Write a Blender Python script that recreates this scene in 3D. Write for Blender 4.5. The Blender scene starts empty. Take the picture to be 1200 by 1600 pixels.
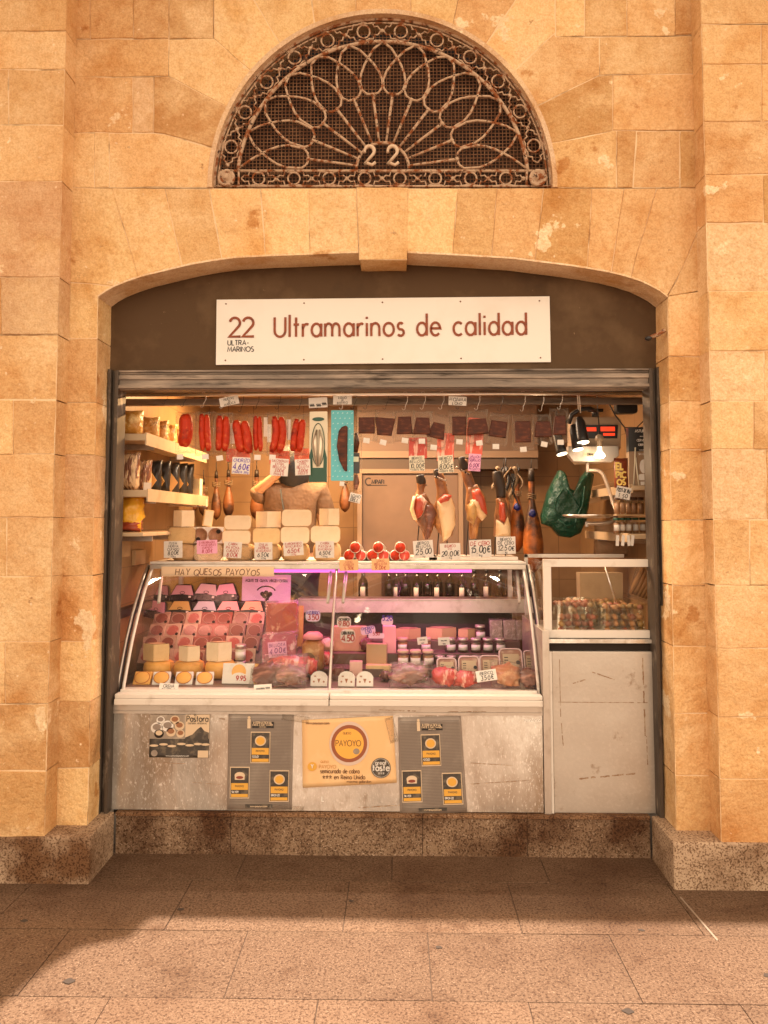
import bpy, bmesh, math, random
from mathutils import Vector, Matrix, noise
random.seed(7)
R = math.radians
scene = bpy.context.scene
# ------------------------------------------------------------------ camera, world, sun, exposure
F, PPX, PPY = 1150.0, 600.0, 732.0
PITCH, YAW = R(4.0), R(1.1)
CAM = Vector((0.0, -3.64, 1.66))
cd = bpy.data.cameras.new('camera'); cam = bpy.data.objects.new('camera', cd)
scene.collection.objects.link(cam); scene.camera = cam
cam.location = CAM; cam.rotation_euler = (R(90)+PITCH, 0, YAW)
cd.sensor_fit = 'VERTICAL'; cd.sensor_height = 36; cd.lens = F/1600*36
cd.shift_y = -(800-PPY)/1600; cd.clip_start = 0.05; cd.clip_end = 500
RM = cam.rotation_euler.to_matrix()

SUN_EL, SUN_AZ = R(88), R(180)          # sun almost overhead: the added eave shades the foot of the wall
WARM = (1.0, .775, .55)
w = bpy.data.worlds.new('World'); scene.world = w; w.use_nodes = True
nt = w.node_tree; nt.nodes.clear()
sky = nt.nodes.new('ShaderNodeTexSky'); sky.sky_type = 'NISHITA'; sky.sun_disc = False
sky.sun_elevation = SUN_EL; sky.sun_rotation = SUN_AZ
bw = nt.nodes.new('ShaderNodeRGBToBW'); mx = nt.nodes.new('ShaderNodeMix'); mx.data_type = 'RGBA'; mx.blend_type = 'MULTIPLY'
mx.inputs[0].default_value = 1; mx.inputs[7].default_value = (*WARM, 1)
bg = nt.nodes.new('ShaderNodeBackground'); bg.inputs[1].default_value = 0.15
wo = nt.nodes.new('ShaderNodeOutputWorld')
nt.links.new(sky.outputs[0], bw.inputs[0]); nt.links.new(bw.outputs[0], mx.inputs[6])
nt.links.new(mx.outputs[2], bg.inputs[0]); nt.links.new(bg.outputs[0], wo.inputs[0])
sd = bpy.data.lights.new('sun', 'SUN'); sun = bpy.data.objects.new('sun', sd); scene.collection.objects.link(sun)
sd.energy = 2.4; sd.angle = R(.8); sd.color = (1, .86, .73)
sv = Vector((math.sin(SUN_AZ)*math.cos(SUN_EL), math.cos(SUN_AZ)*math.cos(SUN_EL), math.sin(SUN_EL)))
sun.rotation_euler = sv.to_track_quat('Z', 'Y').to_euler()
vs = scene.view_settings; vs.view_transform = 'Standard'; vs.look = 'None'; vs.gamma = 1; vs.use_curve_mapping = False
vs.exposure = 2.3
scene.cycles.max_bounces = 8; scene.cycles.transparent_max_bounces = 24; scene.cycles.sample_clamp_indirect = 4
scene.cycles.caustics_reflective = False; scene.cycles.caustics_refractive = False

def P(px, py, Y):
    """pixel of the photograph (1200x1600) to the point of the plane y = Y"""
    d = RM @ Vector(((px-PPX)/F, -(py-PPY)/F, -1.0))
    t = (Y-CAM.y)/d.y
    return CAM.x+d.x*t, CAM.z+d.z*t
def S(px, py, Y):
    return 1.0/(P(px+1, py, Y)[0]-P(px, py, Y)[0])
# ------------------------------------------------------------------ materials
MATS = {}
def mat(name, col, rough=.6, metal=0., spec=.5, bump=None, var=None, coat=0., emit=None, alpha=None, attr=False, transl=None, scale3=None):
    """var=(other colour, scale, low, high, detail); bump=(scale, strength, distance, detail)"""
    if name in MATS: return MATS[name]
    m = bpy.data.materials.new(name); m.use_nodes = True; n = m.node_tree; MATS[name] = m
    b = n.nodes['Principled BSDF']; out = n.nodes['Material Output']
    b.inputs['Base Color'].default_value = (*col, 1); b.inputs['Roughness'].default_value = rough
    b.inputs['Metallic'].default_value = metal; b.inputs['Specular IOR Level'].default_value = spec
    b.inputs['Coat Weight'].default_value = coat
    tc = n.nodes.new('ShaderNodeTexCoord'); mp = n.nodes.new('ShaderNodeMapping')
    n.links.new(tc.outputs['Object'], mp.inputs[0])
    if scale3: mp.inputs['Scale'].default_value = scale3
    cur = None
    if attr:
        a = n.nodes.new('ShaderNodeAttribute'); a.attribute_name = 'tone'; cur = a.outputs[0]
    for v in (var if isinstance(var, list) else [var] if var else []):
        c2, sc, lo, hi, det = v
        t = n.nodes.new('ShaderNodeTexNoise'); t.inputs['Scale'].default_value = sc; t.inputs['Detail'].default_value = det
        t.inputs['Roughness'].default_value = .6
        n.links.new(mp.outputs[0], t.inputs['Vector'])
        r = n.nodes.new('ShaderNodeMapRange'); r.inputs[1].default_value = lo; r.inputs[2].default_value = hi
        n.links.new(t.outputs[0], r.inputs[0])
        x = n.nodes.new('ShaderNodeMix'); x.data_type = 'RGBA'
        if len(c2) == 4: x.blend_type = 'MULTIPLY'
        n.links.new(r.outputs[0], x.inputs[0]); x.inputs[7].default_value = (*c2[:3], 1)
        if cur is None: x.inputs[6].default_value = (*col, 1)
        else: n.links.new(cur, x.inputs[6])
        cur = x.outputs[2]
    if cur is not None: n.links.new(cur, b.inputs['Base Color'])
    prev = None
    for bp in (bump if isinstance(bump, list) else [bump] if bump else []):
        t = n.nodes.new('ShaderNodeTexNoise'); t.inputs['Scale'].default_value = bp[0]; t.inputs['Detail'].default_value = bp[3]
        n.links.new(mp.outputs[0], t.inputs['Vector'])
        k = n.nodes.new('ShaderNodeBump'); k.inputs['Strength'].default_value = bp[1]; k.inputs['Distance'].default_value = bp[2]
        n.links.new(t.outputs[0], k.inputs['Height'])
        if prev: n.links.new(prev.outputs[0], k.inputs['Normal'])
        prev = k
    if prev: n.links.new(prev.outputs[0], b.inputs['Normal'])
    if emit:
        b.inputs['Emission Color'].default_value = (*emit[0], 1); b.inputs['Emission Strength'].default_value = emit[1]
    if alpha is not None:      # thin clear film or pane: see-through plus a gloss that grows at grazing angles
        tr = n.nodes.new('ShaderNodeBsdfTransparent'); tr.inputs[0].default_value = (*alpha[1], 1)
        lw = n.nodes.new('ShaderNodeLayerWeight'); lw.inputs[0].default_value = .35
        ma = n.nodes.new('ShaderNodeMath'); ma.operation = 'MULTIPLY_ADD'
        n.links.new(lw.outputs['Fresnel'], ma.inputs[0]); ma.inputs[1].default_value = alpha[2]; ma.inputs[2].default_value = alpha[0]
        if prev: n.links.new(prev.outputs[0], lw.inputs['Normal'])
        ms = n.nodes.new('ShaderNodeMixShader'); n.links.new(ma.outputs[0], ms.inputs[0])
        n.links.new(tr.outputs[0], ms.inputs[1])
        if len(alpha) > 3: n.links.new(b.outputs[0], ms.inputs[2])
        else:
            gl = n.nodes.new('ShaderNodeBsdfGlossy'); gl.inputs[0].default_value = (*col, 1); gl.inputs['Roughness'].default_value = rough
            if prev: n.links.new(prev.outputs[0], gl.inputs['Normal'])
            n.links.new(gl.outputs[0], ms.inputs[2])
        ms.label = 'mix'; n.links.new(ms.outputs[0], out.inputs[0])
    return m
def flat(name, col, rough=.55, **k): return mat(name, col, rough, **k)
STONE = mat('sandstone', (.6, .42, .23), .9, spec=.2, attr=True,
    var=[((.86, .64, .38), 2.6, .48, .70, 9), ((.84, .70, .54, 0), 4.2, .52, .70, 10), ((.90, .72, .48), 4.5, .645, .665, 12), ((.74, .58, .44, 0), 4.0, .66, .70, 12), ((.90, .80, .70, 0), 34, .46, .74, 8), ((.86, .79, .72, 0), 120, .42, .62, 5), ((.78, .62, .48, 0), 1.0, .54, .78, 8), ((.5, .36, .25, 0), 15, .70, .76, 7), ((.95, .76, .54), 30, .66, .74, 6)],
    bump=[(9, .8, .03, 10), (55, .7, .010, 8), (260, .6, .003, 3)])
MORTAR = mat('lime_mortar', (.80, .60, .38), .95, spec=.1, var=((.34, .20, .10), 5, .52, .66, 8), bump=(60, .6, .01, 6))
GRANITE = mat('speckled_granite', (.30, .235, .18), .8, spec=.3, attr=True, var=[((.34, .26, .20, 0), 120, .48, .60, 3), ((.50, .38, .28), 150, .60, .70, 2), ((.32, .21, .13, 0), 3.0, .44, .64, 9)], bump=(150, .35, .003, 3))
PAVE = mat('granite_paving', (.20, .16, .125), .75, spec=.3, attr=True, var=[((.40, .32, .26, 0), 105, .48, .62, 4), ((.27, .18, .12), 190, .58, .72, 3), ((.60, .50, .42, 0), 1.6, .48, .72, 9), ((.70, .62, .55, 0), 9, .54, .72, 8)], bump=(110, .3, .003, 4))
PLASTER = mat('brown_render', (.095, .057, .031), .85, spec=.2, var=[((.17, .11, .062), 2.4, .50, .72, 9), ((.05, .034, .022), 1.8, .54, .72, 7), ((.3, .2, .12), 30, .68, .75, 4)], bump=(30, .3, .006, 6))
IRON = mat('rusty_painted_iron', (.50, .35, .24), .75, spec=.3, var=[((.24, .075, .022), 26, .49, .58, 6), ((.05, .02, .01), 60, .58, .66, 4)], bump=(90, .5, .004, 5))
RUSTWIRE = mat('rusty_wire', (.15, .062, .028), .85, var=((.26, .13, .065), 14, .45, .65, 4))
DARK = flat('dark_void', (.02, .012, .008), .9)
OLDSTEEL = mat('weathered_steel', (.20, .16, .13), .55, metal=.3, var=[((.42, .33, .26), 6, .50, .68, 8), ((.05, .035, .025), 11, .55, .68, 6)], bump=(40, .3, .003, 6), scale3=(.35, 1, 2.5))
RAILSTEEL = mat('weathered_rail', (.085, .065, .05), .55, metal=.3, var=[((.30, .24, .19), 22, .58, .72, 8), ((.03, .02, .017), 7, .55, .68, 6)], bump=(40, .3, .003, 6), scale3=(1, 1, .35))
INOX = mat('scuffed_stainless', (.76, .72, .67), .26, metal=.6, spec=.5, scale3=(1.4, 1, .6), var=[((.40, .32, .25), 1.6, .46, .64, 6), ((.50, .41, .33), 16, .55, .76, 10), ((.97, .94, .9), 90, .56, .72, 4)], bump=[(1.5, 1.0, .12, 1.5), (30, .35, .006, 5), (140, .3, .0012, 4)])  # broad dark smears put dark reflections into the colour; finer marks are scuffs
INOXD = mat('dented_fridge_steel', (.56, .51, .455), .36, metal=.55, var=[((.48, .40, .33), 1.5, .46, .80, 8), ((.27, .17, .10), 9, .60, .70, 9), ((.62, .56, .50), 60, .50, .80, 8)], bump=[(2, .5, .03, 2), (50, .3, .002, 6)])
WHITEMET = mat('white_enamel', (.72, .66, .60), .35, var=((.5, .42, .35), 8, .58, .75, 7))
CHROME = flat('chrome', (.92, .88, .84), .28, metal=1.)
ALU = mat('satin_aluminium', (.62, .56, .50), .38, metal=.8, var=((.45, .38, .32), 10, .5, .7, 6))
BLACK = flat('black_plastic', (.018, .016, .016), .4)
WHITE = flat('white_paint', (.80, .77, .73), .5)
SIGNW = mat('sign_white', (.80, .765, .72), .5, var=((.74, .69, .63), 3, .5, .8, 5))
RUSTLET = mat('rust_red_letter', (.26, .055, .016), .6, var=((.15, .03, .01), 60, .5, .65, 3))
INKB = flat('black_ink', (.02, .018, .02), .6); INKR = flat('red_ink', (.45, .03, .03), .6)
INKV = flat('violet_ink', (.12, .05, .42), .6)
PAPER = mat('paper_card', (.76, .71, .66), .75, var=((.66, .60, .54), 20, .5, .7, 4))
PAPERO = flat('orange_card', (.85, .50, .25), .7); PAPERP = flat('pink_card', (.85, .42, .62), .7)
GLASS = mat('clear_glass', (.9, .9, .9), .03, spec=.8, alpha=(.0, (.98, .985, .98), .15))
FILM = mat('plastic_film', (.50, .44, .38), .14, spec=1., bump=[(22, 1., .03, 4), (70, .6, .008, 3)], alpha=(.03, (.99, .98, .965), .26, 1))
JARGLASS = mat('jar_glass', (.85, .9, .85), .05, spec=.8, alpha=(.01, (.95, .95, .91), .3))
TILE_W = (.29, .17, .08)
TILE = mat('wall_tile', TILE_W, .4, var=((.22, .125, .06), 3, .45, .7, 3))
# tiles get their grout from a brick texture
def grout(m, size, col=(.16, .09, .045)):
    n = m.node_tree; b = n.nodes['Principled BSDF']; l = b.inputs['Base Color'].links[0].from_socket
    tc = n.nodes.new('ShaderNodeTexCoord'); mp = n.nodes.new('ShaderNodeMapping'); mp.inputs['Rotation'].default_value = (R(90), 0, 0)
    sx = n.nodes.new('ShaderNodeSeparateXYZ'); cb = n.nodes.new('ShaderNodeCombineXYZ'); ad = n.nodes.new('ShaderNodeMath')
    n.links.new(tc.outputs['Object'], sx.inputs[0]); n.links.new(sx.outputs[0], ad.inputs[0]); n.links.new(sx.outputs[1], ad.inputs[1])
    n.links.new(ad.outputs[0], cb.inputs[0]); n.links.new(sx.outputs[2], cb.inputs[1])
    br = n.nodes.new('ShaderNodeTexBrick'); br.offset = 0; br.inputs['Scale'].default_value = 1
    br.inputs['Brick Width'].default_value = size; br.inputs['Row Height'].default_value = size; br.inputs['Mortar Size'].default_value = .003
    n.links.new(cb.outputs[0], br.inputs['Vector'])
    x = n.nodes.new('ShaderNodeMix'); x.data_type = 'RGBA'; n.links.new(br.outputs['Fac'], x.inputs[0]); n.links.new(l, x.inputs[6]); x.inputs[7].default_value = (*col, 1)
    n.links.new(x.outputs[2], b.inputs['Base Color'])
grout(TILE, .2)
# ------------------------------------------------------------------ mesh helpers
class MB:
    def __init__(s): s.bm = bmesh.new(); s.lay = None
    def col(s):
        if s.lay is None: s.lay = s.bm.loops.layers.float_color.new('tone')
        return s.lay
    def face(s, pts, tone=None):
        vs_ = [s.bm.verts.new(p) for p in pts]
        try: f = s.bm.faces.new(vs_)
        except ValueError: return None
        if tone is not None:
            L = s.col()
            for l in f.loops: l[L] = (*tone, 1)
        return f
    def box(s, x0, x1, y0, y1, z0, z1, tone=None, M=None):
        c = [(x0,y0,z0),(x1,y0,z0),(x1,y1,z0),(x0,y1,z0),(x0,y0,z1),(x1,y0,z1),(x1,y1,z1),(x0,y1,z1)]
        v = [s.bm.verts.new(M @ Vector(p) if M else p) for p in c]
        for q in ((0,3,2,1),(4,5,6,7),(0,1,5,4),(1,2,6,5),(2,3,7,6),(3,0,4,7)):
            f = s.bm.faces.new([v[i] for i in q])
            if tone is not None:
                L = s.col()
                for l in f.loops: l[L] = (*tone, 1)
        return s
    def cbox(s, c, d, rz=0, rx=0, ry=0):
        M = Matrix.Translation(c) @ Matrix.Rotation(rz, 4, 'Z') @ Matrix.Rotation(ry, 4, 'Y') @ Matrix.Rotation(rx, 4, 'X')
        return s.box(-d[0]/2, d[0]/2, -d[1]/2, d[1]/2, -d[2]/2, d[2]/2, M=M)
    def prism(s, poly, y0, y1, tone=None, cham=0):
        """polygon in x,z extruded from y0 (front) to y1; cham = front chamfer"""
        n = len(poly)
        inner = inset(poly, cham) if cham else poly
        a = [s.bm.verts.new((p[0], y0, p[1])) for p in inner]
        rings = [a]
        if cham: rings.append([s.bm.verts.new((p[0], y0+cham, p[1])) for p in poly])
        rings.append([s.bm.verts.new((p[0], y1, p[1])) for p in poly])
        fs = [s.bm.faces.new(a), s.bm.faces.new(rings[-1][::-1])]
        for A, B in zip(rings, rings[1:]):
            for i in range(n):
                j = (i+1) % n
                fs.append(s.bm.faces.new((A[i], B[i], B[j], A[j])))
        if tone is not None:
            L = s.col()
            for f in fs:
                for l in f.loops: l[L] = (*tone, 1)
        return s
    def tube(s, pts, r, n=6, closed=False, caps=True):
        pts = [Vector(p) for p in pts]; m = len(pts)
        rs = r if isinstance(r, (list, tuple)) else [r]*m
        prev = None; rings = []
        for i, p in enumerate(pts):
            if closed: t = pts[(i+1) % m]-pts[i-1]
            else: t = pts[min(i+1, m-1)]-pts[max(i-1, 0)]
            if t.length < 1e-9: t = Vector((0, 0, 1))
            t.normalize()
            if prev is None:
                u = t.cross(Vector((0, 1, 0)));
                if u.length < .2: u = t.cross(Vector((1, 0, 0)))
            else: u = prev - t*prev.dot(t)
            u.normalize(); prev = u; v = t.cross(u)
            rings.append([s.bm.verts.new(p+(u*math.cos(2*math.pi*k/n)+v*math.sin(2*math.pi*k/n))*rs[i]) for k in range(n)])
        for i in range(m if closed else m-1):
            A, B = rings[i], rings[(i+1) % m]
            for k in range(n):
                f = s.bm.faces.new((A[k], A[(k+1) % n], B[(k+1) % n], B[k])); f.smooth = True
        if caps and not closed:
            s.bm.faces.new(rings[0][::-1]); s.bm.faces.new(rings[-1])
        return s
    def lathe(s, prof, c=(0,0,0), n=20, M=None, a0=0, a1=2*math.pi, smooth=True, sx=1, sy=1):
        """prof = [(r, z)...]"""
        full = abs(a1-a0-2*math.pi) < 1e-6; k = n if full else n+1; rings = []
        for r, z in prof:
            ring = []
            for i in range(k):
                a = a0+(a1-a0)*i/n
                p = Vector((c[0]+sx*r*math.cos(a), c[1]+sy*r*math.sin(a), c[2]+z))
                ring.append(s.bm.verts.new(M @ p if M else p))
            rings.append(ring)
        for A, B in zip(rings, rings[1:]):
            for i in range(n):
                j = (i+1) % k
                f = s.bm.faces.new((A[i], A[j], B[j], B[i])); f.smooth = smooth
        if full:
            if prof[0][0] > 1e-6: s.bm.faces.new(rings[0][::-1])
            if prof[-1][0] > 1e-6: s.bm.faces.new(rings[-1])
        return s
    def pillow(s, w_, h_, t, n=8, pinch=.12, seed=0, flat_top=0):
        """a crinkled, flattened bag standing in x,z around the origin"""
        m = n; g = {}
        for sd_ in (-1, 1):
            for i in range(m+1):
                for j in range(m+1):
                    u, v = i/m*2-1, j/m*2-1
                    e = max(0, (1-u*u))**.5*max(0, (1-v*v))**.4
                    if (i in (0, m) or j in (0, m)) and sd_ == 1: g[sd_, i, j] = g[-1, i, j]; continue
                    q = noise.noise(Vector((u*2.3+seed*7.1, v*2.9, sd_*3+seed)))
                    x = u*w_/2*(1-pinch*(1-abs(v))*.4); z = v*h_/2*(1-pinch*.3*(1-abs(u)))
                    y = sd_*t/2*e*(1+.7*q)+q*t*.12
                    g[sd_, i, j] = s.bm.verts.new((x, y, z))
        for sd_ in (-1, 1):
            for i in range(m):
                for j in range(m):
                    q = [g[sd_, i, j], g[sd_, i+1, j], g[sd_, i+1, j+1], g[sd_, i, j+1]]
                    if sd_ == 1: q = q[::-1]
                    f = s.bm.faces.new(q); f.smooth = True
        return s
    def blob(s, c, r, sub=2, amp=.15, fr=2., seed=0, M=None):
        b = bmesh.ops.create_icosphere(s.bm, subdivisions=sub, radius=1)
        for v in b['verts']:
            q = 1+amp*noise.noise(v.co*fr+Vector((seed*3.3, seed, 0)))
            p = Vector((v.co.x*r[0]*q, v.co.y*r[1]*q, v.co.z*r[2]*q))
            if M: p = M @ p
            v.co = p+Vector(c)
            for f in v.link_faces: f.smooth = True
        return s
    def build(s, name, m, parent=None, loc=None, rot=None, recalc=True, bevel=0, solid=0):
        if recalc: bmesh.ops.recalc_face_normals(s.bm, faces=s.bm.faces)
        me = bpy.data.meshes.new(name); s.bm.to_mesh(me); s.bm.free()
        for x in (m if isinstance(m, list) else [m]): me.materials.append(x)
        o = bpy.data.objects.new(name, me); scene.collection.objects.link(o)
        if parent: o.parent = parent
        if loc: o.location = loc
        if rot: o.rotation_euler = rot
        if bevel:
            b = o.modifiers.new('bevel', 'BEVEL'); b.width = bevel; b.segments = 2; b.limit_method = 'ANGLE'; b.angle_limit = R(35)
        if solid:
            b = o.modifiers.new('solid', 'SOLIDIFY'); b.thickness = solid
        return o
def inset(poly, d):
    n = len(poly); area = sum(poly[i][0]*poly[(i+1) % n][1]-poly[(i+1) % n][0]*poly[i][1] for i in range(n))
    sg = 1 if area > 0 else -1; out = []
    for i in range(n):
        p0, p1, p2 = Vector(poly[i-1]), Vector(poly[i]), Vector(poly[(i+1) % n])
        e1 = p1-p0; e2 = p2-p1
        if e1.length < 1e-7 or e2.length < 1e-7: out.append(tuple(p1)); continue
        e1.normalize(); e2.normalize()
        n1 = Vector((-e1.y, e1.x))*sg; n2 = Vector((-e2.y, e2.x))*sg
        b = n1+n2
        if b.length < .2: out.append(tuple(p1+n1*d)); continue
        b.normalize(); k = min(2.0, 1/max(.3, b.dot(n1)))
        out.append(tuple(p1+b*d*k))
    return out
def tag(o, label, cat, group=None):
    o['label'] = label; o['category'] = cat
    if group: o['group'] = group
    return o
def thing(name, label, cat, loc=(0, 0, 0), rot=(0, 0, 0), group=None):
    o = bpy.data.objects.new(name, None); scene.collection.objects.link(o)
    o.empty_display_size = .05; o.location = loc; o.rotation_euler = rot
    return tag(o, label, cat, group)
def dup(root, loc, rot=None, label=None, scale=None):
    kids = {}
    for o in scene.collection.objects:
        if o.parent: kids.setdefault(o.parent.name, []).append(o)
    def cp(o, par):
        c = o.copy(); scene.collection.objects.link(c); c.parent = par
        for k in kids.get(o.name, []): cp(k, c)
        return c
    r = cp(root, None); r.location = loc
    if rot: r.rotation_euler = rot
    if scale: r.scale = scale
    if label: r['label'] = label
    return r
def disc(mb, cx, cz, r, y, n=20, th=.0008, rz=None):
    mb.prism([(cx+r*math.cos(2*math.pi*i/n), cz+(rz or r)*math.sin(2*math.pi*i/n)) for i in range(n)], y, y+th)
def rect(mb, x0, x1, z0, z1, y, th=.0008): mb.box(x0, x1, y, y+th, z0, z1)
# ------------------------------------------------------------------ lettering made of strokes
def A_(cx, cy, rx, ry, a0, a1, n=10):
    return [(cx+rx*math.cos(R(a0+(a1-a0)*i/n)), cy+ry*math.sin(R(a0+(a1-a0)*i/n))) for i in range(n+1)]
XH = .66
G = {
 'A': (.7, [[(0,0),(.35,1),(.7,0)], [(.13,.35),(.57,.35)]]), 'B': (.6, [[(0,0),(0,1),(.3,1)]+A_(.3,.76,.22,.24,90,-90)[1:]+[(0,.52)], [(0,.52),(.3,.52)]+A_(.3,.26,.27,.26,90,-90)[1:]+[(0,0)]]),
 'C': (.72, [A_(.45,.5,.45,.5,50,310,14)]), 'D': (.7, [[(0,0),(0,1),(.25,1)]+A_(.25,.5,.43,.5,90,-90)[1:]+[(0,0)]]),
 'E': (.5, [[(.5,1),(0,1),(0,0),(.5,0)], [(0,.5),(.43,.5)]]), 'F': (.5, [[(.5,1),(0,1),(0,0)], [(0,.5),(.4,.5)]]),
 'G': (.8, [A_(.45,.5,.45,.5,50,355,14)+[(.5,.45)]]), 'H': (.65, [[(0,0),(0,1)], [(.62,0),(.62,1)], [(0,.5),(.62,.5)]]),
 'I': (.08, [[(.04,0),(.04,1)]]), 'J': (.4, [[(.35,1),(.35,.2)]+A_(.17,.2,.18,.2,0,-170,6)[1:]]), 'K': (.6, [[(0,0),(0,1)], [(.55,1),(0,.42)], [(.15,.55),(.58,0)]]),
 'L': (.45, [[(0,1),(0,0),(.45,0)]]), 'M': (.85, [[(0,0),(.1,1),(.42,.15),(.74,1),(.84,0)]]), 'N': (.7, [[(0,0),(0,1),(.66,0),(.66,1)]]),
 'O': (.9, [A_(.45,.5,.45,.5,0,360,16)]), 'P': (.55, [[(0,0),(0,1),(.28,1)]+A_(.28,.74,.25,.26,90,-90)[1:]+[(0,.48)]]),
 'Q': (.9, [A_(.45,.5,.45,.5,0,360,16), [(.5,.3),(.9,-.05)]]), 'R': (.6, [[(0,0),(0,1),(.28,1)]+A_(.28,.74,.25,.26,90,-90)[1:]+[(0,.48)], [(.25,.48),(.56,0)]]),
 'S': (.5, [A_(.25,.76,.22,.24,40,250,8)+A_(.25,.26,.25,.26,90,-140,8)]), 'T': (.55, [[(0,1),(.55,1)], [(.27,1),(.27,0)]]),
 'U': (.66, [[(0,1),(0,.32)]+A_(.32,.32,.32,.32,180,360,10)+[(.64,1)]]), 'V': (.7, [[(0,1),(.35,0),(.7,1)]]), 'W': (.95, [[(0,1),(.24,0),(.48,.9),(.72,0),(.95,1)]]),
 'X': (.6, [[(0,0),(.6,1)], [(0,1),(.6,0)]]), 'Y': (.6, [[(0,1),(.3,.45),(.6,1)], [(.3,.45),(.3,0)]]), 'Z': (.55, [[(0,1),(.55,1),(0,0),(.55,0)]]),
 '0': (.56, [A_(.28,.5,.28,.5,0,360,14)]), '1': (.25, [[(0,.8),(.2,1),(.2,0)]]),
 '2': (.56, [A_(.28,.72,.27,.28,165,-35,9)+[(.0,0),(.58,0)]]), '3': (.5, [A_(.24,.76,.22,.24,140,-80,8), A_(.24,.27,.25,.27,90,-145,9)]),
 '4': (.55, [[(.42,0),(.42,1),(0,.28),(.55,.28)]]), '5': (.52, [[(.48,1),(.12,1),(.06,.55)]+A_(.23,.32,.27,.32,120,-145,10)]),
 '6': (.52, [[(.4,1),(.08,.5)]+A_(.26,.3,.25,.3,160,520,14)]), '7': (.5, [[(0,1),(.5,1),(.15,0)]]), '8': (.5, [A_(.25,.76,.2,.24,0,360,12), A_(.25,.26,.25,.26,0,360,12)]),
 '9': (.52, [A_(.26,.7,.25,.3,-20,340,14)+[(.14,0)]]), '€': (.6, [A_(.38,.5,.32,.46,50,310,10), [(0,.58),(.45,.58)], [(0,.42),(.42,.42)]]),
 ',': (.12, [[(.08,.08),(.0,-.14)]]), '.': (.1, [[(.05,0),(.05,.08)]]), '-': (.4, [[(.05,.42),(.35,.42)]]), '/': (.4, [[(0,0),(.4,1)]]), '&': (.6, [[(.6,0),(.12,.72)]+A_(.26,.8,.16,.18,200,-20,6)+[(.05,.35)]+A_(.24,.22,.22,.22,150,350,6)+[(.6,.4)]]),
 '*': (.8, [[(.4,.95),(.62,.1),(.05,.65),(.75,.65),(.18,.1),(.4,.95)]]),
 'a': (.62, [A_(.31,.33,.28,.33,0,360,14), [(.6,0),(.6,XH)]]), 'b': (.62, [A_(.31,.33,.28,.33,0,360,14), [(.03,0),(.03,1.08)]]),
 'c': (.54, [A_(.32,.33,.29,.33,48,312,12)]), 'd': (.62, [A_(.31,.33,.28,.33,0,360,14), [(.6,0),(.6,1.12)]]),
 'e': (.6, [[(.05,.36),(.58,.36)]+A_(.31,.33,.28,.33,5,318,13)[0:]]), 'f': (.34, [[(.12,0),(.12,.85)]+A_(.26,.88,.14,.18,180,70,5), [(0,.62),(.3,.62)]]),
 'g': (.62, [A_(.31,.33,.28,.33,0,360,14), [(.6,XH),(.6,-.1)]+A_(.32,-.1,.28,.22,0,-150,6)]), 'h': (.56, [[(.03,0),(.03,1.08)], [(.03,.38)]+A_(.29,.38,.25,.28,180,0,7)+[(.54,0)]]),
 'i': (.1, [[(.05,0),(.05,XH)], [(.05,.88),(.05,.98)]]), 'j': (.15, [[(.1,XH),(.1,-.2),(0,-.3)], [(.1,.88),(.1,.98)]]), 'k': (.5, [[(.03,0),(.03,1.08)], [(.45,.66),(.05,.28)], [(.18,.4),(.5,0)]]),
 'l': (.1, [[(.05,0),(.05,1.12)]]), 'm': (.94, [[(.03,0),(.03,XH)], [(.03,.4)]+A_(.24,.4,.21,.26,180,0,7)+[(.45,0)], [(.45,.4)]+A_(.67,.4,.21,.26,180,0,7)+[(.88,0)]]),
 'n': (.56, [[(.03,0),(.03,XH)], [(.03,.38)]+A_(.27,.38,.24,.28,180,0,8)+[(.51,0)]]), 'o': (.64, [A_(.32,.33,.30,.33,0,360,16)]),
 'p': (.62, [A_(.31,.33,.28,.33,0,360,14), [(.03,-.35),(.03,XH)]]), 'q': (.62, [A_(.31,.33,.28,.33,0,360,14), [(.6,-.35),(.6,XH)]]),
 'r': (.34, [[(.03,0),(.03,XH)], [(.03,.4)]+A_(.26,.38,.22,.26,180,62,6)]), 's': (.4, [A_(.2,.49,.16,.17,40,250,7)+A_(.2,.165,.19,.17,90,-145,7)]),
 't': (.34, [[(.15,0),(.15,.98)], [(0,.62),(.32,.62)]]), 'u': (.56, [[(.03,XH),(.03,.28)]+A_(.27,.28,.24,.28,180,360,8)+[(.51,XH)], [(.51,XH),(.51,0)]]),
 'v': (.5, [[(0,XH),(.25,0),(.5,XH)]]), 'w': (.8, [[(0,XH),(.2,0),(.4,XH),(.6,0),(.8,XH)]]), 'x': (.5, [[(0,0),(.5,XH)], [(0,XH),(.5,0)]]),
 'y': (.5, [[(0,XH),(.26,0)], [(.5,XH),(.1,-.35)]]), 'z': (.5, [[(0,XH),(.48,XH),(0,0),(.5,0)]]), ' ': (.38, []), '~': (1.2, [[(.1*i, .3+.25*math.sin(i*2.1)) for i in range(13)]]),
}
def text_width(t, h, sp=.16): return sum((G.get(c, G['~'])[0]+sp)*h for c in t)-sp*h
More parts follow.
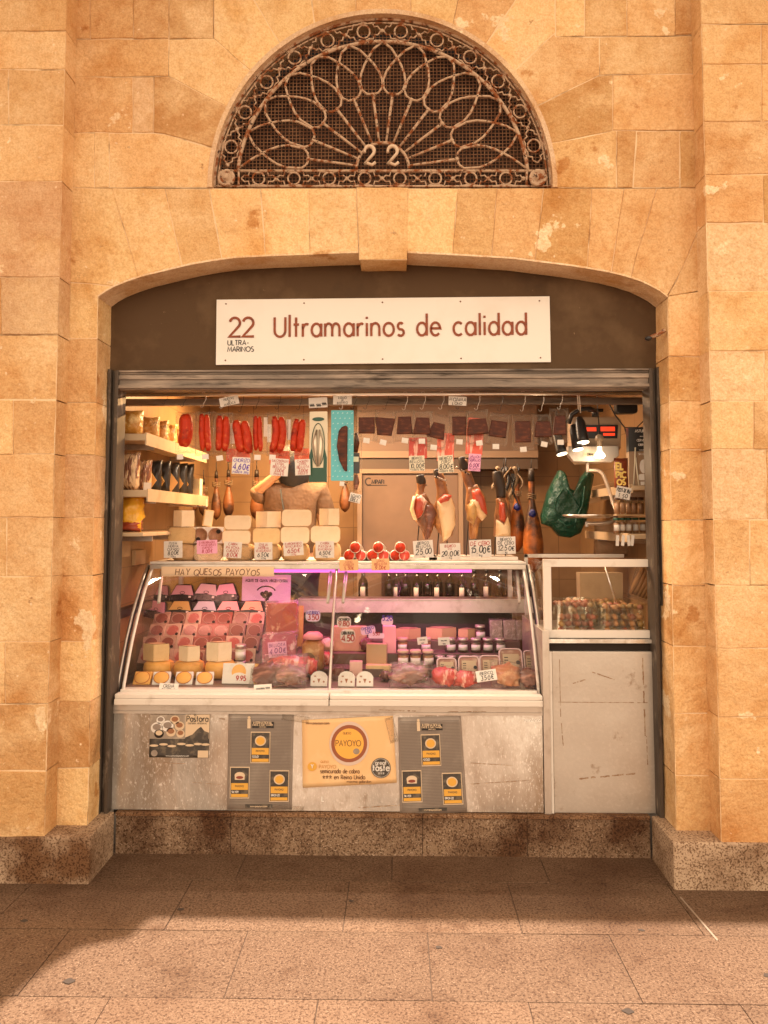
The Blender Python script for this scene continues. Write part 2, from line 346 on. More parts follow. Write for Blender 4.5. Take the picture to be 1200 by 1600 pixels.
def stroke(mb, pts, wd, y, th):
    n = len(pts)
    if n < 2: return
    Lp, Rp = [], []
    for i in range(n):
        p = Vector(pts[i]); a = Vector(pts[max(i-1, 0)]); b = Vector(pts[min(i+1, n-1)])
        closed = (Vector(pts[0])-Vector(pts[-1])).length < 1e-6
        if closed and i in (0, n-1): a = Vector(pts[-2]); b = Vector(pts[1])
        d1 = (p-a); d2 = (b-p)
        if d1.length < 1e-9: d1 = d2
        if d2.length < 1e-9: d2 = d1
        d1 = d1.normalized(); d2 = d2.normalized(); t = d1+d2
        if t.length < .3: t = d2
        t.normalize(); nn = Vector((-t.y, t.x)); k = min(1.8, 1/max(.35, abs(nn.dot(Vector((-d2.y, d2.x))))))
        Lp.append(p+nn*wd/2*k); Rp.append(p-nn*wd/2*k)
    for i in range(n-1):
        q = [Lp[i], Rp[i], Rp[i+1], Lp[i+1]]
        if th > .0015: mb.prism([(v.x, v.y) for v in q], y, y+th)
        else: mb.face([(v.x, y, v.y) for v in q])
def text(mb, t, x, z, h, y, wd=.12, th=0, sp=.16, hand=0, sx=1., align='l', slant=0.):
    """lettering facing -y; x,z = left end of the baseline (or centre)"""
    W = text_width(t, h, sp)*sx
    if align == 'c': x -= W/2
    for c in t:
        g = G.get(c, G['~'])
        jx = random.uniform(-hand, hand)*h; jz = random.uniform(-hand, hand)*h; js = 1+random.uniform(-hand, hand)
        for si, st in enumerate(g[1]):
            stroke(mb, [(x+(px_*sx+slant*py_)*h*js+jx, z+py_*h*js+jz) for px_, py_ in st], wd*h, y-si*.00025, th)
        x += (g[0]+sp)*h*sx
def fit_text(mb, t, cx, z, h, maxw, y, **k):
    W = text_width(t, h, k.get('sp', .16)); k['sx'] = min(k.pop('sx', 1.), maxw/W if W else 1)
    text(mb, t, cx, z, h, y, align='c', **k)

# ================================================================== THE SETTING: paving
Z0 = P(622, 1338, 0)[1]
g = MB()
g.box(-60, 60, -60, 20, Z0-.4, Z0-.012); o = g.build('ground', flat('ground_stone', (.14, .11, .085), .9)); o['kind'] = 'structure'
pv = MB()
rows = [-.285+0.0]                                  # front-to-back slab joints measured from the photograph
y = .10; k = 0; edges = [.10, -.245, -.65, -1.058, -1.47]
while edges[-1] > -5.5: edges.append(edges[-1]-.42)
for ri in range(len(edges)-1):
    y1, y0 = edges[ri], edges[ri+1]
    off = [-.03, -.219, .112, -.27, -.05][ri % 5]
    for c in range(-8, 9):
        x0 = off+c*.701; x1 = off+(c+1)*.701
        j = .0015; b = random.uniform(.88, 1.1)
        t = (.138*b, .082*b, .049*b)
        pv.box(x0+j, x1-j, y0+j, y1-j, Z0-.03, Z0+random.uniform(-.0008, .0008), tone=t)
o = pv.build('pavement', PAVE, bevel=.0015); o['kind'] = 'structure'
o = MB().box(-6.2, 6.2, -5.6, .12, Z0-.03, Z0-.004).build('pavement_joint_fill', flat('joint_dirt', (.075, .047, .03), .95)); o['kind'] = 'structure'

# ================================================================== THE BUILDING
bld = thing('market_building', 'golden sandstone market hall wall with a half round lunette over a wide arched stall opening', 'building')
YW, YP = -.17, -.29                                # wall face, pilaster face
TONES = {'l': (.88, .62, .33), 'm': (.74, .475, .235), 'd': (.62, .37, .165), 'p': (.70, .465, .275), 'w': (.84, .61, .37)}
stone, mortar = MB(), MB()
def rough(poly, step=.035, amp=.0022):
    out = []; n = len(poly)
    for i in range(n):
        a = Vector(poly[i]); b = Vector(poly[(i+1) % n]); m = max(1, int((b-a).length/step))
        for k in range(m):
            p = a.lerp(b, k/m); q = Vector((p.x*9, p.y*9, i*1.7+poly[0][0]*5))
            out.append((p.x+amp*noise.noise(q)*2, p.y+amp*noise.noise(q+Vector((5, 5, 5)))*2))
    return out
def blk(pxs, Y=YW, tone=None, depth=.17, jw=.0017):
    poly = [P(p[0], p[1], Y) for p in pxs]
    blkw(poly, Y, tone, depth, jw)
def blkw(poly, Y, tone=None, depth=.17, jw=.0017):
    c = tone or random.choice('llmmmddp'); t = TONES[c]; v = random.uniform(.94, 1.06); t = (t[0]*v, t[1]*v*random.uniform(.98, 1.02), t[2]*v)
    dy = random.uniform(-.003, .003)
    mortar.face([(p[0], Y+.0035, p[1]) for p in poly])
    stone.prism(rough(inset(poly, jw)), Y+dy, Y+depth, tone=t, cham=.003)
xL = lambda y: 118-.031*y
xR = lambda y: 1082+.027*y
LC, LRX, LRY = (597.5, 293), 270, 275              # lunette circle on the wall face
def lun(a): return (LC[0]+LRX*math.cos(R(a)), LC[1]-LRY*math.sin(R(a)))
def larc(a0, a1):
    n = max(2, int(abs(a1-a0)/3)); return [lun(a0+(a1-a0)*i/n) for i in range(n+1)]
ARCH = [(153,463),(164,455),(178,447),(200,438),(225,430),(250,424),(275,418),(300,412),(330,407),(365,402),(420,399),(475,397),(520,395),(560,394),(600,394),(637,394),(700,397),(750,400),(800,403),(840,408),(880,413),(915,418),(950,424),(975,430),(1000,438),(1017,446),(1030,453),(1043,463)]
def ay(x):
    for (a, b), (c, d) in zip(ARCH, ARCH[1:]):
        if a <= x <= c: return b+(d-b)*(x-a)/(c-a)
def aarc(x0, x1):
    mid = [p for p in ARCH if min(x0, x1)+2 < p[0] < max(x0, x1)-2]
    if x0 > x1: mid = mid[::-1]
    return [(x0, ay(x0))]+mid+[(x1, ay(x1))]
T = -70
# left of the lunette
for x0, x1, t in ((None, 141, 'm'), (141, 208, 'm'), (208, 264, 'd'), (264, 333, 'd')):
    blk([(x0 if x0 else xL(T), T), (x1, T), (x1, 60), (x0 if x0 else xL(60), 61)], tone=t)
blk([(333, T), (362, T), (397, 0), lun(126)]+larc(126, 139)[1:]+[(334, 60)], tone='l')
blk([(264, 60), (334, 60)]+larc(139, 153)+[(263, 119)], tone='l')
blk([(xL(60), 61), (264, 60), (263, 119), (xL(120), 120)], tone='m')
blk([(240, 120), (263, 119)]+larc(153, 167)+[(256, 209), (240, 207)], tone='d')
blk([(xL(120), 120), (207, 120), (207, 207), (xL(207), 207)], tone='m'); blk([(207, 120), (240, 120), (240, 207), (207, 207)], tone='w')
blk([(xL(207), 207), (147, 207), (147, 293), (xL(293), 293)], tone='l'); blk([(147, 207), (170, 207), (170, 293), (147, 293)], tone='l')
blk([(170, 207), (240, 207), (256, 209)]+larc(167, 180)+[(170, 293)], tone='l')
# crown of the lunette
blk([(362, T), (470, T), (487, 0), lun(113)]+larc(113, 126)[1:]+[(397, 0)], tone='l')
blk([(470, T), (556, T)]+larc(98.7, 113)+[(487, 0)], tone='l')
blk([(556, T), (642, T)]+larc(80.5, 98.7), tone='m')
blk([(642, T), (735, T), (716, 0)]+larc(66, 80.5), tone='l')
blk([(735, T), (833, T), (805, 0)]+larc(53.7, 66)+[(716, 0)], tone='m')
blk([(833, T), (868, T), (868, 50)]+larc(41, 53.7)+[(805, 0)], tone='l')
# right of the lunette
for x0, x1, t in ((868, 914, 'l'), (914, 980, 'm'), (980, 1055, 'l')):
    blk([(x0, T), (x1, T), (x1, 56), (x0, 57)], tone=t)
blk([(1055, T), (xR(T), T), (xR(54), 54), (1055, 55)], tone='d')
blk([(868, 57), (868, 57), (937, 57), (937, 117)]+larc(27.5, 41)[0:]+[(868, 50)], tone='m')
blk([(937, 57), (xR(55), 55), (xR(115), 115), (937, 117)], tone='m')
blk([(937, 117), (958, 117), (958, 204), (937, 209)]+larc(14.5, 27.5), tone='d')
blk([(958, 117), (xR(115), 115), (xR(203), 203), (958, 204)], tone='m')
blk([(937, 209), (958, 204), (964, 204), (964, 293)]+larc(0, 14.5), tone='m')
blk([(964, 204), (995, 204), (989, 293), (964, 293)], tone='d'); blk([(995, 204), (1063, 204), (1063, 293), (989, 293)], tone='m')
blk([(1063, 204), (xR(204), 204), (xR(293), 293), (1063, 293)], tone='d')
# flat course under the lunette, cut by the arch of the opening
J = [(175,216),(257,284),(326,347),(407,415),(482,484),(557,560),(637,636),(715,707),(777,768),(850,836),(925,918),(975,955),(1026,985)]
ct = 'lmllldlmmdmml'
for i, ((a0, a1), (b0, b1)) in enumerate(zip(J, J[1:])):
    if a0 == 557: continue
    blk([(a0, 294), (b0, 294)]+aarc(b1, a1), tone=ct[i])
kp = [P(*q, YW) for q in ((557,293),(637,293),(636,406),(561,406))]
blk([(xL(293), 293), (175, 294)]+aarc(216, 200)+[(178, 447), (xL(447), 440)], tone='l')
blk([(xL(440), 440), (178, 447)]+aarc(178, 153)[1:]+[(152, 529), (xL(529), 529)], tone='l')
blk([(1026, 294), (xR(294), 294), (xR(360), 360), (1056, 440), (1043, 463)]+aarc(1043, 985)[1:], tone='m')
blk([(xR(360), 360), (xR(454), 454), (1043, 463), (1056, 440)], tone='m')
jl = lambda y: 153-(y-463)*.0194
jr = lambda y: 1043+(y-463)*.0165
ys = [529, 629, 711, 809, 900, 1002, 1096, 1200, 1303]; tt = 'mmpmmldl'
for (a, b), t in zip(zip(ys, ys[1:]), tt): blk([(xL(a), a), (jl(a), a), (jl(b), b), (xL(b), b)], tone=t)
ys = [455, 557, 627, 702, 813, 915, 1010, 1115, 1212, 1313]; tt = 'lmlmlmmmm'
for (a, b), t in zip(zip(ys, ys[1:]), tt): blk([(jr(a), a+(8 if a == 455 else 0)), (xR(a), a), (xR(b), b), (jr(b), b)], tone=t)
# upper wall, beyond the frame
X0, X1 = P(xL(T), T, YW)[0], P(xR(T), T, YW)[0]
z = P(600, T, YW)[1]; zt = z
while z < 5.2:
    x = X0
    while x < X1-.01:
        nx = min(X1, x+random.uniform(.35, .7)); nx = X1 if X1-nx < .2 else nx
        blkw([(x, z), (nx, z), (nx, z+.3), (x, z+.3)], YW); x = nx
    z += .3
# pilasters
pil = MB(); save = stone; 
def pilaster(side, name):
    global stone, mortar
    stone, mortar = MB(), MB()
    if side < 0:
        ex = lambda y: 104-.0265*y; ys = [48, 108, 195, 283, 433, 523, 625, 710, 808, 901, 1003, 1100, 1205, 1308]; tt = 'lmlppmmmmmdddd'
        vj = {108: 13, 625: 20, 808: 10, 433: 2, 48: -30, 283: -40, 901: -20, 1003: 8}
    else:
        ex = lambda y: 1095+.0245*y; ys = [38, 100, 190, 273, 348, 455, 548, 627, 702, 812, 915, 1013, 1120, 1218, 1320]; tt = 'mmmmwlwlwmmmmm'
        vj = {38: 1190, 100: 1190, 190: 1240, 273: 1193, 627: 1178, 812: 1172, 915: 1215, 1013: 1240}
    for (a, b), t in zip(zip(ys, ys[1:]), tt):
        v = vj.get(a, 1195+random.uniform(-5, 40) if side > 0 else random.uniform(-40, -10))
        e = -260 if side < 0 else 1460
        blk([(ex(a), a), (v, a), (v, b), (ex(b), b)], Y=YP, tone=t, depth=.12); blk([(v, a), (e, a), (e, b), (v, b)], Y=YP, depth=.12, tone=random.choice('mld'))
    xa = P(ex(ys[0]), ys[0], YP); xb = P(-260 if side < 0 else 1460, ys[0], YP); z = xa[1]
    while z < 5.2:
        blkw([(xa[0], z), (xb[0], z), (xb[0], z+.3), (xa[0], z+.3)], YP, depth=.12); z += .3
    o = stone.build(name, STONE, bld); mortar.build('mortar', MORTAR, o)
st_main, mo_main = stone, mortar
pilaster(-1, 'pilaster'); pilaster(1, 'pilaster')
stone, mortar = st_main, mo_main
wobj = stone.build('stone_wall', STONE, bld); mortar.build('mortar', MORTAR, wobj)
k = MB(); k.prism(rough(inset(kp, .0012)), YW-.001, YW+.17, tone=(.80, .54, .275), cham=.002); mo_k = MB(); mo_k.face([(p[0], YW+.003, p[1]) for p in kp]); mo_k.build('keystone_joint', MORTAR, bld); k.build('keystone', STONE, bld)
# arch band, floor bounce light put into its tone; pale lunette rim
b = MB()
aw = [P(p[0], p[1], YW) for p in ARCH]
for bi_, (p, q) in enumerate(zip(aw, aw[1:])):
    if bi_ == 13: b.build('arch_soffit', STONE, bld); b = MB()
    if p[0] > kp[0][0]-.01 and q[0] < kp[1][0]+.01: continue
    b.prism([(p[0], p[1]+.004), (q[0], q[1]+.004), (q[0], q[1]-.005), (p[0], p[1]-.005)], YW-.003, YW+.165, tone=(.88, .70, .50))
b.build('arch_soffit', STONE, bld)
b = MB(); la = [P(*lun(a*1.5), YW) for a in range(121)]; lc = P(*LC, YW)
for p, q in zip(la, la[1:]):
    f = lambda r, s: (lc[0]+(r[0]-lc[0])*s, lc[1]+(r[1]-lc[1])*s)
    b.prism([f(p, 1.012), f(q, 1.012), f(q, .985), f(p, .986)], YW-.005, YW+.13, tone=(.74, .55, .38))
b.build('lunette_rim', STONE, bld)
# cornice added out of frame above, its plan cut to cast the floor shadow
c = MB(); tcz = 5.0
for zz0, zz1, dd in ((tcz, tcz+.2, 0), (tcz-.18, tcz, .16)):
    plan = [(-4, .5), (4, .5), (4, -.74+dd), (-1.0, -.74+dd), (-1.03, -.88+dd), (-1.2-dd, -.95), (-1.27-dd, -1.1), (-1.34-dd, -1.4), (-1.36-dd, -3.2), (-4, -3.2)]
    A = [c.bm.verts.new((x, y, zz0)) for x, y in plan]; B = [c.bm.verts.new((x, y, zz1)) for x, y in plan]
    fs = [c.bm.faces.new(A[::-1]), c.bm.faces.new(B)]+[c.bm.faces.new((A[i], A[(i+1) % len(A)], B[(i+1) % len(A)], B[i])) for i in range(len(A))]
    L = c.col()
    for f in fs:
        for l in f.loops: l[L] = (*TONES['m'], 1)
c.build('shadow_eave', STONE, bld)
# granite plinths: splayed block at each side, and the step
pl = MB(); zt_ = P(622, 1272, 0)[1]
lx0, lx1, rx0, rx1 = -1.372, -1.368, 1.204, 1.198
def plinth(x_back, x_front, xe, name):
    m = MB(); n = [(x_back, .0), (x_front, -.298), (xe, -.298), (xe, .0)]
    A = [m.bm.verts.new((x, y, Z0-.01)) for x, y in n]; B = [m.bm.verts.new((x, y, zt_+.004)) for x, y in n]
    m.bm.faces.new(A[::-1]); m.bm.faces.new(B)
    for i in range(4): m.bm.faces.new((A[i], A[(i+1) % 4], B[(i+1) % 4], B[i]))
    L = m.col()
    for f in m.bm.faces:
        for l in f.loops: l[L] = (.46, .33, .225, 1)
    m.build(name, GRANITE, bld, bevel=.008)
plinth(lx0, lx1, -3.2, 'plinth'); plinth(rx0, rx1, 3.2, 'plinth')
sx = [lx0+.004, P(360, 1300, 0)[0], P(500, 1300, 0)[0], P(660, 1300, 0)[0], P(824, 1300, 0)[0], rx0-.004]
m = MB()
for a, b_ in zip(sx, sx[1:]):
    v = random.uniform(.92, 1.0)
    m.box(a+.0006, b_-.0006, .003, .5, Z0-.01, zt_-.018, tone=(.27*v, .175*v, .11*v)); m.box(a+.0006, b_-.0006, -.006, .5, zt_-.018, zt_, tone=(.28*v, .155*v, .08*v))
m.build('granite_step', GRANITE, bld, bevel=.003)
# tympanum panel over the stall opening
BACK = [(175,492),(177,484),(187,475),(205,465),(228,456),(250,449),(275,444),(300,439),(340,431),(375,425),(415,420),(450,416),(505,413),(560,411),(637,411),(700,415),(750,419),(790,423),(830,428),(865,434),(900,440),(925,446),(950,453),(972,459),(991,467),(1012,476),(1024,484),(1027,492)]
ty = [P(*p, .0) for p in BACK]; cx_ = 0
ty2 = [(x*1.03, z+.05) for x, z in ty]
zl = P(600, 578, 0)[1]
MB().prism([(ty[0][0]-.06, zl-.002)]+[(ty2[0][0]-.03, ty2[0][1])]+ty2[1:-1]+[(ty2[-1][0]+.03, ty2[-1][1]), (ty[-1][0]+.06, zl-.002)], .0, .08).build('tympanum_panel', PLASTER, bld)
# ---- interior shell
FZ, CZ, YB = .38, 2.62, 2.15
XLI, XRI = -1.50, 1.42
WALLP = mat('interior_plaster', (.5, .34, .2), .7, var=((.45, .32, .22), 2, .45, .7, 4))
MB().box(XLI-.08, XLI, .06, YB, FZ-.2, CZ).build('inner_wall', TILE, bld)
MB().box(XRI, XRI+.08, .06, YB, FZ-.2, CZ).build('inner_wall', TILE, bld)
MB().box(XLI-.08, XRI+.08, YB, YB+.08, FZ-.2, CZ).build('back_wall', TILE, bld)
MB().box(XLI-.08, XRI+.08, .08, YB+.08, CZ, CZ+.06).build('inner_ceiling', WALLP, bld)
MB().box(XLI-.08, XRI+.08, .5, YB+.08, FZ-.1, FZ).build('inner_floor', flat('inner_floor_tile', (.25, .17, .11), .5), bld)
MB().box(-2.2, XLI-.08, .03, .14, Z0, 3.0).build('jamb_infill', PLASTER, bld); MB().box(XRI+.08, 2.2, .03, .14, Z0, 3.0).build('jamb_infill', PLASTER, bld)
MB().box(-2.2, 2.2, .085, 2.3, CZ+.08, CZ+.2).build('upper_slab', DARK, bld)
MB().box(-3.2, 3.2, .6, .7, CZ+.2, 5.2).build('upper_backing', DARK, bld)
# ================================================================== LUNETTE GRILLE
YG = -.135
gx = lambda px, py: P(px, py, YG)
lc = gx(598, 293); s0 = S(598, 200, YG)
gr = thing('lunette_grille', 'rusty half round iron fan grille with number 22 at its hub over dark wire mesh', 'window grille', (lc[0], YG, lc[1]))
def LG(px, py):                                     # pixel to the grille's own plane
    a = gx(px, py); return (a[0]-lc[0], 0, a[1]-lc[1])
def gt(mb, pts, r, **k): mb.tube([LG(*p) for p in pts], r, **k)
def circ(cx, cy, r, n=16, a0=0, a1=360, ry=None): return [(cx+r*math.cos(R(a0+(a1-a0)*i/n)), cy-(ry or r)*math.sin(R(a0+(a1-a0)*i/n))) for i in range(n+1)]
m = MB(); gt(m, circ(598, 293, 263, 60, 0, 180), .009, n=6); gt(m, circ(598, 293, 257, 60, 0, 180), .004, n=5); gt(m, [(335, 291), (861, 291)], .006); gt(m, [(343, 267), (853, 267)], .0075)
gt(m, [(373, 267), (373, 290)], .006); gt(m, [(823, 267), (823, 290)], .006); m.build('outer_frame', IRON, gr)
m = MB(); gt(m, circ(598, 293, 228, 60, 6.5, 173.5), .0095); m.build('inner_arch', IRON, gr)
m = MB(); gt(m, circ(598, 264, 41, 24, 0, 180), .008); m.build('hub_arch', IRON, gr)
ringc = MB()
for i in range(12):
    a = R(15.4+13.6*i); cx, cy = 598+245*math.cos(a), 293-245*math.sin(a)
    m = MB(); m.tube([LG(*p) for p in circ(cx, cy, 10, 14)[:-1]], .0048, n=5, closed=True)
    # bracket scrolls around the ring
    for s_ in (-1, 1):
        pts = []
        for u, v in ((-27, 0), (-22, 7), (-17, 6), (-14, 13), (-8, 12), (0, 14.5), (8, 12), (14, 13), (17, 6), (22, 7), (27, 0)):
            r_ = 245+s_*v; a2 = a+u/245.; pts.append((598+r_*math.cos(a2), 293-r_*math.sin(a2)))
        m.tube([LG(*p) for p in pts], .0042, n=5)
    m.blob(LG(598+245*math.cos(a+R(6.8)), 293-245*math.sin(a+R(6.8))), (.012, .008, .012), 1, .4)
    m.build('border_ring', IRON, gr)
for i in range(8):
    cx, cy = 404+55.2*i, 279; m = MB(); m.tube([LG(*p) for p in circ(cx, cy, 9.5, 14)[:-1]], .0048, n=5, closed=True)
    for s_ in (-1, 1):
        m.tube([LG(cx+u, cy+s_*v) for u, v in ((-27, 0), (-22, 5), (-16, 4), (-14, 11), (-7, 10), (0, 11.5), (7, 10), (14, 11), (16, 4), (22, 5), (27, 0))], .0042, n=5)
    m.blob(LG(cx+27.6, cy), (.012, .008, .012), 1, .4)
    m.build('border_ring', IRON, gr)
for cx in (354, 840):
    m = MB(); p = LG(cx, 279); s1 = S(cx, 279, YG)
    M_ = Matrix.Translation(p) @ Matrix.Rotation(R(90), 4, 'X')
    m.lathe([(14/s1, 0), (14/s1, .012), (11/s1, .018), (9/s1, .010), (6/s1, .012), (5/s1, .024), (2/s1, .03), (0.0001, .031)], M=M_, n=18); m.build('corner_rosette', IRON, gr)
C0 = (598, 264)
for i in range(12):
    th = 7.5+15*i; a = R(th)
    def pol(t, s_): return (C0[0]+t*math.cos(a)-s_*math.sin(a)*-1*-1, C0[1]-t*math.sin(a)-s_*math.cos(a))
    def arch_t(ang):      # distance from the hub to the inner arch along an angle
        dx, dy = math.cos(ang), math.sin(ang); oy = -29
        # circle centre is 29 px below the hub centre
        b_ = 29*dy; c_ = 29*29-228*228
        return -b_+math.sqrt(b_*b_-c_)
    m = MB(); gt(m, [pol(41, 0), pol(80, 0), pol(117, 0)], [.0058, .007, .0072]); m.build('ray', IRON, gr)
    m = MB()
    k_ = 1+.10*abs(math.cos(a))
    for s_ in (-1, 1):
        a2 = a-s_*R(7.5); t2 = arch_t(a2); tip = (C0[0]+t2*math.cos(a2), C0[1]-t2*math.sin(a2))
        gt(m, [pol(117, 0), pol(119, s_*9), pol(126, s_*15.5), pol(137*k_, s_*17.5), pol(150*k_, s_*14), pol(163*k_, s_*7), pol(174*k_, -s_*1), pol(186*k_, -s_*11), tip], .0062)
    m.blob(LG(*pol(117, 0)), (.012, .01, .012), 1, .4); m.build('petal_loop', IRON, gr)
m = MB()
for cx in (580, 616):
    q = LG(cx, 260); h = 31/s0
    for st in ([A_(.22,.72,.24,.26,200,-35,10)+[(-.02,.04),(.12,.10),(.35,0),(.52,.14)]]):
        m.tube([(q[0]-.03+x_*h*1.0, -.014, q[2]+y_*h) for x_, y_ in st], [.007]*3+[.010]*6+[.008]*(len(st)-9))
m.build('numeral', mat('pale_iron', (.66, .50, .36), .7, bump=(60, .4, .004, 4)), gr)
wm = MB(); rr = 262/s0
n_ = 92
for i in range(n_+1):
    x = -rr+2*rr*i/n_; hh = math.sqrt(max(0, rr*rr-x*x))
    if hh > .01: wm.box(x-.0018, x+.0018, .03, .0325, .0, hh)
for i in range(1, n_//2+1):
    z = rr*2*i/n_; hh = math.sqrt(max(0, rr*rr-z*z))
    if hh > .01: wm.box(-hh, hh, .0327, .035, z-.0018, z+.0018)
wm.build('wire_mesh', RUSTWIRE, gr)
MB().prism([(1.02*rr*math.cos(R(a)), 1.02*rr*math.sin(R(a))) for a in range(0, 181, 6)], .14, .17).build('dark_backing', mat('dusty_dark', (.025, .013, .008), .9, var=((.07, .034, .018), 5, .45, .65, 6)), gr)
# ================================================================== SHUTTER FRAME
fr = thing('shutter_frame', 'weathered steel shutter housing and side rails framing the stall opening', 'shutter frame', (0, 0, 0))
za, zb = P(600, 577, -.03)[1], P(600, 607, -.03)[1]
xa, xb = P(173, 600, -.01)[0], P(1027, 600, -.01)[0]
m = MB(); h = za-zb
m.prism([(xa+.03, zb), (xb-.03, zb), (xb-.03, za), (xa+.03, za)], -.018, .07)
for f0, f1, d in ((.90, 1.0, -.030), (.52, .74, -.028), (.05, .22, -.032)): m.box(xa+.03, xb-.03, d, -.0175, zb+h*f0, zb+h*f1)
m.box(xa+.03, xb-.03, -.026, -.0175, zb+h*.80, zb+h*.83)
m.build('lintel_housing', OLDSTEEL, fr, bevel=.003)
for sgn, xo in ((1, xa-.005), (-1, xb+.005)):
    m = MB(); W = .052
    for a, b_, d in ((0, .016, -.04), (.016, .034, -.012), (.034, W, -.034)):
        x0, x1 = sorted((xo+sgn*a, xo+sgn*b_)); m.box(x0, x1, d, .075, zt_+.002, za if a else za+.004)
    m.build('side_rail', RAILSTEEL, fr, bevel=.002)
# ================================================================== SIGN
sy = -.012; p0, p1 = P(337, 569, sy), P(859, 464, sy); cxs, czs = (p0[0]+p1[0])/2, (p0[1]+p1[1])/2; sw, sh = p1[0]-p0[0], p1[1]-p0[1]
sg = thing('shop_sign', 'long white rectangular sign with rust red lettering and number 22 on the brown tympanum', 'sign', (cxs, sy, czs), (0, R(-.25), 0))
MB().box(-sw/2, sw/2, 0, .012, -sh/2, sh/2).build('sign_board', SIGNW, sg, bevel=.001)
s1 = sw/522.
def SP(px, py): return ((px-598)*s1, (517-py)*s1)
m = MB(); x, z = SP(358, 524.5); text(m, '22', x, z, 30*s1, -.004, wd=.125, th=.004, sp=.14); m.build('number', RUSTLET, sg)
m = MB(); x, z = SP(429, 525.5); tw = text_width('Ultramarinos de calidad', 31*s1, .185); text(m, 'Ultramarinos de calidad', x, z, 31*s1, -.004, wd=.115, th=.004, sp=.185, sx=393*s1/tw); m.build('lettering', RUSTLET, sg)
m = MB(); x, z = SP(355.5, 538); text(m, 'ULTRA-', x, z, 7.6*s1, -.0012, wd=.17, sp=.2); x, z = SP(355.5, 548.3); text(m, 'MARINOS', x, z, 7.6*s1, -.0012, wd=.17, sp=.17); m.build('small_lettering', INKB, sg)
for px_ in (352, 475, 598, 720, 843):
    for py_ in (472, 562):
        x, z = SP(px_, py_); m = MB(); m.lathe([(.0042, 0), (.0036, .003), (.0001, .0035)], M=Matrix.Translation((x, 0, z)) @ Matrix.Rotation(R(90), 4, 'X'), n=8); m.build('screw', RUSTWIRE, sg)
# bracket on the right jamb
x, z = P(1040, 517, -.2); m = MB(); m.tube([(x+.012, -.16, z+.015), (x-.01, -.15, z+.0), (x-.05, -.13, z-.015)], .010, n=8)
br = m.build('pipe_stub', IRON); tag(br, 'short rusty pipe stub with black tip jutting from the right jamb beside the tympanum', 'pipe')
x2, z2 = x-.05, z-.015; MB().blob((x2-.006, -.13, z2-.003), (.018, .016, .012), 2, .2).build('tip', BLACK, br)
# ================================================================== helpers for the stall's contents
def Q(px, py, Y):
    a = P(px, py, Y); return Vector((a[0], Y, a[1]))
def part(mb, name, m, root, **k):                  # mesh given in world coordinates
    o = mb.build(name, m, root, **k); o.location = -Vector(root.location) if root else (0, 0, 0); return o
def rrect(w_, h_, r, cx=0, cz=0, n=4):
    pts = []
    for qx, qz, a0 in ((w_/2-r, h_/2-r, 0), (-w_/2+r, h_/2-r, 90), (-w_/2+r, -h_/2+r, 180), (w_/2-r, -h_/2+r, 270)):
        for i in range(n+1):
            a = R(a0+90*i/n); pts.append((cx+qx+r*math.cos(a), cz+qz+r*math.sin(a)))
    return pts
CHZ = mat('cheese_paste', (.84, .68, .47), .5, var=[((.74, .56, .34), 9, .48, .7, 5), ((.60, .40, .2), 60, .68, .74, 3)], bump=(60, .3, .003, 4))
CHZY = mat('cheese_paste_golden', (.78, .55, .27), .5, var=((.68, .44, .2), 14, .5, .7, 4), bump=(60, .3, .003, 4))
RIND = mat('cheese_rind', (.62, .42, .22), .6, var=((.45, .27, .12), 20, .45, .7, 5), bump=(50, .5, .004, 5))
RINDO = mat('orange_rind', (.80, .42, .10), .45, var=((.68, .30, .06), 12, .5, .7, 4))
CHOR = mat('cured_sausage', (.50, .030, .004), .5, spec=.3, var=[((.62, .12, .03), 34, .55, .68, 4), ((.17, .008, .003), 15, .48, .64, 7)], bump=[(30, .9, .012, 5), (110, .6, .004, 3)])
CHORP = mat('sliced_sausage', (.60, .10, .04), .4, var=[((.75, .32, .20), 35, .55, .65, 3)], bump=(30, .4, .004, 3))
HAMC = mat('ham_cut_face', (.50, .07, .03), .38, spec=.6, var=[((.85, .62, .48), 9, .56, .62, 5), ((.28, .03, .012), 6, .54, .7, 5)], scale3=(1, 1, .3), bump=(40, .4, .004, 4))
HAMS = mat('sliced_ham', (.52, .05, .03), .4, var=[((.86, .50, .40), 26, .56, .64, 4)], scale3=(1, 1, .25))
FAT = mat('ham_fat', (.82, .60, .36), .45, var=[((.70, .42, .18), 9, .5, .7, 5)], bump=(20, .5, .008, 4))
SKIN = mat('cured_skin', (.36, .15, .05), .42, spec=.6, var=[((.16, .06, .025), 12, .46, .62, 5), ((.6, .28, .08), 8, .58, .7, 4)], bump=(30, .6, .008, 5))
HOOF = flat('dark_hoof', (.03, .018, .012), .5)
MOJ = mat('dried_tuna', (.075, .016, .006), .5, spec=.3, var=[((.16, .04, .013), 22, .5, .66, 5), ((.03, .008, .005), 15, .55, .7, 4)], bump=(40, .4, .004, 4), scale3=(1, 1, 2.5))
NETC = flat('string_net', (.25, .17, .10), .9)
GREENP = mat('green_bag', (.006, .06, .034), .38, spec=.5, bump=[(9, 1., .05, 5), (30, .6, .01, 4)]); TEAL = mat('teal_card', (.10, .48, .55), .4)
YELB = mat('yellow_bag', (.80, .42, .035), .25, bump=(14, .9, .02, 4)); SNACK = mat('snack_bag', (.58, .32, .10), .3, var=[((.80, .58, .28), 28, .5, .6, 5), ((.22, .09, .03), 22, .56, .64, 5)], bump=(20, .9, .02, 5))
BLKB = mat('black_sachet', (.02, .018, .018), .28, bump=(14, .6, .015, 3)); GOLD = mat('gold_label', (.78, .46, .16), .45)
CREAMB = flat('cream_card', (.74, .66, .50), .5); DKG = flat('dark_green', (.01, .07, .04), .4)
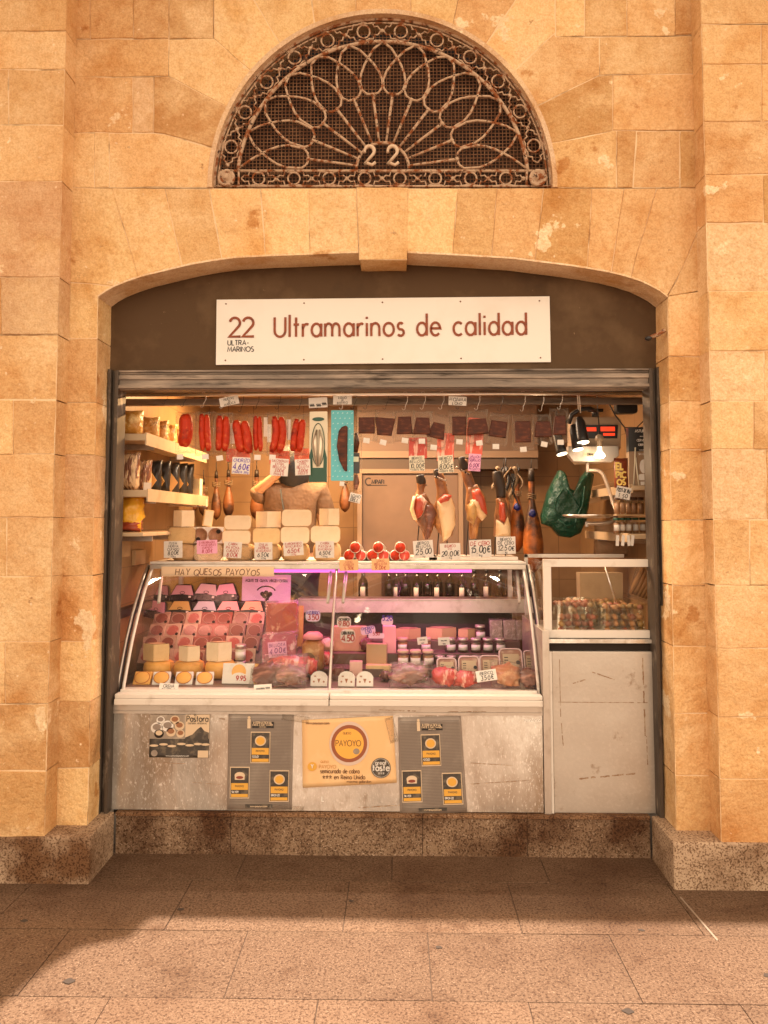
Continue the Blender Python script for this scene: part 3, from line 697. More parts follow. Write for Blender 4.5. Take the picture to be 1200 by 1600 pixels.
WOODS = mat('shelf_board', (.52, .38, .24), .5, var=((.4, .27, .16), 5, .5, .7, 4)); CARDB = mat('cardboard', (.46, .30, .16), .8, var=((.36, .22, .11), 6, .5, .7, 4))
def screen_y(v): return v

def card(px, py, wp, hp, Y, rot, lines, label, ink=None, m=None, group='handwritten price cards', name='price_card', cat='price card', tilt=0, hand=.10, wd=.15, th=.0012, faint=False):
    """lines = [(text, relative height)...]"""
    s_ = S(px, py, Y); c = P(px, py, Y); W, H = wp/s_, hp/s_
    o = MB().box(-W/2, W/2, 0, th, -H/2, H/2).build(name, m or PAPER, None, (c[0], Y, c[1]), (tilt, -R(rot), 0))
    tag(o, label, cat, group)
    tot = sum(l[1] for l in lines)*1.35+.3; u = H/tot; z = H/2-.25*u
    mb = MB(); cols = {}
    for l in lines:
        t, h = l[0], l[1]*u; z -= h*1.2
        mm = l[2] if len(l) > 2 else (ink or INKB)
        b_ = cols.setdefault(mm.name, (mm, MB()))[1]
        fit_text(b_, t, 0, z, h, W*.88, -.0009, wd=wd*1.0, hand=hand, sp=.22, slant=.12, sx=.95); z -= .12*h
    for mm, b_ in cols.values(): b_.build('lettering', mm, o, recalc=False)
    return o
# ================================================================== REFRIGERATED COUNTER
ct_ = thing('display_counter', 'long refrigerated counter with curved glass, white bumper and scuffed steel front panel', 'display counter', (Q(515, 1272, .02).x, .4, zt_))
xl, xr = P(177, 1150, .02)[0], P(848, 1150, .02)[0]
zA, zB, zC, zD = P(600, 1270, .02)[1], P(600, 1112, .02)[1], P(600, 1104, .0)[1], P(600, 1087, -.01)[1]
part(MB().box(xl+.005, xr-.005, .035, .6, zA-.02, zA+.03), 'toe_recess', DARK, ct_)
part(MB().box(xl, xr, .018, .9, zA+.006, zB), 'front_panel', INOX, ct_, bevel=.002)
m = MB(); m.box(xl, xr, .012, .022, zB+.001, zC-.001).box(xl, xr, .010, .016, zB-.012, zB); part(m, 'trim_strip', ALU, ct_)
zM = zD+(zC-zD)*.38
for x0, x1 in ((xl+.01, P(515, 1095, .02)[0]-.002), (P(515, 1095, .02)[0]+.002, xr-.002)):
    m = MB(); m.box(x0, x1, -.012, .05, zC+.003, zM).box(x0, x1, -.004, .05, zM+.0003, zD); part(m, 'bumper_rail', WHITEMET, ct_, bevel=.004)
DZ = .823
part(MB().box(xl+.02, xr-.02, .10, .95, DZ-.03, DZ), 'display_deck', mat('brown_deck', (.16, .10, .075), .45), ct_)
part(MB().box(xl+.02, xr-.02, .045, .0995, DZ-.03, DZ-.0005), 'deck_front_strip', WHITEMET, ct_)
part(MB().box(xl+.02, xr-.02, .054, .062, DZ-.045, DZ+.0), 'deck_lip', WHITEMET, ct_)
m = MB(); xs0, xs1 = P(415, 1000, .45)[0], P(828, 1000, .3)[0]
for y0, z1 in ((.36, .864), (.49, .922), (.62, .971)): m.box(xs0, xs1, y0, .80, DZ+.001, z1)
DKD = mat('brown_deck', (.16, .10, .075), .45)
part(m, 'display_steps', DKD, ct_)
xq = P(225, 1000, .3)[0]
m = MB(); a0, a1 = (.40, .858), (.74, 1.086)
m.bm.verts.ensure_lookup_table()
for poly in ([(a0[0], DZ+.001), (a0[0], a0[1]), (a1[0], a1[1]), (.82, 1.087), (.82, 1.165), (.93, 1.165), (.93, DZ+.001)],):
    A = [m.bm.verts.new((xq, y, z)) for y, z in poly]; B = [m.bm.verts.new((xs0-.004, y, z)) for y, z in poly]
    m.bm.faces.new(A); m.bm.faces.new(B[::-1])
    for i in range(len(poly)): j = (i+1) % len(poly); m.bm.faces.new((A[i], B[i], B[j], A[j]))
part(m, 'sloping_rack', flat('dark_rack', (.06, .045, .04), .5), ct_)
m = MB(); bz0, bz1 = P(600, 957, .81)[1], P(600, 937, .81)[1]
m.box(P(466, 950, .8)[0], P(838, 950, .8)[0], .805, .82, bz0, bz1).box(P(466, 950, .8)[0], P(838, 950, .8)[0], .79, .93, bz1+.001, bz1+.007); part(m, 'inner_shelf', ALU, ct_)
m = MB(); m.box(xs0, xs1, .90, .91, DZ, bz0-.01); part(m, 'rear_duct', flat('rear_dark', (.05, .035, .03), .6), ct_)
# curved glass
prof = [(.06, .78), (.075, .845), (.11, .917), (.172, 1.04), (.25, 1.159), (.345, 1.278), (.43, 1.362), (.485, 1.408)]
gxl, gxr, gxm = P(192, 1085, .06)[0], P(842, 1085, .06)[0], P(515, 1085, .06)[0]
def sheet(x0, x1, pf, off=0):
    mb = MB(); A = [mb.bm.verts.new((x0, y+off, z)) for y, z in pf]; B = [mb.bm.verts.new((x1, y+off, z)) for y, z in pf]
    for i in range(len(pf)-1): f = mb.bm.faces.new((A[i], B[i], B[i+1], A[i+1])); f.smooth = True
    return mb
for x0, x1 in ((gxl, gxm-.008), (gxm+.008, gxr)): part(sheet(x0, x1, prof), 'curved_glass', GLASS, ct_, solid=.005)
part(MB().tube([(gxm, y-.004, z) for y, z in prof], .0075, n=6), 'glass_joint_strip', ALU, ct_)
for x_, sgn in ((gxl, -1), (gxr, 1)):
    part(MB().tube([(x_, y-.002, z) for y, z in prof], .0085, n=6), 'end_trim', WHITEMET, ct_)
    part(MB().tube([(x_+sgn*.024, y+.012, z) for y, z in prof], .0055, n=6), 'end_trim', BLACK, ct_)
    m = MB(); pts = [(x_+sgn*.018, y+.006, z) for y, z in prof]+[(x_+sgn*.018, .93, 1.40), (x_+sgn*.018, .93, .78)]
    m.face(pts); part(m, 'end_glass', GLASS, ct_, solid=.004)
    part(MB().tube([(x_+sgn*.034, y+.008, z) for y, z in prof], .009, n=6), 'end_trim', ALU, ct_)
tp0, tp1 = P(234, 884, .45)[0], P(822, 884, .45)[0]; ZT = P(600, 878, .46)[1]
part(MB().box(tp0, tp1, .452, 1.0, ZT-.012, ZT), 'top_plate', WHITEMET, ct_, bevel=.002)
part(MB().box(tp0, tp1, .446, .470, ZT-.040, ZT-.013), 'top_fascia', ALU, ct_, bevel=.003)
for x_ in (tp0+.02, tp1-.03): part(MB().box(x_, x_+.025, .93, .955, DZ, ZT-.013), 'rear_post', ALU, ct_)
part(MB().box(tp0+.05, tp1-.035, .94, .945, 1.20, ZT-.013), 'rear_glass', GLASS, ct_)
for px_ in (253, 517, 541, 808):
    m = MB(); m.tube([Q(px_, 893, .50), Q(px_-(5 if px_ < 600 else -4), 942, .36)], .009, n=8); part(m, 'gas_strut', WHITEMET, ct_)
PINK = mat('pink_tube', (1, .3, .7), .4, emit=((.26, .045, .20), 1.0))
a, b = Q(428, 892, .50), Q(737, 892, .50)
part(MB().tube([a, b], .0095, n=8), 'light_tube', PINK, ct_)
part(MB().tube([Q(258, 893, .51), Q(426, 893, .51)], .009, n=8), 'light_tube', flat('tube_holder', (.7, .45, .5), .5, emit=((.25, .08, .10), .8)), ct_)
def area(name, loc, rot, sx_, sy_, e, col, par=None):
    l = bpy.data.lights.new(name, 'AREA'); l.shape = 'RECTANGLE'; l.size = sx_; l.size_y = sy_; l.energy = e; l.color = col
    o = bpy.data.objects.new(name, l); scene.collection.objects.link(o); o.location = loc; o.rotation_euler = rot
    if par: o.parent = par; o.location = Vector(loc)-Vector(par.location)
    return o
area('tube_glow', (a+b)/2+Vector((0, .0, -.015)), (R(18), 0, 0), (b-a).length, .02, 1.15, (1, .16, .55), ct_)
area('tube_glow', (Q(258, 893, .51)+Q(426, 893, .51))/2+Vector((0, 0, -.012)), (R(12), 0, 0), .6, .02, .6, (1, .42, .30), ct_)
m = MB(); x, z = P(820, 1128, .015); text(m, 'zanfrico', x, z, .016, .0165, wd=.2); part(m, 'maker_mark', WHITE, ct_, recalc=False)
# ------------------------------------------------------------------ right: steel cabinet with the olive case on top
cb = thing('steel_cabinet', 'dented stainless steel cabinet right of the counter, under the white framed glass case', 'cabinet', (Q(945, 1272, .03).x, .35, zt_))
x0, x1 = P(864, 1150, .03)[0], P(1031, 1150, .03)[0]; za_, zb_ = P(945, 1271, .03)[1], P(945, 1018, .03)[1]
part(MB().box(x0, x1, .03, .62, za_, zb_), 'cabinet_door', INOXD, cb, bevel=.004)
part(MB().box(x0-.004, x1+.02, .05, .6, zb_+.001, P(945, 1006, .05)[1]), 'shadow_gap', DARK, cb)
xv0, xv1 = P(849, 1150, .02)[0], P(860, 1150, .02)[0]
part(MB().box(xv0, xv1, .012, .60, za_, P(850, 985, .02)[1]), 'edge_post', ALU, cb, bevel=.002)
part(MB().box(xv1+.001, x0-.0015, .022, .5, za_, zb_), 'edge_strip', WHITEMET, cb)
part(MB().box(P(858, 1000, .03)[0], P(1026, 1000, .03)[0], .028, .6, P(945, 1005, .03)[1], P(945, 999, .03)[1]), 'worktop', INOX, cb)
part(MB().box(x0, x1, .05, .55, zt_, za_-.002), 'toe_recess', DARK, cb)
RES = mat('tape_residue', (.26, .15, .08), .8, var=((.46, .36, .27), 40, .45, .62, 6))
def residue(root, x0, y0, x1, y1, wd, yy):
    m = MB(); n = 26; a, b = P(x0, y0, yy), P(x1, y1, yy); d = Vector((b[0]-a[0], b[1]-a[1])); nn = Vector((-d.y, d.x)).normalized(); up, lo = [], []
    for i in range(n+1):
        p = Vector(a)+d*(i/n); w1 = wd*(.35+.9*abs(noise.noise(Vector((i*.45, x0, y0))))); up.append(tuple(p+nn*w1)); lo.append(tuple(p-nn*wd*(.3+.8*abs(noise.noise(Vector((i*.5, y0, x0)))))))
    for i in range(n):
        if noise.noise(Vector((i*.35, x1, y1))) > -.22: m.face([(q[0], yy-.0006, q[1]) for q in (up[i], up[i+1], lo[i+1], lo[i])])
    part(m, 'tape_residue', RES, root)
for q in ((1004,1028,1008,1150,.007),(1010,1150,1012,1195,.004),(905,1217,1000,1208,.008),(872,1097,1012,1098,.003),(874,1030,876,1120,.003),(925,1050,960,1062,.005),(895,1068,915,1062,.005),(877,1130,880,1165,.004)): residue(cb, *q[:4], q[4], .0295)
for q in ((735,1192,800,1196,.003),(735,1225,830,1219,.003),(250,1192,290,1193,.003),(343,1122,352,1124,.006),(300,1222,345,1226,.002),(560,1262,625,1258,.004),(700,1112,760,1112,.004),(592,1109,650,1111,.004)): residue(ct_, *q[:4], q[4], .0175 if q[1] > 1113 else .0115)
oc = thing('glass_case', 'white framed glass case holding tubs of olives on the steel cabinet', 'glass case', (Q(938, 996, .06).x, .06, P(938, 997, .06)[1]))
oz0, oz1 = P(938, 997, .05)[1], P(938, 874, .05)[1]; ox0, ox1 = P(850, 935, .05)[0], P(1030, 935, .05)[0]; t = 11.5/308
m = MB(); m.box(ox0, ox1, .05, .075, oz0, oz0+t).box(ox0, ox1, .05, .075, oz1-t, oz1).box(ox0, ox0+t, .05, .075, oz0+t, oz1-t)
part(m, 'front_frame', WHITEMET, oc, bevel=.0015); m = MB()
m.box(ox0, ox0+.02, .60, .62, oz0, oz1).box(ox0, ox1, .60, .62, oz1-.02, oz1-.0)
part(m, 'rear_frame', WHITEMET, oc, bevel=.0015)
part(MB().box(ox0+t, ox1, .060, .064, oz0+t, oz1-t), 'front_pane', GLASS, oc)
part(MB().box(ox0+.006, ox0+.010, .08, .60, oz0+.01, oz1-.01), 'side_pane', GLASS, oc)
part(MB().box(ox0, ox1, .08, .62, oz0, oz0+.012), 'case_floor', ALU, oc)
OL = [mat('olive_green', (.34, .19, .06), .3), mat('olive_brown', (.34, .11, .06), .3), mat('olive_amber', (.52, .24, .10), .3)]
def tub(pxa, pxb, pya, pyb, Y0, dep, ms, label):
    x0, z1 = P(pxa, pya, Y0); x1, z0 = P(pxb, pyb, Y0); z0 = oz0+.0125
    t_ = thing('olive_tub', label, 'tub', ((x0+x1)/2, Y0+dep/2, z0), group='clear plastic tubs of olives'); W = x1-x0; H = z1-z0
    m = MB(); A = rrect(W*.94, dep*.94, .03); B = rrect(W, dep, .035); n = len(A)
    va = [m.bm.verts.new((p[0], p[1], .001)) for p in A]; vb = [m.bm.verts.new((p[0], p[1], H)) for p in B]; m.bm.faces.new(va[::-1])
    for i in range(n): f = m.bm.faces.new((va[i], va[(i+1) % n], vb[(i+1) % n], vb[i])); f.smooth = True
    vc = [m.bm.verts.new((p[0]*1.035, p[1]*1.05, H)) for p in B]; vd = [m.bm.verts.new((p[0]*1.035, p[1]*1.05, H-.006)) for p in B]
    for i in range(n):
        m.bm.faces.new((vb[i], vb[(i+1) % n], vc[(i+1) % n], vc[i])); m.bm.faces.new((vc[i], vc[(i+1) % n], vd[(i+1) % n], vd[i]))
    m.build('tub_body', JARGLASS, t_)
    m = MB(); r_ = .0185
    nx, nz = int(W*.92/(2*r_)), int((H*.82)/(1.8*r_))
    for row in range(2):
        for i in range(nx):
            for j in range(nz):
                m.blob((-W*.44+(i+.5)*W*.88/nx+random.uniform(-.3, .3)*r_, -dep*.42+row*.022+random.uniform(0, .3)*r_, .014+j*1.8*r_), (r_*random.uniform(.85, 1.15), r_, r_*random.uniform(.8, 1.1)), 1, .2, seed=i+j)
    for i in range(nx):
        for j in range(int(dep*.8/(2*r_))):
            m.blob((-W*.44+(i+.5)*W*.88/nx+random.uniform(-.3, .3)*r_, -dep*.36+j*2*r_, H*.86+random.uniform(-.3, .5)*r_), (r_, r_*1.2, r_*.8), 1, .2, seed=i*j)
    for k_, f in enumerate(m.bm.faces): f.material_index = (k_//20*7 % 5) % len(ms)
    o = m.build('olives', ms, t_, recalc=False); o['kind'] = 'stuff'
    MB().tube([(-W*.1, -dep*.2, H), (-W*.32, -dep*.1, H+.20)], .004, n=6).build('ladle_handle', CHROME, t_) if 'ladle' in label else None
    return t_
tub(869, 936, 940, 984, .10, .22, [OL[1], OL[1], OL[0]], 'left tub of dark olives in the white framed glass case')
tub(939, 1014, 944, 984, .10, .22, [OL[2], OL[0], OL[1]], 'right tub of mixed olives with a ladle in the white framed glass case')
tub(885, 990, 938, 962, .36, .2, [OL[2], OL[0]], 'tub of green and amber olives behind the two front tubs in the glass case')
br_ = thing('bread_bag', 'clear bag of brown crusty bread inside the glass case at its right end', 'bag', Q(1006, 912, .45)); br_.rotation_euler = (0, R(20), 0)
m = MB()
for i in range(5): m.tube([(-.05+.02*i, 0, -.075), (-.045+.022*i, -.01, 0), (-.03+.02*i, 0, .08)], [.010, .016, .010], n=8)
m.build('breadsticks', mat('bread_crust', (.45, .22, .08), .6, bump=(30, .5, .005, 4)), br_); MB().pillow(.14, .2, .07, seed=3).build('film', FILM, br_)
bx = MB().box(*sorted((Q(905, 930, .5).x, Q(972, 930, .5).x)), .48, .56, oz0+.013, P(940, 895, .5)[1]).build('grey_box', CARDB); tag(bx, 'plain brown carton standing at the back of the glass case behind the olive tubs', 'box')
# ================================================================== GOODS INSIDE THE COUNTER
def half_cheese(name, pxa, pxb, pya, pyb, Y, label, kind='half', pm=None, rm=None, film=False, cat='cheese', group=None, rz=0):
    s_ = S((pxa+pxb)/2, (pya+pyb)/2, Y); c = P((pxa+pxb)/2, pyb, Y); W, H = (pxb-pxa)/s_, (pyb-pya)/s_
    t_ = thing(name, label, cat, (c[0], Y, c[1]), (0, 0, rz+R(random.uniform(-7, 7))), group); pm = pm or CHZ; rm = rm or RIND
    r = W/2; e = H*.22
    pr = lambda r: [(1e-5, 0), (r-e, 0), (r-e*.3, e*.5), (r, e*1.4), (r*1.008, H/2), (r, H-e*1.4), (r-e*.3, H-e*.5), (r-e, H), (1e-5, H)]
    if kind == 'half':
        MB().lathe(pr(r), n=16, a0=0, a1=math.pi, sy=.9).build('rind', rm, t_, recalc=True)
        MB().prism(rrect(W*.995, H*.995, e*1.2, 0, H/2), -.004, .001).build('cut_rim', rm, t_)
        MB().prism(rrect(W-.006, H-.006, e*1.1, 0, H/2), -.0062, -.0035).build('cut_face', pm, t_, bevel=.001)
    elif kind == 'corner':
        an = R(28); r2 = r/math.cos(an)
        MB().lathe([(1e-5, H)]+pr(r2)[1:-1][::-1]+[(1e-5, 0)], n=14, a0=an, a1=math.pi-an).build('rind', rm, t_)
        for sg in (-1, 1):
            MB().prism([(0, .002), (sg*(r2-.003), .002), (sg*(r2-.001), H/2), (sg*(r2-.003), H-.002), (0, H-.002)], -.003, 0).build('cut_face', pm, t_, rot=(0, 0, sg*an))
    else:
        MB().lathe(pr(r), n=24, c=(0, r, 0)).build('rind', rm, t_)
    if film:
        f = MB().pillow(W*1.08, H*1.12, r*1.0, n=8, seed=pxa); f.build('film', FILM, t_, loc=(0, r*.3 if kind != 'half' else .0, H/2))
    return t_
CT = 'cut cheeses stacked on top of the counter'
Yc = .56; zb0 = 872.5
cols = [
 ('leftmost', [(262,309,846,'whole','wrapped'), (262,306,820,'half','film wrapped'), (267,301,793,'corner','small two sided')]),
 ('second', [(303,347,846,'half','low wrapped')]),
 ('third', [(348,394,847,'whole','wrapped'), (347,392,824.5,'half','pale'), (350,393,801,'half','pale rimmed')]),
 ('fourth', [(394,439,847,'whole','golden rinded'), (395,438,821,'half','golden'), (397,437,794.5,'corner','pale two sided')]),
 ('fifth', [(440,484,846,'whole','golden rinded'), (438,484,819,'half','cream'), (440,487,792,'half','large cream')]),
 ('sixth', [(487,531,845,'whole','golden rinded'), (485,532,817.5,'half','broad cream'), (497,529,790,'corner','narrow two sided')])]
LV = ['at the bottom of', 'in the middle of', 'on top of']
for cn, st in cols:
    zbase = ZT
    for i, (xa_, xb_, yt, kd, ad) in enumerate(st):
        pyb = (st[i-1][2] if i else zb0)
        o = half_cheese('whole_cheese' if kd == 'whole' else 'half_cheese' if kd == 'half' else 'cheese_wedge', xa_, xb_, yt+.4, pyb, Yc, f'{ad} cheese {LV[i]} the {cn} stack on the counter top', kd,
            pm=CHZY if ad in ('golden',) or (cn == 'leftmost' and i == 1) else CHZ, film='wrapped' in ad, group=CT)
        o.location.z = zbase; zbase += (pyb-yt-.4)/S(400, 850, Yc)+.0008
        if kd == 'corner': o.location.y -= .0
        if kd == 'whole': o.location.y = Yc-.03
# round boxed cheeses facing out, and the narrow block above them
zz = ZT+(zb0-846)/S(320, 850, Yc)+.001
for px_, q in ((313, 'left'), (337, 'right')):
    c = P(px_, 831, Yc); r_ = 11.5/S(px_, 831, Yc)
    t_ = thing('round_cheese_box', f'{q} round brown cheese in a white square pack of the second stack', 'cheese pack', (c[0], Yc, zz), group='round cheeses in square packs')
    MB().box(-r_*1.08, r_*1.08, 0, .05, 0, 2.2*r_).build('pack', PAPER, t_, bevel=.003)
    MB().lathe([(r_, 0), (r_, .004), (r_*.86, .004), (r_*.86, .001), (.0001, .001)], M=Matrix.Translation((0, 0, 1.1*r_)) @ Matrix.Rotation(R(90), 4, 'X'), n=22).build('cheese', mat('brown_rind', (.30, .15, .08), .5, var=((.45, .26, .15), 25, .5, .65, 4)), t_)
    m = MB(); disc(m, (.4 if q == 'right' else -.25)*r_, 1.1*r_+(.5 if q == 'right' else -.55)*r_, r_*.3, -.006, 10); m.build('seal', DARK, t_)
    zq = zz+2.2*r_
c = P(323, 820, Yc); t_ = thing('cheese_block', 'small upright tan cheese block leaning on top of the round cheese packs', 'cheese', (c[0], Yc+.01, zq+.003), (0, R(8), R(20)), CT)
MB().box(-.026, .026, 0, .04, 0, .095).build('block', CHZY, t_, bevel=.002); MB().box(-.022, .022, -.002, -.0002, .006, .088).build('cut_face', CHZ, t_)
# wrapped sausage ends, three little pyramids
for gx_, q in ((555, 'first'), (597, 'second'), (619.5, 'third')):
    for k_, (dx, dy) in enumerate(((-10, 0), (9, 0), (0, -11))):
        if q == 'third' and False: pass
        ppx = gx_+dx*(.95 if q != 'third' else .75)+(6 if q == 'third' else 0)-(6 if q == 'second' else 0)
        c = P(ppx, 864+dy, .55); r_ = 8.6/S(600, 864, .55)
        t_ = thing('sausage_end', f"{['left lower','right lower','topmost'][k_]} foil wrapped cut sausage of the {q} small pile of three", 'sausage', (c[0], .55, ZT+r_*(1 if k_ < 2 else 2.45)), (R(-8), 0, R(random.uniform(-14, 14))), 'foil wrapped cured sausages')
        M_ = Matrix.Rotation(R(90), 4, 'X')
        MB().lathe([(r_*.9, -.14), (r_, -.10), (r_*1.02, -.004), (r_*1.05, .0), (r_*.92, .001)], M=M_, n=16).build('wrapper', mat('crumpled_foil', (.6, .5, .42), .35, metal=.5, bump=(60, .9, .01, 3)), t_)
        MB().lathe([(r_*.93, -.006), (r_*.93, .002), (.0001, .004)], M=M_, n=16).build('cut_face', CHOR if k_ != 1 else HAMS, t_)
# price cards along the counter top
PC = [
 (270.5,858.5,29,26,1,[('OVEJA',.7),('MERINA',.8),('CURADO',.8),('8.00€',1.2),('1/2kg',.5)],None,None,'black written card reading 8.00 for merina ewe cheese under the leftmost stack'),
 (323.5,854.5,32,21,2,[('EMBORRADO',.6),('Y ALMENDRAS',.6),('CURADO',.6),('8.00€',1.0)],INKR,PAPERP,'red written card reading 8.00 under the round cheese packs'),
 (363.5,859,28,25,-3,[('CABRA',.7),('PAYOYA',.8),('CURADO',.7),('8.00€',1.1)],INKR,None,'card reading CABRA PAYOYA CURADO 8.00 under the third stack'),
 (411.5,861,28,27,1,[('OVEJA',.7,INKR),('MERINA',.8,INKR),('SEMICURADO',.6,INKR),('6.50€',1.2,INKB),('1/2kg',.5,INKB)],None,None,'card reading MERINA SEMICURADO 6.50 under the fourth stack'),
 (458.5,857,31,22,4,[('EMBORRADO',.7),('SEMICURADO',.7),('6.50€',1.4),('1/2kg',.5)],INKR,None,'red written tilted card reading 6.50 under the fifth stack'),
 (507.5,858.5,29,26,1,[('CABRA',.7,INKR),('PAYOYA',.8,INKR),('SEMICURADO',.6,INKR),('6,50€',1.2,INKB),('1/2kg',.5,INKB)],None,None,'card reading PAYOYA SEMICURADO 6,50 under the sixth stack'),
 (545,883,29,17,2,[('LOMO',.6),('CABEZA',.7),('5,50€',1.0)],INKR,PAPERO,'orange card reading 5,50 hanging on the counter edge right of the centre joint'),
 (594.5,882,28,18,1,[('LOMO',.6),('BELLOTA',.7),('9,00€',1.0)],INKR,PAPERO,'orange card reading 9,00 hanging on the counter edge below the sausage piles'),
 (661.5,858,31,27,4,[('IBERICO',.7),('BELLOTA',.8),('25.00',1.5),('kg',.5)],None,None,'large card reading BELLOTA 25.00 in front of the leftmost ham'),
 (703.5,861.5,32,25,2,[('IBERICO',.7,INKR),('D.O.',.5,INKR),('20.00€',1.4,INKB),('kg',.5)],None,None,'card with red heading reading 20.00 in front of the second ham'),
 (750.5,857,34,27,2,[('DE CEBO',.8,INKR),('15.00€',1.4,INKB),('kg',.5)],None,None,'card reading DE CEBO 15.00 in front of the third ham'),
 (790.5,852,30,27,1,[('IBERICO',.7),('DE CEBO',.8),('12.50€',1.3),('kg',.5)],None,None,'card reading IBERICO DE CEBO 12.50 in front of the rightmost ham'),
]
for px_, py_, w_, h_, rt, ln, ink, mm, lb in PC: card(px_, py_, w_, h_, .44, rt, ln, lb, ink, mm)
# long strip
st = card(340, 893, 176, 15, .435, 2.2-2.2, [('HAY QUESOS PAYOYOS', 1)], 'long handwritten paper strip reading HAY QUESOS PAYOYOS along the top of the curved glass', mat('sepia_ink', (.16, .05, .02), .6), mat('peach_paper', (.84, .62, .42), .7), group='paper strips taped to the counter glass', cat='paper sign', name='paper_strip', wd=.13)
def on_glass(px, py):
    """where the ray through a pixel meets the curved glass"""
    for i in range(200):
        Y = .05+i*.0025; z = P(px, py, Y)[1]
        for (y0, z0), (y1, z1) in zip(prof, prof[1:]):
            if y0 <= Y <= y1:
                zg = z0+(z1-z0)*(Y-y0)/(y1-y0)
                if z <= zg: return Y-.006
    return .05
card(263.5,1074.5,30,13,on_glass(263,1074)-.006,-2,[('CREMA',.9),('PAYOYA',.9)],'small card reading CREMA PAYOYA at the lower left of the curved glass',group='small cards on the lower glass',tilt=R(-18))
card(410.5,1074,28,9,on_glass(410,1074)-.006,4,[('~~~',1)],'tiny scribbled card at the foot of the glass left of the centre joint',group='small cards on the lower glass',tilt=R(-18))
card(760,1055.5,32,17,on_glass(760,1055)-.008,8,[('IBERICO',.8),('3.50€',1.2)],'tilted card reading IBERICO 3.50 behind the right curved glass',group='small cards on the lower glass',tilt=R(-20),m=PAPER)
# printed price badges
def badge(px, py, w_, h_, Y, ln, label, m=None, rot=0):
    s_ = S(px, py, Y); c = P(px, py, Y); o = MB().prism(rrect(w_/s_, h_/s_, min(w_, h_)/s_*.35), 0, .002).build('price_badge', m or PAPER, None, (c[0], Y, c[1]), (0, R(-rot), 0))
    tag(o, label, 'price badge', 'rounded price badges in the counter'); H = h_/s_; z = H*.12
    for i, (t, hh, ink) in enumerate(ln):
        mb = MB(); fit_text(mb, t, 0, z-(i*H*.48), H*hh, w_/s_*.85, -.0009, wd=.2, hand=.04); mb.build('lettering', ink, o, recalc=False)
badge(489,962,23,18,.40,[('M.CURADO',.26,INKV),('3.50',.44,INKR)],'violet printed badge reading 3.50 left of the centre joint',mat('lilac_card',(.72,.60,.80),.6))
badge(537.5,972,22,17,.42,[('CHICHARRON',.24,INKB),('9.80',.44,INKR)],'white badge reading 9.80 just right of the centre joint, the higher of two')
badge(543.5,994,23,21,.38,[('CABRA PAYOYA',.22,INKB),('4.50',.44,INKR)],'white badge reading 4.50 just below the badge reading 9.80')
badge(575,985,23,13,.36,[('CHORIZO',.30,INKV),('1.50',.4,INKV)],'pink badge tilted upward on the left of the tall pink bag',mat('pink_badge',(.85,.5,.72),.6),8)
badge(605,971,18,12,.40,[('5.20',.6,INKV)],'pink curved badge at the top of the tall pink bag',mat('pink_badge',(.85,.5,.72),.6))
badge(588,993.5,25,8,.34,[('5.50',.6,INKR)],'narrow pink badge lying on the brown paper block',mat('pink_badge',(.85,.5,.72),.6))
# three orange wheels with half cheeses on top, and four small round packs in front
for i, (a_, b_, q) in enumerate(((216,264,'left'),(266,315,'middle'),(317,366,'right'))):
    t_ = half_cheese('orange_cheese', a_, b_, 1031, 1056, .26, f'{q} one of the three orange wheels inside the counter', 'whole', rm=RINDO, group='orange cheese wheels in the counter', film=(i == 1))
    t_.location.z = DZ+.0005; hgt = 25/S(300, 1040, .26)
    c = half_cheese('cheese_wedge', [219,277,321][i], [261,310,360][i], [1003,1006,1000][i], 1030, .30, f'{["broad golden","small pale","tall pale"][i]} cut cheese on the {q} orange wheel inside the counter', 'corner', pm=[CHZY, CHZ, CHZ][i], group='cut cheeses on orange wheels')
    c.location.z = DZ+hgt+.002
for i, (px_, q) in enumerate(((220,'leftmost'),(251,'second'),(286,'third'),(319,'fourth'))):
    c = Q(px_, 1058, .15); s_ = S(px_, 1058, .15)
    t_ = thing('round_cheese_pack', f'{q} small orange round cheese in a white square pack at the front of the counter', 'cheese pack', (c.x, .15, DZ+.002), (R(-38), 0, R(random.uniform(-8, 8))), 'small round cheese packs')
    MB().box(-13.5/s_, 13.5/s_, 0, .022, 0, 22/s_).build('pack', PAPER if i else RINDO, t_, bevel=.004)
    m = MB(); m.lathe([(11.5/s_, 0), (11.5/s_, .004), (10/s_, .006), (.0001, .007)], M=Matrix.Translation((0, 0, 11/s_)) @ Matrix.Rotation(R(90), 4, 'X'), n=22, sy=.85); m.build('cheese', RINDO, t_)
    m = MB(); m.tube([(11.8/s_*math.cos(R(a)), -.004, 11/s_+10/s_*math.sin(R(a))) for a in range(0, 360, 20)], .0013, n=4, closed=True); m.build('rim', mat('red_rim', (.45, .10, .02), .4), t_)
c = Q(372, 1053, .17); s_ = S(372, 1053, .17)
t_ = thing('cheese_carton', 'white and orange carton with printed round cheese and price 9.95 beside the small packs', 'carton', (c.x, .17, DZ+.002), (R(-14), 0, R(-4)))
MB().box(-26/s_, 24/s_, 0, .03, 0, 31/s_).build('carton', PAPER, t_, bevel=.002); MB().box(24.2/s_, 29/s_, .004, .03, 0, 31/s_).build('carton_side', RINDO, t_)
m = MB(); disc(m, 0, 18/s_, 11.5/s_, -.0012, 20); m.build('printed_cheese', RINDO, t_); m = MB(); disc(m, 1/s_, 9/s_, 13/s_, -.0022, 20, rz=8/s_); m.build('price_sticker', PAPER, t_)
m = MB(); text(m, '9.95', -3/s_, 5/s_, 7/s_, -.0032, wd=.22); m.build('lettering', INKR, t_, recalc=False)
DKM = mat('dark_cured_meat', (.16, .06, .04), .35, var=[((.45, .22, .16), 12, .52, .64, 4)], scale3=(.5, 1, 2))
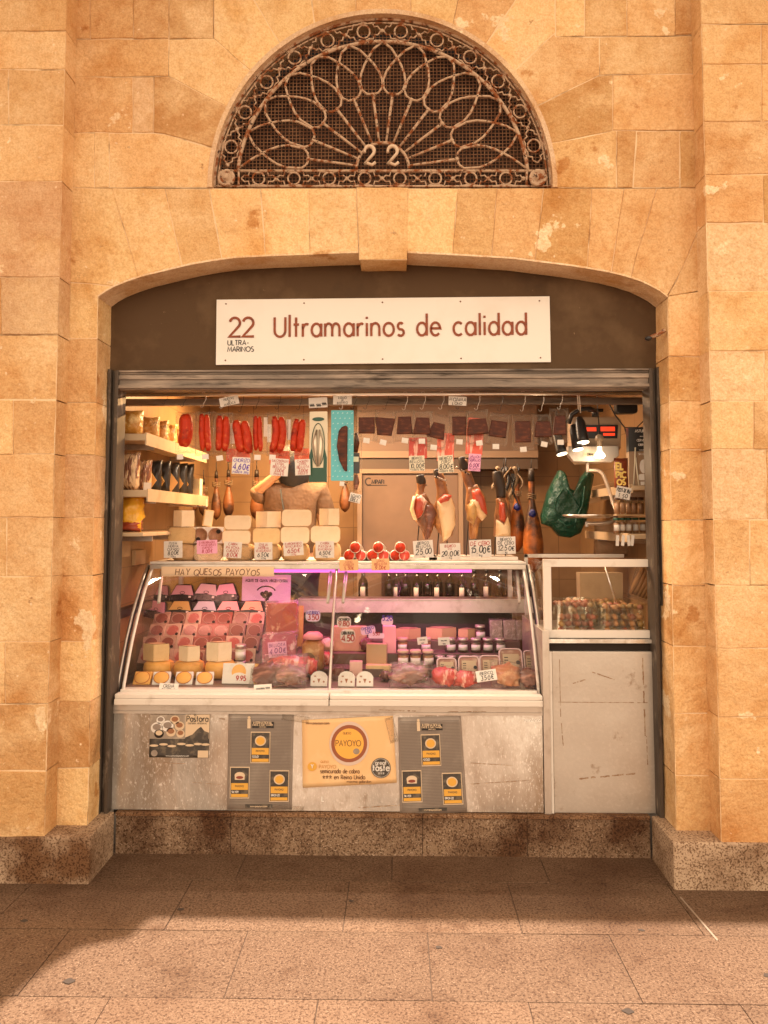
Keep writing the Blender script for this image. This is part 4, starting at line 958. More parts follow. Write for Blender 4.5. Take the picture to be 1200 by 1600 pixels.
# small packs of slices on the sloping rack
PK = mat('pack_card', (.30, .17, .12), .35, var=((.44, .28, .20), 10, .45, .6, 3)); PKR = mat('pack_red', (.24, .07, .05), .4); SL = mat('slice', (.20, .065, .045), .3, var=((.38, .17, .12), 22, .5, .65, 4))
proto = None
sl_len = math.hypot(a1[0]-a0[0], a1[1]-a0[1]); ang = math.atan2(a1[1]-a0[1], a1[0]-a0[0])
for cI, px_ in enumerate((243, 268.5, 293.5, 318.5, 343.5, 369, 395)):
    for rI in range(4):
        u = .05+rI*.25
        Yp = a0[0]+(a1[0]-a0[0])*u; Zp = a0[1]+(a1[1]-a0[1])*u
        x = P(px_, 990, .58)[0]+random.uniform(-.003, .003)
        kind = 'r' if (cI in (3, 4) and rI > 0) else random.choice('pqs')
        t_ = thing('slice_pack', 'small square pack of sliced meat with a round window on the sloping rack', 'pack', (x, Yp, Zp+.004), (ang-R(62)+R(0), 0, R(random.uniform(-4, 4))), 'small square slice packs on the rack')
        W = .047; H = .088
        t_.rotation_euler[0] = -(R(90)-ang)+R(20+random.uniform(-7, 7)); t_.rotation_euler[1] = R(random.uniform(-4, 4))
        if proto is None or kind not in proto:
            proto = proto or {}
            a_ = MB().box(-W, W, -.012, 0, 0, H).build('pack', {'p': PK, 'r': PKR, 'q': mat('pack_brown', (.20, .11, .075), .35), 's': mat('pack_cream', (.44, .30, .22), .4)}[kind], t_, bevel=.003)
            m = MB(); disc(m, 0, H*.5, H*.40, -.0135, 20, rz=H*.37); b_ = m.build('slice', {'q': DKM, 's': mat('slice_rose', (.34, .10, .08), .3, var=((.52, .28, .22), 26, .5, .62, 4))}.get(kind, SL), t_)
            m = MB(); m.tube([(H*.42*math.cos(R(a)), -.0135, H*.5+H*.38*math.sin(R(a))) for a in range(0, 360, 24)], .0012, n=4, closed=True); c_ = m.build('window_rim', mat('dull_card', (.42, .30, .24), .5), t_)
            m = MB(); disc(m, H*.32, H*.22, H*.1, -.015, 10); d_ = m.build('seal', DARK, t_)
            proto[kind] = [a_, b_, c_, d_]
        else:
            for q in proto[kind]: n2 = q.copy(); scene.collection.objects.link(n2); n2.parent = t_
# dark trays with coloured trapezoid labels
def trap(px, py, w_, h_, Y, m, label, rot=0, zb=None):
    s_ = S(px, py, Y); c = P(px, py+h_/2, Y); W, H = w_/s_, h_/s_
    t_ = thing('meat_tray', label, 'pack', (c[0], Y, zb or c[1]), (R(-16), R(-rot), 0), 'dark trays with coloured labels')
    MB().prism([(-W*.5, 0), (W*.5, 0), (W*.54, H*.26), (W*.36, H), (W*.1, H*1.04), (-W*.30, H), (-W*.54, H*.24)], 0, .045, cham=.004).build('tray', BLKB, t_)
    MB().prism([(-W*.46, H*.38), (W*.0, H*.42), (W*.46, H*.34), (W*.33, H*.95), (-W*.27, H*.95)], -.0025, -.0003).build('label', m, t_)
    mb = MB(); mb.tube([(W*.10*math.cos(R(a)), -.003, H*.50+H*.07*math.sin(R(a))) for a in range(0, 360, 30)], .0016, n=4, closed=True); mb.build('printed_mark', DARK, t_)
    mb = MB(); mb.box(W*.26, W*.36, -.0018, -.0004, H*.2, H*.32); mb.build('sticker', PAPER, t_)
LP_ = lambda n, c: mat(n, c, .5)
zr1, zr2 = 1.089, 1.167
for px_, py_, w_, h_, Y, n, c, lb, rt, zz in (
 (284,925,38,26,.86,'rose_label',(.60,.34,.40),'dark tray with dull rose label, left in the upper row behind the counter glass',0,zr2),
 (320,924,38,28,.86,'mauve_label',(.66,.46,.52),'dark tray with pale mauve tilted label in the middle of the upper row',-5,zr2),
 (353,928,36,28,.86,'pink_label',(.78,.40,.55),'dark tray with pink label, right in the upper row beside the olive oil poster',6,zr2),
 (252,925,22,24,.88,'rose_label2',(.50,.28,.32),'dark tray half hidden at the far left of the upper row',0,zr2),
 (280,950,38,24,.77,'ochre_label',(.50,.34,.10),'dark tray with ochre yellow label in the lower row',0,zr1),
 (319,950,40,24,.77,'grey_label',(.48,.44,.54),'dark tray with grey lavender label in the lower row',0,zr1),
 (356,951,38,24,.77,'coral_label',(.82,.34,.36),'dark tray with coral pink label in the lower row',0,zr1),
 (393,951,38,24,.77,'orange_label',(.84,.36,.22),'dark tray with orange label, rightmost in the lower row',0,zr1),
 (240,952,32,28,.70,'plum_label',(.42,.18,.24),'dark tray with plum label at the far left of the lower row',-10,None)):
    trap(px_, py_, w_, h_, Y, LP_(n, c), lb, rt, zz)
# olive oil poster behind
c = Q(416, 925, .905); s_ = S(416, 925, .905)
t_ = thing('oil_poster', 'whitish extra virgin olive oil poster, pink tube light coloured in, behind the counter glass', 'poster', c, (0, R(1), 0))
MB().box(-38/s_, 38/s_, 0, .003, -26/s_, 27/s_).build('sheet', mat('pink_lit_poster', (.72, .52, .70), .6), t_)  # white card tinted lilac to stand in for the pink tube light
m = MB(); fit_text(m, 'ACEITE DE OLIVA VIRGEN EXTRA', 0, 15.5/s_, 4/s_, 66/s_, -.001, wd=.2)
m2 = m
for a in range(0, 9): pass
m.tube([(15/s_*math.cos(R(a)), -.001, -1/s_+10/s_*math.sin(R(a))) for a in range(20, 161, 14)], .004, n=4)
for dx, dz in ((-6,-3),(0,-1),(6,-3),(-3,-6),(3,-6),(1,-10)): disc(m, dx/s_, dz/s_, 3.6/s_, -.001, 10)
m.build('printed_olives', INKB, t_)
# oil bottles / small glass jar beside the cheeses
def jar(px, pyb, wpx, hpx, Y, label, cm, group, zb=None, lid=None, paper=True, name='jar', cat='jar'):
    s_ = S(px, pyb, Y); r = wpx/2/s_; H = hpx/s_; c = P(px, pyb, Y)
    t_ = thing(name, label, cat, (c[0], Y+r, zb if zb is not None else c[1]), (0, 0, R(random.uniform(-20, 20))), group)
    MB().lathe([(r*.9, 0), (r, H*.06), (r, H*.70), (r*.86, H*.80), (r*.86, H*.84)], n=14).build('glass', JARGLASS, t_)
    MB().lathe([(r*.9, .002), (r*.9, H*.68), (.0001, H*.69)], n=12).build('contents', cm, t_)
    MB().lathe([(r*.92, H*.84), (r*.95, H*.86), (r*.95, H*.98), (r*.88, H), (.0001, H*1.0)], n=14).build('lid', lid or ALU, t_)
    if paper: MB().lathe([(r*1.012, H*.18), (r*1.012, H*.56)], n=8, a0=R(215), a1=R(325)).build('paper_label', PAPER, t_, solid=.0006)
    return t_
J1 = mat('amber_preserve', (.40, .19, .07), .4, var=((.22, .10, .04), 30, .45, .65, 4)); J2 = mat('dark_preserve', (.12, .07, .045), .4, var=((.3, .2, .12), 40, .55, .65, 4)); J3 = mat('milky', (.72, .66, .52), .5)
jar(374, 1046, 18, 24, .33, 'pale glass jar standing below its twin between the cheeses and the red packs', J3, 'pale yoghurt jars', zb=.823)
jar(374, 1022, 18, 24, .34, 'pale glass jar stacked on another right of the cut cheeses', J3, 'pale yoghurt jars', zb=.823+25/S(374, 1040, .33))
for px_, q in ((630,'left'),(649.5,'middle'),(669,'right')): jar(px_, 1037, 19, 26, .40, f'{q} amber jar in the front row of three on the counter steps', J1, 'amber jars in the counter', zb=.8645, lid=mat('kraft_lid', (.60, .42, .30), .6))
for px_, q in ((629,'leftmost'),(666,'second')): jar(px_, 1014, 17, 22, .52, f'{q} amber jar standing behind the front three jars', J1, 'amber jars in the counter', zb=.9225, lid=mat('kraft_lid', (.60, .42, .30), .6))
for i, px_ in enumerate((704,724,744,763,782)): jar(px_, 1014, 17.5, 22, .52, f"{['first','second','third','fourth','last'][i]} from the left in the row of five dark metal lidded jars", J2, 'dark jars in the counter', zb=.9225)
jar(751, 994, 17, 23, .64, 'tall dark jar standing alone above the row of five dark jars', J2, 'dark jars in the counter', zb=.9715)
for i, px_ in enumerate((688,706,726,745,764)): jar(px_, 1037, 16, 17, .41, f"{['first','second','third','fourth','last'][i]} low dark jar from the left, mostly hidden behind the white trays", J2, 'low dark jars behind the trays', zb=.8645, paper=False)
card(660,1001,16,11,.50,8,[('~~',.8),('~',.8)],'blank looking white label tilted between two amber jars',group='small white labels among the jars'); card(693.5,1002,18,12,.50,2,[('~~',.8),('~',.8)],'white label standing left of the row of five dark jars',group='small white labels among the jars')
# back row of cut cheeses and bread blocks on the highest step
for a_, b_, t0, lb in ((619,659,979,'left brown cut cheese in the back row right of the pink bag'),(667,715,978,'wide brown cut cheese in the middle of the back row'),(717,745,979,'brown cut cheese in the back row beside the tall dark jar')):
    o = half_cheese('cheese_wedge', a_, b_, t0, 996, .66, lb, 'corner', pm=mat('tan_paste', (.58, .37, .20), .5), group='brown cheeses in the back row', rm=RIND); o.location.z = .9715
for px_, q in ((776,'left'),(797,'middle'),(817,'right')):
    c = P(px_, 995, .66); m = MB(); t_ = thing('nougat_slab', f'{q} grey speckled slab standing in the back row near the right end of the counter', 'slab', (c[0], .66, .9715), (R(-6), 0, 0), 'speckled slabs in the back row')
    MB().box(-.036, .036, 0, .03, 0, .11).build('slab', mat('speckled_slab', (.34, .28, .22), .5, var=((.55, .48, .40), 40, .5, .62, 4)), t_, bevel=.004); MB().pillow(.085, .125, .05, seed=px_).build('film', FILM, t_, loc=(0, .015, .06))
# white trays
for i, (px_, py_, w_, h_) in enumerate(((698.5,1040,31,22),(733.5,1036,33,24),(767,1034,33,25),(800,1030,37,30),(832,1030,22,28))):
    Y = .30; s_ = S(px_, py_, Y); c = P(px_, py_+h_/2, Y); W, H = w_/s_, h_/s_
    t_ = thing('foam_tray', f"{['first','second','third','fourth','fifth'][i]} upright rimmed tray with beige label, counted from the left", 'tray', (c[0], Y, DZ+.003+(.012 if i > 2 else 0)), (R(-24), 0, 0), 'upright rimmed trays'); H = H*1.5
    pts = rrect(W*.96, H*.96, W*.18, 0, H/2); MB().tube([(p[0], 0, p[1]) for p in pts], .0045, n=5, closed=True).build('rim', mat('pinkish_white', (.75, .58, .55), .35), t_)
    MB().prism(rrect(W*.92, H*.92, W*.16, 0, H/2), .006, .03).build('tray', mat('meat_filled', (.40, .20, .14), .4, var=((.58, .38, .28), 25, .5, .62, 4)), t_)
    m = MB(); m.box(-W*.34, W*.34, -.002, .0, H*.35, H*.8); m.build('label', mat('beige_label', (.60, .45, .30), .6), t_)
    m = MB()
    for r_ in range(3): text(m, '~~', -W*.28, H*(.66-.1*r_), H*.05, -.003, wd=.3)
    disc(m, W*.30, H*.5, W*.09, -.003, 10); m.build('print', INKB, t_)
# sliced meat packs lying along the front, right side
def meatpack(px, py, wpx, hpx, Y, label, m1, rot=0, tilt=-60, seed=0, zl=0):
    s_ = S(px, py, Y); c = P(px, py, Y); W, H = wpx/s_, hpx/s_
    t_ = thing('meat_pack', label, 'pack', (c[0], Y, max(c[1], DZ+zl)), (R(tilt), R(-rot), 0), 'vacuum packs lying at the front of the counter')
    m = MB(); m.blob((0, 0, 0), (W*.43, .014, H*.8), 3, .5, 3, seed); m.build('meat', m1, t_)
    MB().pillow(W, H*2.1, .038, seed=seed).build('film', FILM, t_)
DKM = mat('dark_cured_meat', (.16, .06, .04), .35, var=[((.45, .22, .16), 12, .52, .64, 4)], scale3=(.5, 1, 2))
for a_ in (
 (640,1053,66,24,.14,'wide glossy vacuum pack of dark cured meat lying right of the centre joint cards',DKM,2,-50,1,.012),(696,1056,48,22,.13,'vacuum pack of red cured slices left of the IBERICO 3.50 card',HAMS,-3,-55,2,.010),(725,1060,46,20,.12,'pink glossy vacuum pack right beside the IBERICO 3.50 card',HAMS,4,-55,3,.008),
 (792,1054,52,26,.13,'vacuum pack of orange brown slices right of the IBERICO 3.50 card',mat('lomo',(.50,.20,.09),.35,var=((.7,.42,.25),18,.5,.62,4)),-4,-50,4,.010),(826,1058,34,22,.12,'small dark vacuum pack in the front right corner of the counter',DKM,6,-55,5,.008),
 (415,1052,50,26,.15,'grey glossy vacuum pack of dark meat right of the large orange carton',DKM,6,-50,6,.012),(455,1054,54,24,.13,'vacuum pack of brown cured meat in front of the two tall red packs',DKM,-4,-55,7,.010),(446,1040,72,20,.22,'long pink vacuum pack lying behind the front packs under the tall red packs',HAMS,2,-40,8,.03),
 (480,1040,36,18,.24,'small pink pack left of the centre joint',HAMS,0,-40,9,.035)):
    meatpack(*a_)
for i, (px_, pyb, w_, h_, Y, zb, kd, q) in enumerate(((508,1030,26,22,.46,.8645,0,'right of the orange preserve jar'),(528,1048,24,20,.30,.8235,1,'under the glass joint'),(512,1006,26,20,.57,.9225,2,'behind the glass joint'),(572,1012,22,22,.56,.9225,1,'between the tan block and the pink bag'),(631,1052,22,14,.28,.8235,0,'at the left end of the front jars'),(455,1000,22,18,.58,.9225,2,'behind the tall red packs'),(655,1052,26,13,.27,.8235,2,'under the front amber jars'),(541,1052,18,14,.26,.8235,2,'right of the glass joint'),(603,1050,18,16,.27,.8235,1,'right of the low golden slab'))):
    s_ = S(px_, pyb, Y); W, H = w_/s_, h_/s_; t_ = thing('wrapped_chunk', f"film wrapped {['red','brown','pale'][kd]} chunk {q}", 'chunk', (P(px_, pyb, Y)[0], Y, zb), (0, 0, R(random.uniform(-25, 25))), 'film wrapped chunks in the counter')
    MB().blob((0, 0, H*.48), (W*.46, .035, H*.48), 3, .35, 2.2, i).build('chunk', [HAMS, DKM, CHZ][kd], t_); MB().pillow(W*1.1, H*1.1, .095, seed=i+40).build('film', FILM, t_, loc=(0, 0, H*.52))
# tall red packs
c = Q(436, 975, .40)
for (px_, py_, w_, h_, Y, m_, lb, zb) in ((440,968,54,58,.46,mat('deep_red_meat',(.44,.05,.025),.3,var=((.75,.35,.22),9,.60,.66,4)),'large upright pack of deep red sliced meat behind the lower red pack',.985),(436,1013,58,50,.34,mat('pink_red_meat',(.46,.06,.12),.3,var=((.80,.45,.50),22,.54,.62,4)),'upright red pack bearing the pink card reading BELLOTA 4.00',.835)):
    s_ = S(px_, py_, Y); c = P(px_, py_, Y); W, H = w_/s_, h_/s_
    t_ = thing('sliced_meat_pack', lb, 'pack', (c[0], Y, c[1]), (R(-12), R(-2), 0), 'upright packs of sliced red meat')
    MB().prism(rrect(W*.9, H*.9, .012), -.004, .012).build('slices', m_, t_, bevel=.002); MB().pillow(W*1.04, H*1.05, .03, seed=px_).build('film', FILM, t_)
card(433.5,1015,29,24,.315,5,[('BELLOTA',.7),('4.00€',1.2),('PAQUETE',.5)],'pink card reading BELLOTA 4.00 on the upright red pack inside the counter',mat('purple_ink',(.25,.05,.2),.6),PAPERP)
oc2 = MB().box(-.016, .016, 0, .02, -.12, .10).build('orange_packet', mat('orange_packet', (.75, .32, .12), .4), None, Q(469, 975, .47)+Vector((0, 0, 0)), (R(-8), 0, 0)); tag(oc2, 'narrow orange packet standing just right of the large deep red pack', 'packet')
# pot-bellied packs, bags and cards around the centre
t_ = thing('preserve_jar', 'orange preserve jar with pink fabric lid and round label left of the centre joint', 'jar', (Q(488, 1040, .33).x, .36, .8645), group=None); s_ = S(488, 1010, .33)
r = 19/s_; H = 62/s_; MB().lathe([(r*.9, 0), (r, .01), (r, H*.62), (r*.7, H*.74), (r*.55, H*.78)], n=18).build('glass', JARGLASS, t_); MB().lathe([(r*.92, .003), (r*.92, H*.6), (r*.6, H*.72), (.0001, H*.73)], n=16).build('contents', mat('orange_preserve', (.55, .22, .07), .4, var=((.75, .42, .2), 20, .5, .6, 4)), t_)
MB().lathe([(r*.85, H*.76), (r*.8, H*.84), (r*.5, H*.92), (.0001, H*.93)], n=18).build('fabric_lid', mat('pink_fabric', (.85, .32, .36), .8), t_)
m = MB(); disc(m, -r*.25, H*.30, r*.52, -r*1.03, 16); m.build('round_label', mat('olive_label', (.16, .10, .05), .6), t_)
for (px_, pyb, w_, h_, Y, zb, m_, lb, nm) in (
 (546,1020,52,38,.56,.9225,mat('tan_paste', (.58, .37, .20), .5),'large tan cheese block behind the white badges at the centre joint','cheese_block'),
 (556,1050,20,26,.31,.8235,mat('pink_note',(.78,.50,.42),.6),'small folded pinkish paper packet right of the centre joint, under the 4.50 badge','paper_packet'),
 (588,1030,32,35,.42,.8645,mat('bark_block',(.46,.30,.16),.6,var=((.15,.07,.03),16,.60,.66,4),scale3=(1,1,.3)),'brown block with dark vertical streaks under the narrow pink badge','cheese_block'),
 (591,1048,40,18,.36,.8235,CHZY,'low golden brown slab in front of the streaked block','cheese_slab'),
 (609,1014,20,42,.50,.9225,mat('pink_bag',(.85,.36,.42),.5),'tall pink paper bag right of the streaked block','paper_bag')):
    s_ = S(px_, pyb, Y); o = MB().box(-w_/2/s_, w_/2/s_, 0, .06, 0, h_/s_).build(nm, m_, None, (P(px_, pyb, Y)[0], Y, zb), (R(-3), 0, R(random.uniform(-6, 6))), bevel=.004); tag(o, lb, nm.split('_')[-1])
for i, (px_, q) in enumerate(((498,'left of the centre joint'),(541,'just right of the centre joint'),(570,'second right of the centre joint'))):
    Y = .12; s_ = S(px_, 1052, Y); m = MB(); o = thing('picture_card', f'white scalloped pack with a small crest standing {q}', 'pack', (P(px_, 1052, Y)[0], Y, DZ+.003), (R(-14), 0, R(random.uniform(-6, 6))), 'white scalloped packs with a crest')
    W = 13/s_; H = 23/s_; pts = [(-W, 0), (W, 0)]+[(W*math.cos(R(a))*(1+.05*(a//15 % 2)), H*.5+H*.5*math.sin(R(a))) for a in range(0, 181, 15)]
    m.prism(pts, 0, .02); m.build('pack', PAPER, o)
    m = MB(); text(m, '~', -W*.6, H*.62, H*.12, -.001, wd=.3); m.prism([(-W*.2, H*.5), (W*.2, H*.5), (0, H*.2)], -.0015, -.0003); disc(m, -W*.6, H*.3, W*.12, -.001, 8); disc(m, W*.6, H*.3, W*.12, -.001, 8); m.build('crest', mat('crest_brown', (.35, .14, .07), .6), o)
# ================================================================== ITEMS HANGING FROM THE RAIL
YR = .12
rl = thing('hanging_rail', 'long chrome rail and thin black rod across the top of the stall opening', 'rail', Q(622, 616, YR))
xr0, xr1 = P(186, 616, YR)[0], P(1021, 616, YR)[0]
part(MB().tube([(xr0, YR, P(622, 616, YR)[1]), (xr1, YR, P(622, 616, YR)[1])], .0085, n=10), 'chrome_tube', CHROME, rl)
part(MB().tube([(xr0, YR+.03, P(622, 610.5, YR)[1]), (xr1, YR+.03, P(622, 610.5, YR)[1])], .005, n=6), 'black_rod', BLACK, rl)
bm_ = MB().box(XLI, XRI, .30, .335, P(622, 632, .3)[1], P(622, 622, .3)[1]).build('steel_crossbar', OLDSTEEL); tag(bm_, 'flat dark steel crossbar running behind the hanging rail', 'crossbar')
zrail = P(622, 616, YR)[1]
hk = None; hook_n = [0]
def hook(px, pyb, Y=YR, lab=''):
    global hk
    c = P(px, 616, YR)
    x = c[0]; L = zrail-P(px, pyb, YR)[1]
    o = MB(); r = .0125
    pts = [(r*math.cos(R(a)), 0, r*math.sin(R(a))) for a in range(200, -10, -25)]+[(r, 0, -L*.4), (.0, 0, -L+.02)]+[(-.008+.008*math.cos(R(a)), 0, -L+.012+.010*math.sin(R(a))) for a in range(0, -200, -30)]
    o.tube(pts, .0013, n=5); o = o.build('meat_hook', BLACK if random.random() < .5 else ALU, None, (x, YR, zrail)); o['group'] = 'wire hooks on the hanging rail'
    tag(o, 'thin wire hook hanging on the chrome rail', 'hook', 'wire hooks on the hanging rail')
for px_, pb in ((287,636),(318,637),(348,639),(377,644),(401,640),(435,640),(468,641),(573,640),(603,640),(633,641),(661,640),(690,640),(717,640),(746,641),(782,643),(817,643),(846,643),(875,640),(497,640),(535,640),(258,632),(553,640)): hook(px_, pb)
GH = 'packages hanging in a row from the rail'
def hang(px, top, w_, h_, Y, label, builder, rot=0, film=True, sticker=None, name='hanging_pack', grp=GH, seed=0, fm=None):
    s_ = S(px, top, Y); c = P(px, top, Y); W, H = w_/s_, h_/s_
    t_ = thing(name, label, 'package', (c[0], Y, c[1]), (0, R(rot), R(random.uniform(-6, 6))), grp)
    builder(t_, W, H, s_)
    if film: MB().pillow(W, H, .016, n=9, seed=px).build('film', fm or FILM, t_, loc=(0, .007, -H/2))
    if sticker:
        dx, dz, sw_, sh_ = sticker
        MB().box(-sw_/2/s_, sw_/2/s_, -.001, .001, -sh_/2/s_, sh_/2/s_).build('sticker', PAPER, t_, loc=(dx/s_, -.012, -dz/s_), rot=(0, R(random.uniform(-12, 12)), 0))
    return t_
def sausages(n, dz, h_, wt, lean=0, m_=CHOR, curve=0, backing=None):
    def f(t_, W, H, s_):
        d = wt/n/s_
        for i in range(n):
            x0 = (i-(n-1)/2)*d*.98; mb = MB(); L = h_/s_; z0 = -dz/s_; pts = []; rs = []
            for k in range(11):
                u = k/10; pts.append((x0+lean/s_*u+curve/s_*math.sin(u*3.1)*(1)+.0035*noise.noise(Vector((u*3, i*.7, dz))), -.004, z0-L*u-(.004*(i % 2)))); rs.append(d*.56*(1-.45*(abs(u*2-1))**7)*(1+.10*noise.noise(Vector((x0*90, u*5, i+dz)))))
            mb.tube(pts, rs, n=9); mb.build('sausage', m_, t_)
        if backing:
            mb = MB(); mb.box(backing[0]/s_, backing[1]/s_, .006, .008, -backing[3]/s_, -backing[2]/s_); mb.build('backing_card', backing[4], t_)
    return f
RB = mat('red_backing', (.70, .16, .08), .4); WB = PAPER
A = hang
A(290,643,34,66,.145,'leftmost hanging pack with one curved red sausage',sausages(1,5,50,19,lean=-2,curve=3),sticker=(-6,71,10,8))
A(320,641,30,72,.15,'second hanging pack from the left with two slim red sausages',sausages(2,6,57,17,lean=2),sticker=(3,73,10,8))
A(349,643,30,68,.14,'third hanging pack from the left with two red sausages and a white strip',sausages(2,7,54,20,lean=-2,curve=1,backing=(11,18,18,50,WB)),sticker=(-4,73,10,8))
A(376,645,42,78,.13,'fourth hanging pack from the left with broad slanted red sausages in crinkled film',sausages(2,12,50,26,lean=8))
A(403,644,32,66,.15,'fifth hanging pack from the left with two thin straight red sticks',sausages(2,6,54,14,lean=1,backing=(9,15,8,38,WB)),sticker=(1,71,10,8))
A(434,643,34,70,.14,'sixth hanging pack from the left with a dark curved pair of sausages',sausages(2,8,56,21,lean=-4,curve=5,backing=(-16,-10,20,48,WB)),sticker=(-7,72,10,8))
A(469,645,36,68,.14,'seventh hanging pack from the left with leaning red sausages beside the cream pack',sausages(2,10,50,20,lean=-6,backing=(-22,-15,10,42,WB)))
for px_, w_, yt, q in ((372,40,700,'left'),(437,34,704,'middle'),(474,30,700,'right')):
    A(px_, yt, w_, 22, .19, f'{q} of three flat red sliced packs hanging low behind the sausages', lambda t_, W, H, s_: MB().prism(rrect(W*.92, H*.92, .006, 0, -H/2), 0, .006).build('slices', CHORP, t_), name='sliced_pack', grp='flat red packs behind the sausages')
def creampack(t_, W, H, s_):
    MB().prism(rrect(W, H, .004, 0, -H/2), 0, .012).build('card', CREAMB, t_)
    m = MB(); m.prism([(-W/2, -H), (W/2, -H), (W/2, -H*.66), (W*.34, -H*.50), (W*.30, -H*.80), (-W*.30, -H*.80), (-W*.34, -H*.50), (-W/2, -H*.62)], -.003, -.0003); m.build('green_foot', DKG, t_)
    m = MB(); disc(m, 0, -H*.11, W*.34, -.003, 16, th=.002, rz=W*.11); m.build('oval_label', DKG, t_)
    m = MB(); m.tube([(W*.36*math.cos(R(a)), -.003, -H*.47+H*.30*math.sin(R(a))) for a in range(0, 360, 15)], .002, n=4, closed=True); m.build('window_rim', DKG, t_)
    for s2 in (-1, 1): MB().tube([(s2*W*.08, -.004, -H*.26), (s2*W*.17, -.006, -H*.42), (s2*W*.13, -.006, -H*.62), (s2*W*.05, -.004, -H*.78)], [.004, .011, .009, .004], n=8).build('anchovy', mat('silver_fish', (.62, .52, .40), .25, metal=.6, var=((.25, .18, .12), 14, .5, .62, 4), scale3=(2, 1, .5)), t_)
A(497.5,643,28,110,.135,'cream card pack with dark green foot and oval window left of the turquoise pack',creampack,film=False,grp=GH)
def teal(t_, W, H, s_):
    MB().prism(rrect(W, H, .005, 0, -H/2), 0, .008).build('card', TEAL, t_)
    m = MB()
    for i in range(5):
        for j in range(13):
            x = -W*.42+W*.21*i+(W*.1 if j % 2 else 0); z = -H*.04-H*.075*j
            if abs(x) < W*.47: m.prism([(x-.004, z-.004), (x+.006, z-.001), (x+.002, z+.005)], -.0008, -.0001)
    m.build('printed_pattern', mat('pale_teal', (.38, .66, .70), .4), t_)
    m = MB(); m.prism([(W*.16, -H*.22), (W*.24, -H*.24), (W*.22, -H*.87), (W*.10, -H*.86), (-W*.12, -H*.72), (-W*.24, -H*.52), (-W*.16, -H*.30), (-W*.02, -H*.24)], -.012, -.001, cham=.004); m.build('fish_loin', MOJ, t_)
A(535,641,35,110,.13,'turquoise patterned pack holding a long dark fish loin',teal,film=False,sticker=(0,115,7,7))
def thin(t_, W, H, s_):
    MB().tube([(0, 0, -H*.05), (.004, -.004, -H*.2), (-.002, -.004, -H*.35)], [.01, .016, .012], n=8).build('meat_stick', MOJ, t_)
    MB().box(-W*.3, W*.3, -.01, .004, -H*.68, -H*.36).build('sleeve', BLKB, t_); MB().box(-W*.22, W*.22, -.012, -.0105, -H*.50, -H*.42).build('label', CREAMB, t_)
    MB().tube([(0, 0, -H*.70), (.004, -.004, -H*.82), (.0, -.004, -H*.93)], [.012, .016, .008], n=8).build('meat_stick', DKM, t_)
A(556,672,20,100,.17,'narrow dark stick pack with black sleeve hanging right of the turquoise pack',thin)
BAGD = [(573,640,36,50,0,25,25,0),(603,641,34,52,-8,24,27,-4),(632,640,34,50,2,24,27,2),(661,641,32,50,-4,26,26,3),(690,646,34,56,-22,26,24,4),(717,640,32,52,0,22,29,0),(745,640,36,54,6,32,24,3),(782,645,34,52,-14,27,25,1),(816,646,34,58,1,24,33,0),(847,646,32,50,3,26,24,2),(874,637,32,56,0,20,30,2)]
for i, (px_, yt, w_, h_, rt, cw, ch, sk) in enumerate(BAGD):
    def f(t_, W, H, s_, cw=cw, ch=ch, sk=sk, h_=h_):
        a_, b_ = cw/s_, ch/s_; m = MB(); zc = -(h_*.50)/s_; k_ = sk/s_
        m.prism([(-a_/2-k_*.5, zc-b_/2), (a_/2, zc-b_/2), (a_/2-k_, zc+b_/2), (-a_/2+k_, zc+b_/2)], -.014, .006, cham=.003); m.build('fish_block', MOJ, t_)
    o = A(px_, yt, w_, h_, .14+.01*(i % 3), f"{['first','second','third','fourth','fifth','sixth','seventh','eighth','ninth','tenth','last'][i]} from the left of the bagged dark brown fish blocks on the rail", f, rot=rt*-.6, sticker=(0, h_+(-1 if i != 7 else 2), 10, 8), name='fish_bag', grp='bagged dark brown fish blocks')
    o.rotation_euler[1] = R(-rt*.6)
for px_, yt, w_, h_, m_, lb, rt in ((653,683,30,34,HAMS,'dark red sliced ham pack behind the third and fourth fish bags',0),(697,676,28,46,mat('bright_slices',(.72,.10,.05),.35,var=((.9,.5,.38),24,.55,.62,4),scale3=(1,1,.25)),'bright red sliced ham pack hanging behind the tilted fish bag',2),(744,652,28,60,mat('bright_slices',(.72,.10,.05)),'long bright red and white sliced ham pack behind the seventh fish bag',4)):
    def f(t_, W, H, s_, m_=m_): MB().prism(rrect(W*.94, H*.96, .004, 0, -H/2), 0, .006, cham=.001).build('slices', m_, t_)
    A(px_, yt, w_, h_, .175, lb, f, rot=rt, name='sliced_ham_pack', grp='sliced ham packs on the rail')
RC = 'price cards hung among the packages'
